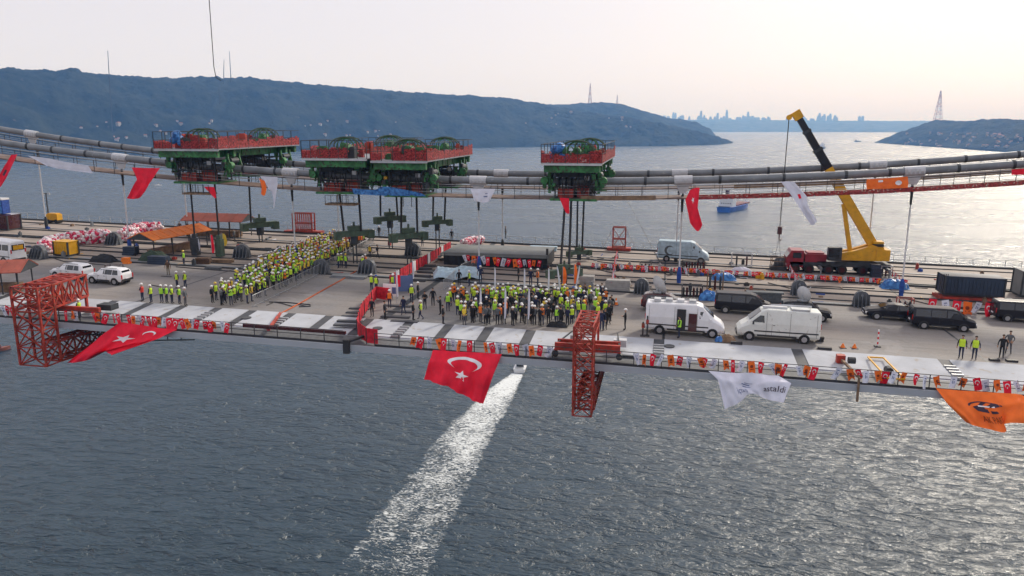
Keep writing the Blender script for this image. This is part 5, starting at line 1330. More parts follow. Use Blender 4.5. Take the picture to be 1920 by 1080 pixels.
# people one can point to
SOLO = [
 (268, 565, 'red', 'white', 'fold', 'worker in red vest standing alone left of the small row by the near edge'), (284, 568, 'yellow', 'white', 'stand', 'worker in yellow vest, second from the left in the row by the near edge'),
 (304, 568, 'lime', 'white', 'back', 'worker in lime vest, third from the left in the row by the near edge'), (313, 568, 'lime', 'white', 'stand', 'worker in lime vest, fourth in the row by the near edge'),
 (323, 569, 'yellow', 'white', 'front', 'worker in yellow vest, fifth in the row by the near edge'), (337, 570, 'lime', 'white', 'stand', 'worker in lime vest, sixth in the row by the near edge'),
 (348, 573, None, 'white', 'stand', 'person in grey jacket, white helmet, right end of the row by the near edge'), (333, 540, 'yellow', 'white', 'stand', 'worker in yellow vest, left one of the pair behind the row'), (348, 540, 'yellow', 'white', 'wide', 'worker in yellow vest, right one of the pair behind the row'),
 (420, 571, None, 'white', 'walk', 'person in black suit and white helmet by the near end of the barriers'), (483, 558, None, 'white', 'stand', 'person in black with white helmet on the open deck beside the barriers'),
 (488, 545, None, None, 'stand', 'bareheaded person in black just behind the one with the white helmet by the barriers'), (508, 527, None, None, 'stand', 'person in black leaning by the middle of the barriers'), (611, 493, None, None, 'stand', 'person in black beyond the arched bracket by the barriers'),
 (635, 503, 'lime', 'white', 'stand', 'worker in lime vest, leftmost of the group of three by the barriers'), (641, 502, 'yellow', 'white', 'phone', 'worker in yellow vest, middle of the group of three by the barriers'), (649, 503, 'lime', 'yellow', 'stand', 'worker in lime vest, rightmost of the group of three by the barriers'),
 (681, 507, 'yellow', 'white', 'stand', 'worker in yellow vest beside one in orange near the orange hose'), (686, 504, 'orange', 'white', 'stand', 'worker in orange vest beside one in yellow near the orange hose'),
 (697, 545, 'yellow', 'white', 'back', 'worker in yellow vest, left of two behind the red corner fence'), (706, 547, 'yellow', 'blue', 'stand', 'worker in yellow vest, right of two behind the red corner fence'),
 (737, 545, 'yellow', 'white', 'stand', 'worker in yellow vest behind the printed board'), (698, 594, None, None, 'stand', 'person in black just inside the red corner fence'), (722, 600, None, None, 'stand', 'bareheaded person in black right of the red corner fence'),
 (731, 577, 'orange', 'white', 'stand', 'worker in orange vest in front of the printed board'), (757, 590, None, None, 'walk', 'person in navy walking right of the printed board'), (775, 601, None, None, 'stand', 'person in black right of the walking one, near the white panels'),
 (789, 599, 'yellow', 'white', 'walk', 'worker in yellow vest standing alone left of the ceremony crowd'), (772, 566, 'yellow', 'white', 'stand', 'worker in yellow vest between the printed board and the crowd'), (784, 561, None, 'white', 'stand', 'person in black with white helmet beside the banner by the red fence'),
 (797, 580, None, None, 'fold', 'person in black between the printed board and the ceremony crowd'), (812, 573, None, None, 'stand', 'person in black, left of the ceremony crowd, farther back'), (831, 608, None, None, 'stand', 'person in black standing just left of the ceremony crowd front row'),
 (840, 583, 'lime', 'white', 'stand', 'worker in lime vest at the left edge of the ceremony crowd'), (826, 590, None, None, 'phone', 'person in dark suit at the left edge of the crowd holding a phone'), (861, 535, None, None, 'stand', 'person in black standing in front of the stage, leftmost'),
 (901, 530, None, 'white', 'stand', 'person in navy with white helmet in front of the stage'), (880, 537, 'yellow', 'white', 'stand', 'worker in yellow vest behind the crowd, left of the stage front'), (972, 528, None, None, 'stand', 'person in black standing in front of the middle of the stage'),
 (995, 535, None, 'white', 'stand', 'person in navy with white helmet right of the stage front'), (1008, 536, 'orange', 'orange', 'wide', 'worker in orange vest behind the crowd, right of the stage front'),
 (1141, 608, None, None, 'stand', 'person in black at the right edge of the ceremony crowd, in front'), (1146, 590, None, None, 'stand', 'person in dark coat at the right edge of the ceremony crowd'), (1172, 619, None, 'white', 'fold', 'person in black, white helmet, alone between crowd and broadcast van'),
 (1273, 634, 'lime', None, 'front', 'person in lime vest at the open door of the broadcast van'), (1801, 672, 'yellow', None, 'stand', 'taller of two people in yellow vests near the right end'), (1826, 674, 'yellow', None, 'stand', 'shorter of two people in yellow vests near the right end'),
 (1877, 671, None, None, 'stand', 'person in black near the right end, right of the two in yellow vests'), (1890, 663, None, None, 'wide', 'person in grey beside the one in black at right'),
 (847, 452, None, None, 'stand', 'person in black behind the left end of the stage'), (948, 447, None, None, 'stand', 'person in black standing at the far railing beyond the stage'), (792, 462, 'lime', 'white', 'stand', 'worker in lime vest by the far railing between the lifting beams'),
 (692, 452, 'amber', 'yellow', 'stand', 'worker in amber vest behind the low green lifting beam'), (700, 452, None, 'white', 'stand', 'person in black beside the worker in amber, behind the low lifting beam'), (711, 445, None, 'white', 'stand', 'person in black with white helmet by the far railing'),
 (694, 484, 'amber', 'white', 'stand', 'worker in amber vest right of the dark arched bracket'), (708, 484, None, None, 'walk', 'person in black right of the worker in amber'), (738, 544, 'yellow', 'white', 'stand', 'worker in yellow vest looking over the printed board'),
 (440, 452, None, None, 'stand', 'lone person in grey on the deck behind the left crowd'), (338, 437, None, None, 'stand', 'person in black left of the brown roofed shelter'), (170, 583, 'yellow', 'white', 'front', 'worker in yellow vest leaning at the near railing right of the left tower'),
 (316, 516, None, None, 'stand', 'lone person in brown on the deck below the orange shelter'), (345, 497, 'lime', 'yellow', 'stand', 'worker in lime vest among the boxes below the orange shelter'), (1128, 620, None, None, 'stand', 'person in jeans right behind the red tower'),
 (1134, 618, None, None, 'back', 'person in dark red coat right behind the red tower'), (1016, 640 - 30, 'orange', 'white', 'stand', 'worker in orange vest at the very front of the crowd'),
]
for px, py, v, hm, pose, lab in SOLO:
    j = 'jacket_black'; t = 'trousers_black'
    if 'navy' in lab or 'jeans' in lab: j, t = 'jacket_navy', 'trousers_navy'
    if 'grey' in lab: j, t = 'jacket_grey', 'trousers_grey'
    if 'brown' in lab: j, t = 'jacket_brown', 'trousers_khaki'
    if v: j, t = rp_.choice(('jacket_navy', 'jacket_black')), 'trousers_navy'
    q = D(px, py)
    if py > 575 and px < 300: q = Vector((q.x, 56.3, dz(q.x) - .35))
    if hm == 'orange': hm = 'white'
    person(q, R(rp_.choice((180, 160, 200, -90, 90))), v, hm, j, t, pose, lab, None, scale=(.95 if px < 900 else 1.03))
print('PEOPLE', nn + len(SOLO))

# crowd barriers
def barrier_proto():
    r = root('crowd_barrier', 'x', 'barrier', (0, 0, 0), group='steel crowd barriers')
    mb = MB(); mb.tube([(-1.1, 0, .12), (-1.1, 0, 1.1), (1.1, 0, 1.1), (1.1, 0, .12), (-1.1, 0, .12)], .025, 5); mb.build('frame', 'galv', r)
    bar_ = MB(); bar_.bar((0, 0, .14), (0, 0, 1.08), .02); bm_ = bar_.mesh('bar', 'galv')
    for k in range(9): put('bar', bm_, r, (-.9 + k * .225, 0, 0))
    for s in (-.8, .8):
        mb = MB(); mb.bar((s, -.3, .03), (s, .3, .03), .05); mb.build('foot', 'galv', r)
    return r
BP = barrier_proto(); protos.append(BP)
def barriers(pts, label):
    for a, b in zip(pts, pts[1:]):
        n = max(1, round((b - a).length / 2.3)); an = math.atan2(b.y - a.y, b.x - a.x)
        for k in range(n):
            q = a.lerp(b, (k + .5) / n); q.z = dz(q.x); place(BP, q, an + R(random.uniform(-3, 3)), label + (', near end' if q.y < 70 else ', lower middle' if q.y < 80 else ', upper middle' if q.y < 91 else ', far end'))
barriers([e + Vector((.75, 0, 0)) for e in EA], 'steel crowd barrier in the line in front of the left crowd')
barriers([D(832, 545), D(868, 512), D(902, 500)], 'steel crowd barrier in the short line beside the pale blue sheet')
# ================================================================== VEHICLES
KINDS = {
 'van': dict(st=[(-3.2, .45, 1.5, 2.45, .95, .82), (-3.1, .38, 1.5, 2.60, .99, .84), (0.9, .38, 1.5, 2.65, .99, .84), (1.35, .38, 1.45, 2.52, .99, .80), (2.35, .38, 1.32, 1.60, .97, .80), (2.95, .38, 1.02, 1.22, .93, .78), (3.2, .42, .72, .92, .84, .7)],
             ws=(1.42, 2.28), axles=(-2.0, 2.25), r=.36, sides=[[(1.15, 1.55), (1.2, 2.12), (1.5, 2.12), (2.1, 1.58)]], rear=[(-.75, 1.55, -.05, 2.2), (.05, 1.55, .75, 2.2)]),
 'suv': dict(st=[(-2.15, .45, .9, 1.02, .86, .72), (-1.95, .33, 1.02, 1.50, .90, .68), (-1.6, .33, 1.02, 1.62, .91, .66), (0, .33, 1.0, 1.65, .91, .66), (.4, .33, 1.0, 1.59, .91, .66), (1.1, .33, .97, 1.08, .91, .72), (1.9, .36, .85, .98, .87, .72), (2.15, .4, .6, .78, .78, .62)],
             ws=(.46, 1.06), axles=(-1.33, 1.34), r=.35, sides=[[(-1.78, 1.06), (-1.62, 1.5), (-1.1, 1.52), (-1.1, 1.06)], [(-1.03, 1.06), (-1.03, 1.52), (-.2, 1.53), (-.2, 1.06)], [(-.13, 1.06), (-.13, 1.53), (.32, 1.51), (.92, 1.08)]], rear=[(-.6, 1.1, .6, 1.48)]),
 'minivan': dict(st=[(-2.55, .42, 1.05, 1.70, .90, .74), (-2.45, .32, 1.08, 1.86, .95, .74), (.6, .32, 1.08, 1.90, .95, .74), (1.0, .32, 1.06, 1.80, .95, .74), (1.85, .32, 1.02, 1.20, .94, .76), (2.4, .34, .85, 1.02, .9, .74), (2.57, .38, .6, .8, .82, .66)],
             ws=(1.06, 1.8), axles=(-1.6, 1.55), r=.34, sides=[[(-2.35, 1.14), (-2.3, 1.72), (-1.15, 1.74), (-1.15, 1.14)], [(-1.07, 1.14), (-1.07, 1.74), (.1, 1.75), (.1, 1.14)], [(.18, 1.14), (.18, 1.75), (.85, 1.72), (1.62, 1.16)]], rear=[(-.65, 1.15, .65, 1.7)]),
 'sedan': dict(st=[(-2.42, .42, .75, .98, .84, .7), (-2.25, .3, .85, 1.05, .9, .72), (-1.55, .3, .92, 1.10, .92, .72), (-.85, .3, .95, 1.42, .92, .62), (-.1, .3, .95, 1.47, .92, .62), (.45, .3, .95, 1.40, .92, .64), (1.15, .3, .92, 1.04, .92, .72), (2.1, .32, .75, .9, .88, .72), (2.42, .38, .55, .7, .78, .6)],
             ws=(.5, 1.1), axles=(-1.42, 1.42), r=.34, sides=[[(-1.3, 1.0), (-.88, 1.34), (-.45, 1.38), (-.45, 1.0)], [(-.38, 1.0), (-.38, 1.38), (.4, 1.34), (.92, 1.02)]], rear=[]),
}
def vehicle(label, loc, rz, kind, paint, cat, sc=1.0, name=None, windows_extra=None, handles=True):
    K = KINDS[kind]; st = K['st']; r = root(name or {'van': 'van', 'suv': 'car', 'minivan': 'minivan', 'sedan': 'car'}[kind], label, cat, loc, rz, tilt=True)
    mb = MB(); ring = []
    for x, zb, zs, zt, wb, wt in st:
        half = [(wb * .9, zb), (wb, zb + .22), (wb, zs), (wt, zt - .07), (wt - .12, zt)]
        pts = [(x, y, z) for y, z in half] + [(x, -y, z) for y, z in reversed(half)]
        ring.append(pts)
    n = 10
    for a, b in zip(ring, ring[1:]):
        for k in range(n): mb.face([a[k], b[k], b[(k + 1) % n], a[(k + 1) % n]])
    mb.face(ring[0]); mb.face(ring[-1][::-1])
    me = mb.mesh('body', paint); bm = bmesh.new(); bm.from_mesh(me); bmesh.ops.remove_doubles(bm, verts=bm.verts, dist=.001); bmesh.ops.recalc_face_normals(bm, faces=bm.faces)
    bmesh.ops.bevel(bm, geom=[e for e in bm.edges if e.calc_face_angle(0) > .5], offset=.03, segments=1, affect='EDGES'); bm.to_mesh(me); bm.free()
    put('body', me, r)
    def at(x, i):
        for p, q in zip(st, st[1:]):
            if p[0] <= x <= q[0]:
                t = (x - p[0]) / (q[0] - p[0]); return p[i] * (1 - t) + q[i] * t
        return st[-1][i]
    def sy(x, z):
        zs, zt, wb, wt = at(x, 2), at(x, 3) - .07, at(x, 4), at(x, 5); t = max(0, min(1, (z - zs) / max(zt - zs, .01))); return wb * (1 - t) + wt * t
    for poly in K['sides'] + (windows_extra or []):
        for s in (-1, 1):
            mb = MB(); a = [(x, s * (sy(x, z) + .012), z) for x, z in poly]; mb.face(a if s < 0 else a[::-1]); b = [(x, s * (sy(x, z) - .02), z) for x, z in poly]; mb.face(b)
            mb.build('side_window', 'glass', r)
    x0, x1 = K['ws']; z0, z1 = at(x0, 3) - .04, at(x1, 3) + .03; w0, w1 = at(x0, 5) - .14, at(x1, 5) - .10
    mb = MB(); mb.hexa([(x1, -w1, z1), (x1, w1, z1), (x0, w0, z0), (x0, -w0, z0), (x1 + .03, -w1, z1 + .03), (x1 + .03, w1, z1 + .03), (x0 + .03, w0, z0 + .03), (x0 + .03, -w0, z0 + .03)]); mb.build('windscreen', 'glass', r)
    for a, b, c, d in K['rear']:
        xr = st[0][0]; mb = MB(); t0, t1 = st[0], st[1]
        mb.box(xr - .0, (a + c) / 2, b, .06, c - a, min(d, st[0][3] - .08) - b) if kind in ('van', 'minivan') else mb.hexa([(-2.12, a, 1.06), (-2.12, c, 1.06), (-2.1, c, 1.06), (-2.1, a, 1.06), (-1.98, a * .9, 1.46), (-1.98, c * .9, 1.46), (-1.94, c * .9, 1.46), (-1.94, a * .9, 1.46)])
        mb.build('rear_window', 'glass', r)
    if kind == 'sedan':
        mb = MB(); mb.hexa([(-1.5, -.56, 1.13), (-1.5, .56, 1.13), (-.9, .5, 1.40), (-.9, -.5, 1.40), (-1.53, -.56, 1.16), (-1.53, .56, 1.16), (-.93, .5, 1.43), (-.93, -.5, 1.43)]); mb.build('rear_window', 'glass', r)
    R_ = K['r']
    for ax in K['axles']:
        for s in (-1, 1):
            wb = at(ax, 4)
            mb = MB(); mb.tube([(ax, s * (wb - .28), R_), (ax, s * (wb + .012), R_)], R_ + .075, 14); mb.build('wheel_arch', 'trim', r)
            mb = MB(); mb.tube([(ax, s * (wb - .22), R_), (ax, s * (wb + .035), R_)], R_, 14); wh = mb.build('wheel', 'tyre', r)
            mb = MB(); mb.tube([(ax, s * (wb + .03), R_), (ax, s * (wb + .05), R_)], R_ * .62, 10); mb.build('rim', 'rim', wh)
    xf, xr = st[-1][0], st[0][0]
    for s in (-1, 1):
        mb = MB(); mb.box(xf - .20, s * (st[-1][4] - .10), st[-1][2] - .02, .36, .26, .17, rz=0); mb.build('headlight', 'lamp_white', r)
        mb = MB(); mb.box(xr + .0, s * (st[0][4] - .09), st[0][2] - .25, .07, .14, .42); mb.build('tail_light', 'lamp_red', r)
        mb = MB(); mb.box(K['ws'][1] - .25, s * (at(K['ws'][1], 4) + .10), at(K['ws'][1], 2) + .08, .12, .2, .2); mb.build('mirror', 'trim' if paint != 'white_paint' else paint, r)
        mb = MB(); mb.bar((K['axles'][0] + .6, s * (st[3][4] + .006), st[3][1] + .1), (K['axles'][1] - .6, s * (st[3][4] + .006), st[3][1] + .1), .03, .14); mb.build('sill', 'trim', r)
        for dx in ((.55,) if kind == 'van' else (-.42 if kind != 'sedan' else -.42, .65)):
            mb = MB(); mb.bar((dx, s * (sy(dx, .6) + .004), .55), (dx, s * (sy(dx, 1.0) + .004), at(dx, 2) - .03), .015, .015); mb.build('door_seam', 'trim', r)
    mb = MB(); mb.box(xf - .10, 0, .36, .28, 1.45, .24); mb.build('front_bumper', 'trim', r)
    mb = MB(); mb.box(xr + .06, 0, .40, .2, 1.6, .22); mb.build('rear_bumper', 'trim', r)
    mb = MB(); mb.box(xf + .03, 0, .46, .03, .5, .12); mb.build('number_plate', 'print_white', r)
    mb = MB(); mb.box(xr - .05, 0, .62, .03, .5, .12); mb.build('number_plate', 'print_white', r)
    for s in (-1, 1):
        for hx in ((1.0, .3) if kind != 'van' else (.9,)):
            mb = MB(); mb.box(hx - .5, s * (sy(hx - .5, .9) + .012), at(hx - .5, 2) - .14, .16, .03, .04); mb.build('handle', 'trim', r)
    if kind == 'van':
        for dx in (-2.9, -.85, .98):
            for s in (-1, 1):
                mb = MB(); mb.bar((dx, s * (st[1][4] + .004), .5), (dx, s * (st[1][4] + .004), 1.5), .018, .018); mb.bar((dx, s * (st[1][4] + .004), 1.5), (dx, s * (sy(dx, 2.4) + .004), 2.4), .018, .018); mb.build('panel_seam', 'trim', r)
        for s in (-1, 1):
            mb = MB(); mb.bar((-3.05, s * (st[1][4] + .01), .85), (1.9, s * (st[1][4] + .01), .85), .02, .10); mb.build('side_moulding', 'trim', r)
    mb = MB(); mb.box(xf - .07, 0, st[-1][2] - .06, .14, .8, .13); mb.build('grille', 'trim', r)
    if kind == 'suv':
        for s in (-1, 1):
            mb = MB(); mb.bar((-1.5, s * .6, 1.68), (.2, s * .6, 1.68), .04); mb.build('roof_rail', 'rail_dark', r)
    return r
def dish(parent_loc, label, rz, tiltd=35, R0=.95):
    r = root('satellite_dish', label, 'satellite dish', parent_loc, rz)
    mb = MB(); n = 16; rings = [(0.02, 0), (.35, .05), (.7, .18), (1.0, .36)]
    P = [[(R0 * a * math.cos(2 * math.pi * k / n), R0 * a * math.sin(2 * math.pi * k / n) * 1.15, R0 * b) for k in range(n)] for a, b in rings]
    for j in range(3):
        for k in range(n): mb.face([P[j][k], P[j][(k + 1) % n], P[j + 1][(k + 1) % n], P[j + 1][k]])
    d = mb.build('reflector', 'clamp_white', r, True); d.rotation_euler = (R(tiltd), 0, R(20)); d.location = (0, 0, .55)
    mb = MB(); mb.bar((0, 0, 0), (0, 0, .6), .12); mb.box(0, 0, 0, .7, .6, .14); mb.build('mount', 'galv', r)
    mb = MB(); mb.bar((0, -.2, .6), (.1, -.95, 1.25), .05); mb.build('feed_arm', 'galv', r)
    return r
c = D(1282, 640) + Vector((0, 1.0, 0))
c = Vector((1.95, 64.1, dz(1.95)))
va = vehicle('white broadcast van with its dark red side door open, right of the ceremony crowd', c, R(-1), 'van', 'white_paint', 'van', windows_extra=[])
mb = MB(); mb.box(-.30, -1.02, .5, .72, .05, 1.75); mb.build('doorway', 'trim', va)
mb = MB(); mb.box(.62, -1.06, .45, .66, .05, 1.5); mb.build('sliding_door', 'dark_red_paint', va)
for s in (-.7, .7):
    mb = MB(); mb.bar((-2.9, s, 2.72), (1.0, s, 2.76), .05); mb.build('roof_rail', 'galv', va)
for k in range(4):
    mb = MB(); mb.box(-2.3 + k * .95, random.uniform(-.2, .2), 2.64, .55, .8, .22); mb.build('roof_unit', 'galv' if k % 2 else 'clamp_white', va)
c = Vector((9.35, 64.2, dz(9.35)))
vb = vehicle('white box-sided van facing left, right of the broadcast van', c, R(180.5), 'van', 'cream_paint', 'van')
mb = MB(); mb.box(.35, .2, 2.64, 1.9, .35, .16); mb.build('roof_tube', 'clamp_white', vb)
mb = MB(); mb.tube([(-2.6, -.5, 2.75), (-.5, -.5, 2.75), (.6, -.3, 2.72)], .10, 7); mb.build('roof_tube', 'clamp_white', vb)
mb = MB(); mb.box(-1.6, .3, 2.62, 1.4, .9, .14); mb.build('roof_unit', 'galv', vb)
mb = MB(); mb.box(-3.24, -.3, .9, .1, .5, 1.5); mb.build('rear_ladder', 'trim', vb)
q = D(1394, 590); vehicle('black minivan facing right behind the broadcast van', q + Vector((0, .9, 0)), R(-3), 'minivan', 'black_paint', 'minivan')
q = D(1512, 602); s1 = vehicle('black car with pale roof carrying a broadcast dish, behind the white box van', q + Vector((0, .9, 0)), R(-4), 'suv', 'black_paint', 'car')
dish(q + Vector((-.35, .9, 1.62)), 'pale satellite dish on the black car behind the box van', R(120), 75, .7)
q = D(1228, 585); s2 = vehicle('dark red car partly hidden behind the broadcast van', q + Vector((.9, .9, 0)), R(-3), 'suv', 'dark_red_paint', 'car')
dish(q + Vector((.1, .9, 1.65)), 'white satellite dish raised above the dark red car behind the broadcast van', R(110), 70, .9)
q = D(1676, 602); vehicle('black saloon car, left of the black minivan at the right', q + Vector((0, .9, 0)), R(180 - 3), 'sedan', 'black_paint', 'car')
q = D(1770, 620); vehicle('black minivan facing right, right of the black saloon', q + Vector((0, .9, 0)), R(-3), 'minivan', 'black_paint', 'minivan')
q = D(1925, 606); vehicle('black minivan cut off by the right picture edge', q + Vector((0, .9, 0)), R(-2), 'minivan', 'black_paint', 'minivan')
q = D(1281, 498); vf = vehicle('pale grey van with dark swirl print parked by the far railing', q + Vector((0, 3.2, 0)), R(-4), 'van', 'pale_tarp', 'van')
mb = MB()
for p4 in crescent((0, 0), .62, (.16, 0), .48, 14): mb.face([(-1.7 + a, -1.003, 1.45 + b) for a, b in p4])
mb.build('swirl_print', 'jacket_grey', vf)
q = D(126, 524); vehicle('white car, left and farther of the two parked beside the left tower', q + Vector((0, .8, 0)), R(174), 'suv', 'white_paint', 'car')
q = D(196, 533); vehicle('white car, right and nearer of the two parked beside the left tower', q + Vector((0, .8, 0)), R(177), 'suv', 'white_paint', 'car')
q = D(-12, 492); vm_ = vehicle('white minibus with yellow print on its rear window, at the left picture edge', q + Vector((0, .9, 0)), R(170), 'van', 'white_paint', 'minibus', windows_extra=[[(-2.9, 1.55), (-2.85, 2.2), (-1.9, 2.2), (-1.9, 1.55)], [(-1.8, 1.55), (-1.8, 2.2), (-.5, 2.2), (-.5, 1.55)], [(-.4, 1.55), (-.4, 2.2), (1.0, 2.2), (1.0, 1.55)]])
mb = MB(); mb.box(-3.245, 0, 1.62, .02, 1.2, .5); mb.build('window_print', 'yellow_paint', vm_)

# ------------------------------------------------------------------ mobile crane
q = D(1577, 519); base = Vector((q.x, 97.2, dz(q.x)))
cr = root('mobile_crane', 'large mobile crane with red cab, yellow turntable and long boom leaning left', 'crane', base, 0, tilt=False)
L = 11.2
mb = MB(); mb.box(0, 0, .95, L, 2.5, .45); mb.box(.8, 0, 1.35, 6.6, 2.3, .18); mb.build('chassis', 'dark_steel', cr)
mb = MB(); mb.prism([(-6.0, .75), (-4.1, .75), (-4.1, 2.75), (-5.5, 2.75), (-6.0, 1.9)], -1.25, 1.25); cabm = mb.build('cab', 'crane_red', cr)
mb = MB(); mb.hexa([(-6.02, -1.1, 1.9), (-6.02, 1.1, 1.9), (-5.98, 1.1, 1.9), (-5.98, -1.1, 1.9), (-5.55, -1.1, 2.65), (-5.55, 1.1, 2.65), (-5.5, 1.1, 2.65), (-5.5, -1.1, 2.65)]); mb.build('windscreen', 'glass', cabm)
for s in (-1, 1):
    mb = MB(); mb.box(-4.85, s * 1.255, 1.85, .95, .03, .65); mb.build('side_window', 'glass', cabm)
    mb = MB(); mb.box(-6.0, s * .95, .95, .1, .3, .2); mb.build('headlight', 'lamp_white', cabm)
mb = MB(); mb.box(-2.7, 0, 1.4, 2.4, 2.3, .95); mb.box(-2.7, 0, 2.35, 1.9, 1.7, .15); mb.build('engine_cover', 'crane_red', cr)
for ax in (-5.0, -3.4, -1.2, .3, 2.6, 4.1):
    for s in (-1, 1):
        mb = MB(); mb.tube([(ax, s * .85, .58), (ax, s * 1.28, .58)], .58, 14); wh = mb.build('wheel', 'tyre', cr)
        mb = MB(); mb.tube([(ax, s * 1.28, .58), (ax, s * 1.31, .58)], .32, 10); mb.build('rim', 'dark_red_paint', wh)
for x in (-2.3, 5.2):
    for s in (-1, 1):
        mb = MB(); mb.bar((x, 0, .9), (x, s * 2.6, .9), .3); mb.tube([(x, s * 2.6, .9), (x, s * 2.6, .1)], .1, 7); mb.box(x, s * 2.6, 0, .7, .7, .1); mb.build('outrigger', 'grey_steel', cr)
mb = MB(); mb.tube([(2.6, 0, 1.5), (2.6, 0, 1.75)], 1.25, 16); mb.build('slew_ring', 'dark_steel', cr)
mb = MB(); mb.prism([(-.2, 1.75), (4.6, 1.75), (5.3, 2.2), (5.3, 3.0), (3.6, 3.6), (1.6, 2.9), (-.2, 2.5)], -1.15, -.45); mb.prism([(-.2, 1.75), (4.6, 1.75), (5.3, 2.2), (5.3, 3.0), (3.6, 3.6), (1.6, 2.9), (-.2, 2.5)], .45, 1.15); mb.build('turntable', 'yellow_paint', cr)
mb = MB(); mb.box(4.7, 0, 1.8, 1.5, 2.5, 1.3); mb.build('counterweight', 'yellow_paint', cr)
for k in range(3):
    mb = MB(); mb.box(4.2, 0, 3.12 + k * .3, 1.2, 2.0 - .3 * k, .26); mb.build('winch_housing', 'trim' if k % 2 else 'yellow_paint', cr)
mb = MB(); mb.box(-.7, -1.3, 1.75, 1.5, .9, 1.55); oc = mb.build('operator_cab', 'dark_steel', cr)
mb = MB(); mb.box(-.8, -1.77, 2.2, 1.2, .04, .9); mb.build('side_window', 'glass', oc)
piv = Vector((3.9, 0, 3.3)); tip = AY(1495, 216, 97.2) - base; u = (tip - piv).normalized(); Lb = (tip - piv).length
mb = MB(); mb.bar(piv - u * .8, piv + u * Lb * .50, .8, 1.05); bo = mb.build('boom', 'yellow_paint', cr)
mb = MB(); mb.bar(piv + u * Lb * .42, piv + u * Lb * .60, .7, .92); mb.build('boom_section', 'yellow_paint', bo)
for k, (a, b, wd) in enumerate(((.60, .74, .72), (.74, .88, .62), (.88, .985, .54))):
    mb = MB(); mb.bar(piv + u * Lb * a, piv + u * Lb * b, wd, wd * 1.3); mb.build('boom_section', 'black_paint', bo)
    mb = MB(); mb.bar(piv + u * (Lb * b - .2), piv + u * (Lb * b + .1), wd + .1, wd * 1.3 + .14); mb.build('boom_collar', 'dark_steel', bo)
hd = tip
mb = MB(); mb.bar(hd - u * .5, hd + u * .5, .8, 1.0); mb.bar(hd + Vector((.25, 0, .35)), hd + Vector((-.95, 0, -.15)), .55, .35); mb.tube([hd + Vector((-.9, -.3, -.25)), hd + Vector((-.9, .3, -.25))], .3, 10); mb.build('boom_head', 'yellow_paint', bo)
mb = MB(); mb.bar(Vector((1.3, 0, 2.6)), piv + u * Lb * .36 + Vector((-.3, 0, -.5)), .45); mb.build('lift_cylinder', 'yellow_paint', cr)
for s in (-.16, .16):
    a = hd + Vector((-.9, s, -.4)); b = Vector((a.x - .15, s, AY(1459, 425, 97.2).z - base.z))
    mb = MB(); mb.tube([a, b], .03, 4); mb.build('hoist_rope', 'strand', cr)
hk = Vector((hd.x - 1.05, 0, AY(1459, 425, 97.2).z - base.z))
mb = MB(); mb.box(hk.x, 0, hk.z - .9, .5, .5, .95); mb.tube([(hk.x, 0, hk.z - .9), (hk.x, 0, hk.z - 1.5), (hk.x + .2, 0, hk.z - 1.7), (hk.x + .3, 0, hk.z - 1.4)], .08, 6); mb.build('hook_block', 'dark_red_paint', cr)
for s in (-.35, .35):
    mb = MB(); mb.tube([(hk.x, 0, hk.z - 1.5), (hk.x + s, 0, 1.6)], .025, 4); mb.build('sling', 'strand', cr)
b0 = Vector((base.x + hk.x, 97.2, dz(base.x + hk.x)))
r = root('scaffold_cage', 'open scaffold cage with dark base below the crane hook', 'scaffold', b0)
for sx_ in (-.7, .7):
    for sy_ in (-.6, .6):
        mb = MB(); mb.bar((sx_, sy_, 0), (sx_, sy_, 1.6), .07); mb.build('post', 'wood', r)
for z in (.5, 1.1, 1.6):
    mb = MB(); mb.bar((-.7, -.6, z), (.7, -.6, z), .06); mb.bar((-.7, .6, z), (.7, .6, z), .06); mb.build('rail', 'wood', r)
mb = MB(); mb.box(0, 0, 0, 1.6, 1.4, .5); mb.build('base_box', 'dark_steel', r)

# ------------------------------------------------------------------ long hoist rope at the upper left
a = AY(388, -60, 90); b = AY(401, 125, 90); c_ = AY(405, 145, 90); d_ = AY(414, 151, 90)
mb = MB(); mb.tube([(0, 0, 0), b - a, c_ - a, d_ - a], .05, 5)
tag(mb.build('hoist_rope', 'strand', None, loc=a), 'long dark hoist rope with a kinked end dangling in the sky at upper left', 'rope')

# ================================================================== BOATS
M['hull_white'] = mat('hull_white', (0.70, 0.71, 0.72), 0.35, var=.05, scale=.5)
M['hull_blue'] = mat('hull_blue', (0.008, 0.09, 0.40), 0.4, var=.25, scale=.2)
M['hull_dark'] = mat('hull_dark', (0.05, 0.06, 0.07), 0.5)
M['deck_red'] = mat('deck_red', (0.20, 0.07, 0.05), 0.7)
def hull(L, B, h, mt, r, name='hull', draft=.5, fl=.8, zt=0):
    mb = MB(); N = 9; rs = []
    for i in range(N):
        t = i / (N - 1); x = -L / 2 + L * t; wd = B / 2 * (1 - max(0, (t - .45) / .55) ** 2.2) * (.92 if t == 0 else 1); sh = h * (1 + .35 * max(0, t - .6))
        rs.append([(x, -wd * fl, -draft), (x, -max(wd, .02), sh), (x, max(wd, .02), sh), (x, wd * fl, -draft)])
    for a, b in zip(rs, rs[1:]):
        for k in range(4): mb.face([a[k], b[k], b[(k + 1) % 4], a[(k + 1) % 4]])
    mb.face(rs[0]); mb.face(rs[-1]); return mb.build(name, mt, r)
hd_ = (AZ(985, 680) - AZ(968, 697)); an = math.atan2(hd_.y, hd_.x)
p = AZ(977, 690); r = root('motorboat', 'small white motorboat with dark windows at the head of the foam wake', 'boat', p, an + R(10))
r.scale = (1.2, 1.2, 1.2)
hull(9.5, 3.4, 1.1, 'hull_white', r)
mb = MB(); mb.box(-.4, 0, 1.1, 4.4, 2.3, 1.1); mb.build('cabin', 'hull_white', r)
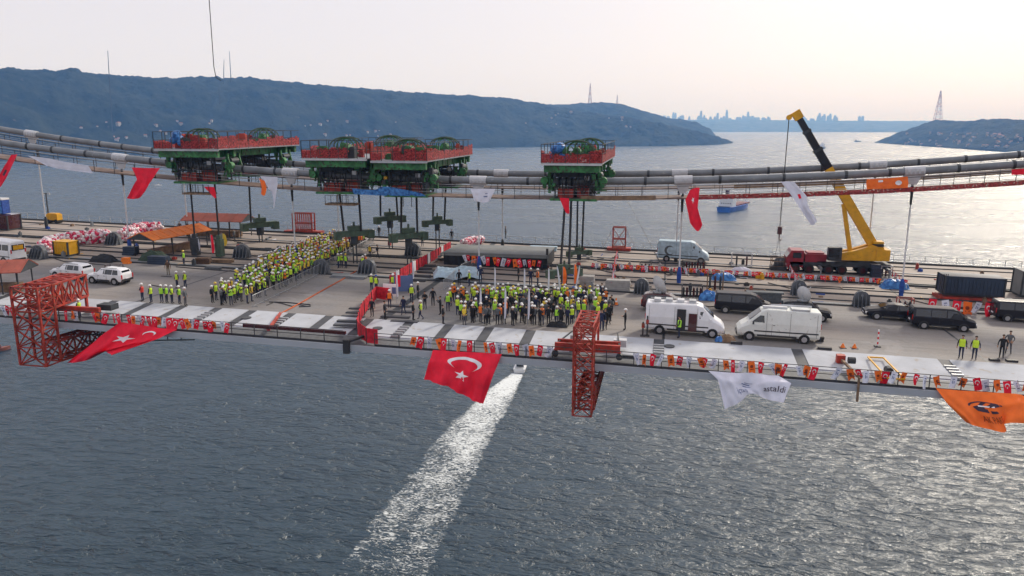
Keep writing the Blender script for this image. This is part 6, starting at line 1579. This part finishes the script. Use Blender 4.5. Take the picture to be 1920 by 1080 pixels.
mb = MB(); mb.box(-.6, 0, 2.2, 3.9, 2.1, .08); mb.build('roof_hatch', 'navy_paint', r)
mb = MB(); mb.box(-2.62, 0, 1.25, .06, 1.9, .8); mb.build('aft_window', 'glass', r)
mb = MB(); mb.box(1.85, 0, 1.45, .2, 2.0, .6); mb.build('windscreen', 'glass', r)
mb = MB(); mb.box(-3.6, 0, 1.12, 1.9, 2.5, .1); mb.build('aft_deck', 'galv', r)
mb = MB(); mb.tube([(-2.4, -1.1, 1.2), (-2.4, -1.1, 3.1), (-2.4, 1.1, 3.1), (-2.4, 1.1, 1.2)], .08, 5); mb.build('radar_arch', 'hull_white', r)
# blue cargo ship
p = AZ(1372, 398); r = root('cargo_ship', 'blue coaster with pale superstructure sailing away beyond the cables at right', 'ship', p + Vector((6, 26, 0)), R(64))
hull(64, 15, 4.8, 'hull_blue', r, draft=1)
mb = MB(); mb.box(-22, 0, 4.8, 9, 13, 8.5); mb.box(-21, 0, 13.3, 7, 11, 3.4); sp = mb.build('superstructure', 'hull_white', r)
for k in range(5):
    mb = MB(); mb.box(-26.55, -4.4 + k * 2.2, 7.6, .15, 1.0, .9); mb.build('window', 'glass', sp)
mb = MB(); mb.box(-24, 0, 16.5, 3, 3, 4); mb.build('funnel', 'dark_red_paint', r)
for x in (-18, 4, 24):
    mb = MB(); mb.tube([(x, 0, 5), (x, 0, 26 if x < 0 else 20)], .4, 6); mb.bar((x, -3, 17), (x, 3, 17), .3); mb.build('mast', 'hull_white', r)
for k in range(3):
    mb = MB(); mb.box(-8 + k * 12, 0, 4.8, 10, 11, 1.3); mb.build('hatch_cover', 'deck_red', r)
mb = MB(); mb.box(-30, 0, 4.9, 3, 11, .5); mb.build('aft_deck', 'hull_dark', r)
# distant ship beside the boom
p = AZ(1543, 279); r = root('distant_ship', 'small grey ship far off beside the crane boom', 'ship', p, R(70))
hull(70, 18, 6, 'hull_dark', r, draft=1); mb = MB(); mb.box(-12, 0, 6, 26, 13, 8); mb.box(-12, 0, 14, 14, 11, 6); mb.build('superstructure', 'hull_white', r)
mb = MB(); mb.tube([(-12, 0, 20), (-12, 0, 32)], .7, 5); mb.build('mast', 'hull_white', r)
p = AZ(297, 348.5); r = root('motorboat', 'tiny white boat on the water right of the left red footwalk flag', 'boat', p, R(20))
hull(9, 3, 1.2, 'hull_white', r); mb = MB(); mb.box(-.5, 0, 1.2, 3, 2, 1.1); mb.build('cabin', 'hull_white', r)
p = AZ(-3, 658); r = root('motorboat', 'reddish boat just entering at the left picture edge', 'boat', p, R(60))
hull(8, 2.8, 1.1, 'deck_red', r); mb = MB(); mb.box(-.5, 0, 1.1, 2.6, 1.8, 1.1); mb.build('cabin', 'deck_red', r)
p = AZ(1608, 266); r = root('distant_ship', 'speck of a ship near the tip of the right headland', 'ship', p, R(20))
hull(36, 9, 4, 'hull_dark', r, draft=1); mb = MB(); mb.box(-8, 0, 4, 9, 7, 6); mb.build('superstructure', 'hull_white', r)

# ================================================================== STAGE
o0 = Vector((-19.6, 91.6, dz(-19.6)))
st_ = root('stage', 'grey stage platform with black skirt behind the ceremony crowd', 'stage', o0)
mb = MB(); mb.box(0, 0, 1.55, 12.6, 6.4, .12); mb.build('platform', 'slab_grey', st_)
mb = MB(); mb.box(0, -3.05, 1.0, 12.7, .10, .56); mb.build('fascia_board', 'slab_grey', st_)
mb = MB(); n = 60
for k in range(n):
    x0, x1 = -6.3 + 12.6 * k / n, -6.3 + 12.6 * (k + 1) / n; y0, y1 = -3.08 + .07 * math.sin(k * 1.3) - .0, -3.08 + .07 * math.sin((k + 1) * 1.3)
    mb.hexa([(x0, y0 - .03, .02), (x1, y1 - .03, .02), (x1, y1 + .02, .02), (x0, y0 + .02, .02), (x0, -3.14, 1.25), (x1, -3.14, 1.25), (x1, -3.09, 1.25), (x0, -3.09, 1.25)])
mb.build('skirt', 'black_fabric', st_)
for s in (-1, 1):
    mb = MB(); mb.box(s * 6.2, 0, 0, .08, 6.2, 1.5); mb.build('side_skirt', 'black_fabric', st_)
for k in range(4):
    mb = MB(); mb.box(-6.9 - k * .3, -1.5, 1.2 - k * .38, .32, 1.6, .12); mb.build('step', 'slab_grey', st_)
mb = MB(); mb.box(6.25, -2.9, 1.2, .25, .3, 1.2); mb.build('loudspeaker', 'trim', st_)
# pale sheet in front of it
q = D(857, 522)
mb = MB(); n, m_ = 10, 8; g = [[(i / n * 5.2 - 2.6, j / m_ * 3.0 - 1.5, 1.05 + .18 * math.sin(i * 1.1 + j) - (0.75 if i in (0, n) or j in (0, m_) else 0)) for j in range(m_ + 1)] for i in range(n + 1)]
for i in range(n):
    for j in range(m_): mb.face([g[i][j], g[i + 1][j], g[i + 1][j + 1], g[i][j + 1]])
o = mb.build('covering_sheet', 'pale_tarp', None, True, loc=q); o.rotation_euler = (0, 0, R(18)); tag(o, 'pale blue sheet spread over goods left of the stage', 'tarpaulin')

# ================================================================== CONTAINERS, SHELTERS, SITE EQUIPMENT
def container(loc, L, W_, H, mt, label, name='container', rz=0):
    r = root(name, label, 'container', loc, rz, tilt=True)
    mb = MB(); mb.box(0, 0, .25, L, W_, H - .25); b = mb.build('body', mt, r)
    n = int(L / .35)
    cm = MB(); cm.box(0, 0, .35, .12, .05, H - .6); cm = cm.mesh('rib', mt)
    for k in range(n):
        for s in (-1, 1): put('rib', cm, b, (-L / 2 + .3 + k * (L - .5) / max(n - 1, 1), s * (W_ / 2 + .02), 0))
    for s in (-1, 1):
        for q_ in (-1, 1):
            mb = MB(); mb.box(s * (L / 2), q_ * (W_ / 2), .1, .16, .16, H - .06); mb.build('corner_post', 'dark_steel', r)
    mb = MB(); mb.box(0, 0, H - .02, L + .1, W_ + .1, .1); mb.build('roof', mt, r)
    mb = MB(); mb.box(0, 0, .05, L, W_ * .9, .2); mb.build('skid', 'dark_steel', r)
    return r
cq = D(1822, 566)
r = container(cq + Vector((.2, 1.5, .45)), 5.6, 2.3, 1.95, 'navy_paint', 'dark blue site container at the right with small flags along its front')
mb = MB(); mb.box(0, -.3, -.62, 6.4, 2.6, .5); mb.build('frame_base', 'red_steel', r)
for k in range(5):
    mb = MB(); mb.box(-3.2 + k * .16, -1.0, .1, .06, .06, 2.1); mb.build('ladder_bar', 'trim', r)
container(D(1935, 560) + Vector((.3, 1.5, 0)), 2.6, 2.4, 2.7, 'slab_grey', 'pale grey container at the right picture edge')
container(D(116, 481) + Vector((0, .8, 0)), 2.1, 1.6, 1.75, 'yellow_paint', 'bright yellow box container in front of the left balloon garland', rz=R(-4))
container(D(6, 432) + Vector((-1, 1, 0)), 4.2, 2.4, 2.2, 'dark_red_paint', 'dark brown crate-like container at the left edge, under the blue cabin')
q = D(4, 432)
r = root('toilet_cabin', 'blue cabin with white roof at the left picture edge', 'cabin', q + Vector((-.6, 1.2, 2.35)))
mb = MB(); mb.box(0, 0, 0, 1.3, 1.3, 2.0); mb.build('body', 'blue_cloth', r); mb = MB(); mb.box(0, 0, 2.0, 1.4, 1.4, .25); mb.build('roof', 'hull_white', r); mb = MB(); mb.box(.1, -.67, .1, .8, .04, 1.7); mb.build('door', 'blue_tarp', r)
q = D(103, 418)
r = root('lighting_trailer', 'yellow lighting trailer with dark mast by the far railing at left', 'lighting tower', q)
mb = MB(); mb.box(0, 0, .5, 2.0, 1.1, .9); mb.box(0, 0, 1.4, 1.6, .9, .15); mb.build('body', 'yellow_paint', r)
for s in (-.7, .7):
    mb = MB(); mb.tube([(s, -.6, .32), (s, .6, .32)], .32, 10); mb.build('wheel', 'tyre', r)
mb = MB(); mb.bar((-1.0, 0, 1), (-1.0, 0, 4.6), .14); mb.bar((-1.5, 0, 4.6), (-.5, 0, 4.6), .1); mb.build('mast', 'dark_steel', r)
for s in (-1.5, -.5):
    mb = MB(); mb.box(s, 0, 4.4, .4, .2, .3); mb.build('lamp_head', 'galv', r)

def shelter(a, b, wd, h, mt, label, posts=4, rise=.9, over=.5):
    a, b = Vector(a), Vector(b); L_ = (b - a).length; r = root('shelter', label, 'shelter', a, math.atan2(b.y - a.y, b.x - a.x), group='open-sided roofed shelters')
    for s in (-1, 1):
        mb = MB(); y0, y1 = s * (wd / 2 + over), 0
        mb.hexa([(-over, y0, h), (L_ + over, y0, h), (L_ + over, y1, h + rise), (-over, y1, h + rise), (-over, y0, h + .08), (L_ + over, y0, h + .08), (L_ + over, y1, h + rise + .08), (-over, y1, h + rise + .08)])
        mb.build('roof_slope', mt, r)
        n = int(L_ / 1.2)
        for k in range(n + 1):
            x = -over + (L_ + 2 * over) * k / n; mb = MB(); mb.bar((x, y0, h + .10), (x, y1, h + rise + .10), .05, .04); mb.build('roof_seam', mt, r)
    for e in (-over, L_ + over):
        mb = MB(); mb.prism([(0, 0), (0, 0), (0, 0)], 0, 0) if False else mb.hexa([(e - .03, -wd / 2 - over, h), (e + .03, -wd / 2 - over, h), (e + .03, wd / 2 + over, h), (e - .03, wd / 2 + over, h), (e - .03, -.05, h + rise), (e + .03, -.05, h + rise), (e + .03, .05, h + rise), (e - .03, .05, h + rise)]); mb.build('gable', 'dark_steel', r)
    for k in range(posts):
        for s in (-1, 1):
            x = L_ * k / (posts - 1); mb = MB(); mb.bar((x, s * wd / 2, 0), (x, s * wd / 2, h), .1); mb.build('post', 'dark_steel', r)
    mb = MB(); mb.box(L_ / 2, 0, .0, L_ * .8, wd * .35, .8); mb.build('bench', 'wood', r)
    return r
shelter(D(272, 482), D(372, 462), 3.0, 2.15, 'orange_roof', 'shelter with bright orange roof left of the left crowd', 4, .8)
shelter(D(362, 441), D(462, 446), 3.0, 2.3, 'brown_roof', 'shelter with long brown-red roof by the far railing', 6, .9)
shelter(D(-40, 548), D(44, 548) + Vector((0, .4, 0)), 3.2, 2.1, 'brown_roof', 'shelter with brown-red roof behind the left red tower', 4, .9)

# balloon garlands
def garland(pts, r0, label, seed):
    rn = random.Random(seed); pts = [Vector(p) for p in pts]; o0 = pts[0]; r = root('balloon_garland', label, 'balloon garland', o0, group='red and white balloon garlands')
    mbs = [MB(), MB(), MB()]
    L_ = sum((b - a).length for a, b in zip(pts, pts[1:])); n = int(L_ / .02)
    for k in range(n):
        t = k / n * (len(pts) - 1); i = min(int(t), len(pts) - 2); p = pts[i].lerp(pts[i + 1], t - i) - o0; d = (pts[i + 1] - pts[i]).normalized()
        e = min(1, min(k, n - k) / (n * .06)); an = rn.uniform(0, 6.28); rr = r0 * (.62 + .38 * e) * rn.uniform(.82, 1.0); sd = Vector((-d.y, d.x, 0)); q_ = p + sd * math.cos(an) * rr + Vector((0, 0, 1)) * (math.sin(an) * rr)
        band = int(k / n * 22 + rn.uniform(0, .9)) % 2; w_ = rn.choices((0, 1, 2), (.55, .3, .15) if band else (.08, .34, .58))[0]
        mbs[w_].ball(q_, rn.uniform(.17, .27), n=6, k=4)
    for m_, mt in zip(mbs, ('balloon_red', 'balloon_pink', 'balloon_white')): tag(m_.build('balloons', mt, r, True), kind='stuff')
garland([D(82, 468, .6), D(92, 457, .8), D(125, 449, .8), D(165, 445, .8), D(207, 443, .9)], .88, 'long red and white balloon garland behind the yellow container', 1)
garland([D(229, 444, .8), D(248, 434, .9), D(275, 430, .9), D(302, 431, .9)], .95, 'red and white balloon garland left of the orange shelter, the right one', 2)
garland([D(868, 456, .6), D(885, 451, .6), D(905, 449, .6)], .45, 'short red and white balloon garland behind the left end of the stage', 3)

# red transport frames by the far railing
def red_frame(px, py, w_, h, label, lean=True, dense=8):
    q = D(px, py); r = root('steel_trestle', label, 'steel trestle', q + Vector((0, -.6, 0)))
    mb = MB(); mb.box(0, 0, .05, w_ * 1.9, 1.4, .35); mb.build('skid', 'red_steel', r)
    for sx_ in (-1, 1):
        for sy_ in (-.5, .5):
            mb = MB(); mb.bar((sx_ * w_ / 2, sy_, .4), (sx_ * w_ / 2, sy_, h), .14); mb.build('post', 'red_steel', r)
    for k in range(dense):
        z = .5 + (h - .6) * k / (dense - 1)
        if dense > 5:
            mb = MB(); x = -w_ / 2 + w_ * (k + .5) / dense; mb.bar((x, -.5, .4), (x, -.5, h), .08); mb.bar((x, .5, .4), (x + .1, .5, h), .06); mb.build('slat', 'red_steel', r)
    for z in (.5, h * .5, h):
        for yy in (-.5, .5):
            mb = MB(); mb.bar((-w_ / 2, yy, z), (w_ / 2, yy, z), .12); mb.build('cross_bar', 'red_steel', r)
    if not lean:
        for s in (-1, 1):
            mb = MB(); mb.tube([(s * w_ / 2, 0, h), (s * w_ * 1.3, 0, .3)], .035, 4); mb.build('stay', 'galv', r)
        mb = MB(); mb.bar((-w_ / 2, -.5, .5), (w_ / 2, -.5, h), .08); mb.bar((w_ / 2, -.5, .5), (-w_ / 2, -.5, h), .08); mb.build('brace', 'red_steel', r)
    return r
red_frame(574, 436, 3.1, 3.0, 'bright red slatted steel frame by the far railing behind the left crowd', True, 9)
red_frame(1161, 468, 1.7, 3.2, 'dark red steel trestle with stays by the far railing', False, 3)

# loose site goods
def tarp_heap(px, py, w_, d_, h, mt, label, seed, cat='tarpaulin'):
    rn = random.Random(seed); mb = MB(); n = 12; g = []
    for i in range(n + 1):
        row = []
        for j in range(n + 1):
            u, v = i / n * 2 - 1, j / n * 2 - 1; e = max(0, 1 - (abs(u) ** 2.6 + abs(v) ** 2.6)); z = h * e ** .5 * (.75 + .35 * noise.noise(Vector((u * 2.3 + seed, v * 2.3, seed)))) + .03 + .12 * h * rn.random() * e
            row.append((u * w_ / 2 * (1 + .1 * rn.random()), v * d_ / 2, z))
        g.append(row)
    for i in range(n):
        for j in range(n): mb.face([g[i][j], g[i + 1][j], g[i + 1][j + 1], g[i][j + 1]])
    o = mb.build('tarpaulin', mt, None, False, loc=D(px, py)); tag(o, label, cat)
tarp_heap(1357, 524, 2.6, 1.8, .9, 'blue_tarp', 'bright blue tarpaulin heap behind the black minivan, the farther left one', 1)
tarp_heap(1328, 562, 1.8, 1.3, 1.0, 'blue_tarp', 'bright blue covered heap left of the black minivan', 2)
tarp_heap(1677, 540, 2.8, 1.8, 1.1, 'blue_tarp', 'bright blue tarpaulin heap left of the dark blue container', 3)
tarp_heap(1349, 640, .7, .6, .45, 'blue_tarp', 'small light blue bag at the front of the broadcast van', 4, 'bag')
tarp_heap(1362, 640, 1.4, .9, .6, 'wood', 'brown sack heap in front of the broadcast van', 5, 'sack')
tarp_heap(1045, 612, 1.7, .9, .45, 'black_fabric', 'heap of dark cable bags in front of the crowd left of the red tower', 6, 'bag')
tarp_heap(290, 488, 3.4, 2.2, 1.3, 'jacket_green', 'dark covered heap of gear under the orange shelter', 7)
tarp_heap(195, 490, 3.0, 1.8, .9, 'black_fabric', 'dark heap of hoses right of the yellow container', 8, 'hose heap')
tarp_heap(1390, 508, 2.2, 1.0, .5, 'white_cloth', 'crumpled white sheet on the deck left of the crane', 9)
tarp_heap(475, 508, 1.1, .8, .8, 'jacket_grey', 'grey covered gear left of the middle of the left crowd', 10)
def rack(px, py, w_, h, mt, label, n=5, cat='rack'):
    r = root('gas_rack', label, cat, D(px, py))
    for sx_ in (-1, 1):
        for sy_ in (-.4, .4):
            mb = MB(); mb.bar((sx_ * w_ / 2, sy_, 0), (sx_ * w_ / 2, sy_, h), .07); mb.build('post', mt, r)
    for z in (.15, h):
        mb = MB(); mb.bar((-w_ / 2, -.4, z), (w_ / 2, -.4, z), .06); mb.bar((-w_ / 2, .4, z), (w_ / 2, .4, z), .06); mb.bar((-w_ / 2, -.4, z), (-w_ / 2, .4, z), .06); mb.bar((w_ / 2, -.4, z), (w_ / 2, .4, z), .06); mb.build('frame', mt, r)
    for k in range(n):
        x = -w_ / 2 + w_ * (k + .5) / n; mb = MB(); mb.tube([(x, 0, .05), (x, 0, h * .72), (x, 0, h * .82)], [.11, .11, .04], 7); mb.build('cylinder', 'dark_red_paint' if k % 2 else 'dark_steel', r)
rack(1297, 558, 2.0, 1.3, 'rail_dark', 'dark gas cylinder rack behind the broadcast van', 6)
rack(1340, 545, 1.6, 2.0, 'wood', 'tall tube frame rack behind the broadcast van', 3)
rack(1300, 506, 2.6, 1.2, 'rail_dark', 'dark rack of cylinders in front of the far grey van', 8)
rack(1390, 500, 2.4, 1.7, 'galv', 'thin open frame rack left of the crane cab', 2)
rack(1210, 507, 1.3, 1.0, 'rail_dark', 'dark rack right of the taped line', 3)
rack(215, 510, 1.6, .8, 'dark_red_paint', 'low dark red rack above the nearer white car', 4)
rack(1415, 562, 1.9, 1.0, 'wood', 'low tube frame right of the black minivan roof', 2)
rack(1695, 588, 1.3, 1.5, 'red_steel', 'red machine frame behind the black saloon', 3)
rack(1660, 520, 1.2, 1.4, 'galv', 'blue and grey unit beside the crane outrigger', 3)
rack(1022, 507, 1.5, .8, 'rail_dark', 'low rack beside the right end of the stage', 2)
def stack(px, py, w_, d_, n, mt, label, rz=0.0, cat='stack', t=.12, name='plank'):
    r = root('material_stack', label, cat, D(px, py), R(rz)); rn = random.Random(px)
    for k in range(n):
        mb = MB(); mb.box(rn.uniform(-.1, .1), rn.uniform(-.06, .06), k * (t + .02), w_ * rn.uniform(.92, 1), d_, t); mb.build(name, mt, r)
stack(1432, 566, 3.6, .9, 6, 'jacket_grey', 'stack of grey-brown beams right of the black minivan roof', 0, t=.16, name='beam')
stack(640, 520, 2.4, .8, 2, 'grey_steel', 'flat grey steel plates by the barriers beside the arched bracket', 6, name='plate'); stack(672, 522, 2.0, .9, 2, 'grey_steel', 'flat grey steel plates left of the orange hose', 0, name='plate')
for k, (px, py, wd) in enumerate(((668, 587, 1.9), (662, 594, 2.2), (655, 603, 2.4), (650, 611, 2.2), (676, 580, 2.0))):
    stack(px, py, wd, .45, 1, 'slot_grey', 'dark flat steel strip, number of five fanned beside the red corner fence'.replace('number', ('middle', 'second lowest', 'lowest', 'nearest', 'topmost')[k] + ' one'), 3, 'steel strip', name='plate')
for k, (px, py) in enumerate(((750, 585), (742, 595), (760, 604), (748, 575))):
    stack(px, py, 2.6, .5, 1, 'slot_grey', 'dark flat steel strip inside the red corner fence, ' + ('upper middle', 'lower middle', 'lowest', 'topmost')[k] + ' of four', 2, 'steel strip', name='plate')
for k, (px, py, wd) in enumerate(((790, 505, 2.6), (800, 512, 2.4), (786, 519, 2.8), (778, 527, 2.6), (800, 500, 2.2))):
    stack(px, py, wd, .5, 2, 'slot_grey', 'dark steel strips right of the long red banner fence, ' + ('second from the top', 'middle', 'second from the bottom', 'bottom', 'top')[k] + ' of five', 2, 'steel strip', name='plate')
stack(150, 447, 3.0, 1.2, 3, 'wood', 'stack of planks behind the left balloon garland', 4); stack(38, 475, 3.0, .6, 2, 'wood', 'planks beside the white minibus', 4)
stack(420, 492, 2.4, .8, 3, 'wood', 'planks on the deck above the left crowd, right of the green strand guide', 8); stack(400, 505, 2.0, .5, 2, 'jacket_grey', 'grey boards left of the left crowd', -5, name='board')
stack(1100, 535, 1.6, 1.1, 5, 'concrete', 'pale boxes stacked behind the right end of the crowd', 0, t=.2, name='crate'); stack(1158, 545, 2.6, 1.0, 5, 'concrete', 'long pale box with red lid right of the crowd', 0, t=.22, name='crate')
stack(245, 478, 1.6, 1.0, 4, 'navy_paint', 'dark blue crates at the left post of the orange shelter', 0, t=.25, name='crate'); stack(238, 494, .8, .6, 3, 'orange_roof', 'orange crate beside the blue crates', 0, t=.22, name='crate')
stack(298, 495, 2.4, .9, 4, 'navy_paint', 'dark blue crates below the orange shelter', 0, t=.22, name='crate'); stack(383, 494, 1.6, .9, 3, 'jacket_brown', 'brown boxes under the green strand', 10, t=.22, name='crate')
stack(1640, 524, 1.1, .9, 7, 'navy_paint', 'dark blue crates in front of the crane chassis', 0, t=.24, name='crate')
stack(1020, 470, 3.8, .8, 2, 'pale_tarp', 'pale boxes on the deck beyond the stage', 0, t=.3, name='crate'); stack(1240, 590, 0.01 + .9, .6, 1, 'clamp_white', 'pale box behind the broadcast van', 0, t=.5, name='crate')
stack(1380, 652 - 5, .9, .25, 1, 'trim', 'black case at the rear of the white box van', 0, t=.3, name='case'); stack(1548, 655, 1.1, .4, 1, 'trim', 'black case lying right of the white box van', -5, t=.18, name='case')
stack(1862, 676, .7, .4, 1, 'trim', 'black bag on the deck, left of two beside the person in black', 0, t=.15, name='case'); stack(1898, 678, .8, .4, 1, 'trim', 'black bag on the deck, right of two beside the person in black', 0, t=.15, name='case')
stack(1540, 640, .5, .4, 2, 'trim', 'small dark box behind the white box van', 0, t=.2, name='case')
# traffic cones, bollard stands
def cone(px, py, label, h=.75):
    r = root('traffic_cone', label, 'traffic cone', D(px, py), group='traffic cones')
    mb = MB(); mb.tube([(0, 0, .03), (0, 0, h)], [.2, .04], 9); mb.build('cone_body', 'vest_orange', r); mb = MB(); mb.box(0, 0, 0, .5, .5, .04); mb.build('foot', 'trim', r)
    mb = MB(); mb.tube([(0, 0, h * .45), (0, 0, h * .65)], [.135, .10], 9); mb.build('stripe', 'print_white', r)
cone(1580, 652, 'low orange cone, left one near the box van rear', .36); cone(1602, 653, 'low orange cone, right one near the box van rear', .36)
r = root('marker_post', 'thin red and white striped post on the deck above the service bracket', 'post', D(1645, 650)); mb = MB(); mb.bar((0, 0, 0), (0, 0, 1.4), .09); mb.build('pole', 'print_white', r)
for k in range(3):
    mb = MB(); mb.bar((0, 0, .2 + k * .42), (0, 0, .4 + k * .42), .10); mb.build('stripe', 'tape_red', r)
mb = MB(); mb.box(0, 0, 0, .45, .45, .08); mb.build('foot', 'trim', r); cone(1155, 572, 'orange cone right of the crowd', .7)
for k, (px, py, h) in enumerate(((1201, 625, 1.7), (1193, 625, 1.2))):
    r = root('signal_post', ('tall', 'short')[k] + ' dark post at the rear of the broadcast van', 'post', D(px + 12, py + 5)); mb = MB(); mb.bar((0, 0, 0), (0, 0, h), .12); mb.box(0, 0, 0, .4, .4, .08); mb.build('pole', 'trim', r); mb = MB(); mb.box(0, 0, h * .6, .22, .22, .35); mb.build('head', 'red_steel', r)
# rust-brown service bracket at the near edge on the right
r = root('service_bracket', 'rust-brown bracket and yellow frame straddling the near edge below the cones', 'bracket', Vector((13.6, 57.5, dz(13.6) - .2)))
mb = MB(); mb.bar((-.3, 2.4, .35), (0, -2.6, .4), .16); mb.build('arm', 'wood', r); mb = MB(); mb.bar((0, -2.9, .45), (0, -2.95, -1.3), .14); mb.build('drop_arm', 'wood', r); mb = MB(); mb.box(-.3, 1.6, .1, .6, .5, .6); mb.build('motor', 'red_steel', r)
mb = MB(); mb.bar((1.9, 2.8, .3), (1.9, -2.6, .4), .1); mb.bar((3.0, 2.8, .3), (3.0, -2.6, .4), .1); mb.bar((1.9, 2.8, .3), (3.0, 2.8, .3), .1); mb.bar((1.9, -2.6, .4), (3.0, -2.6, .4), .1); mb.build('frame', 'yellow_paint', r)
mb = MB(); mb.tube([(2.4, -1.2, .45), (2.4, -.6, .45)], .28, 9); mb.build('drum', 'dark_steel', r); mb = MB(); mb.tube([(0, .6, .6), (.5, .6, .6)], .25, 9); mb.build('drum', 'dark_steel', r)
# hoses and cables on the deck
def hose(pts, rr, mt, label, cat='hose', h=.05):
    P_ = [D(x, y, h) for x, y in pts]; q = P_[0]; mb = MB(); mb.tube([p_ - q for p_ in P_], rr, 5); tag(mb.build('hose', mt, None, loc=q), label, cat)
hose([(668, 508), (640, 525), (600, 547), (560, 570), (545, 578), (522, 590)], .07, 'hose_orange', 'long orange-red hose lying across the open deck')
hose([(525, 588), (516, 600), (510, 608), (503, 618)], .16, 'red_steel', 'thick red pipe over the white panels at the end of the hose')
hose([(500, 572), (515, 566), (530, 569), (548, 574), (560, 571), (575, 574)], .04, 'trim', 'black cable coiled over the hose'); hose([(505, 566), (540, 567), (582, 571), (582, 574), (560, 575)], .05, 'trim', 'black pipe frame lying by the hose')
for k, pts in enumerate((((1100, 500), (1150, 512), (1170, 530), (1180, 540)), ((1160, 345), (1250, 515), (1320, 517), (1400, 522)), ((1440, 530), (1480, 540), (1520, 536), (1640, 541)), ((1700, 560), (1760, 575), (1850, 582)), ((40, 470), (70, 474), (120, 490), (200, 497)), ((330, 500), (400, 506), (460, 510)), ((440, 478), (480, 480), (520, 470)), ((1120, 490), (1200, 500), (1290, 498)), ((1250, 560), (1330, 575), (1400, 570)))):
    hose(pts, .05, 'trim', 'thin black cable lying on the deck ' + ('right of the flag-wrapped beam', 'behind the broadcast van', 'behind the black car with the dish', 'in front of the dark blue container', 'beside the minibus', 'below the shelters', 'left of the middle of the left crowd', 'in front of the trestle', 'behind the black minivan')[k], 'cable')
# small bits scattered on the deck so that it reads as a work site
rn = random.Random(77)
BITS = []
for k in range(5):
    mb = MB(); s = ((.5, .35, .3), (.9, .12, .12), (.35, .35, .6), (1.3, .08, .06), (.4, .3, .12))[k]; mb.box(0, 0, 0, *s)
    if k == 2: mb.tube([(0, 0, .6), (0, 0, .75)], .12, 7)
    if k == 0: mb.box(0, 0, .3, .3, .06, .08)
    BITS.append(mb)
BM = {}
ZN = [((-100, -58), (79, 104), 46, 'on the far left part of the deck'), ((-58, -46), (78, 104), 24, 'around the shelters at left'), ((-46, -28), (88, 106), 18, 'by the far railing behind the left crowd'), ((-12, 12), (79, 106), 60, 'in the middle strip of the deck behind the vans'), ((12, 46), (76.5, 106), 60, 'in the middle strip of the deck at right'), ((-62, -46), (63, 77), 6, 'near the parked white cars')]
for (x0, x1), (y0, y1), n, wh in ZN:
    for k in range(n):
        x, y = rn.uniform(x0, x1), rn.choice((rn.uniform(y0, y1), rn.choice((79.5, 82, 90.2, 92.6, 99.4)) + rn.uniform(-.5, .5) if y1 > 90 else rn.uniform(y0, y1)))
        i = rn.randrange(5); mt = rn.choice(('wood', 'dark_steel', 'trim', 'red_steel', 'jacket_grey', 'grey_steel', 'yellow_paint', 'blue_cloth', 'concrete', 'dark_steel', 'white_cloth'))
        if (i, mt) not in BM: BM[(i, mt)] = BITS[i].mesh('tool_box', mt)
        nm, ds = (('tool_box', 'small tool box'), ('timber_offcut', 'short bar'), ('site_canister', 'canister'), ('steel_bar', 'long thin bar'), ('flat_case', 'flat case'))[i]
        lab = ds + ' lying ' + wh
        o = put(nm, BM[(i, mt)], None, (x, y, dz(x) + .005), (0, 0, rn.choice((0, rn.uniform(-.4, .4), 1.5)))); tag(o, mt.split('_')[0].replace('jacket', 'grey').replace('trim', 'black').replace('concrete', 'pale').replace('wood', 'wooden') + ' ' + lab, 'site clutter', ds + 's ' + wh)

for p_ in protos: drop(p_)

# ================================================================== AIR
hm = bpy.data.materials.new('haze'); hm.use_nodes = True
t = hm.node_tree; t.nodes.clear(); o_ = t.nodes.new('ShaderNodeOutputMaterial'); v_ = t.nodes.new('ShaderNodeVolumePrincipled')
v_.inputs['Color'].default_value = (0.20, 0.47, 1.0, 1); v_.inputs['Absorption Color'].default_value = (1, 1, 1, 1); v_.inputs['Density'].default_value = 1.2e-4; v_.inputs['Anisotropy'].default_value = 0.1
t.links.new(v_.outputs[0], o_.inputs['Volume'])
mb = MB(); mb.hexa([(-31000, -5000, -3), (31000, -5000, -3), (31000, 31000, -3), (-31000, 31000, -3), (-31000, -5000, 345), (31000, -5000, 345), (31000, 31000, 345), (-31000, 31000, 345)])
me = mb.mesh('haze', [hm]); tag(put('haze', me), kind='stuff')
print('OBJECTS', len(bpy.data.objects), 'TRIS', sum(len(m.loop_triangles) if m.loop_triangles else len(m.polygons) for m in bpy.data.meshes))
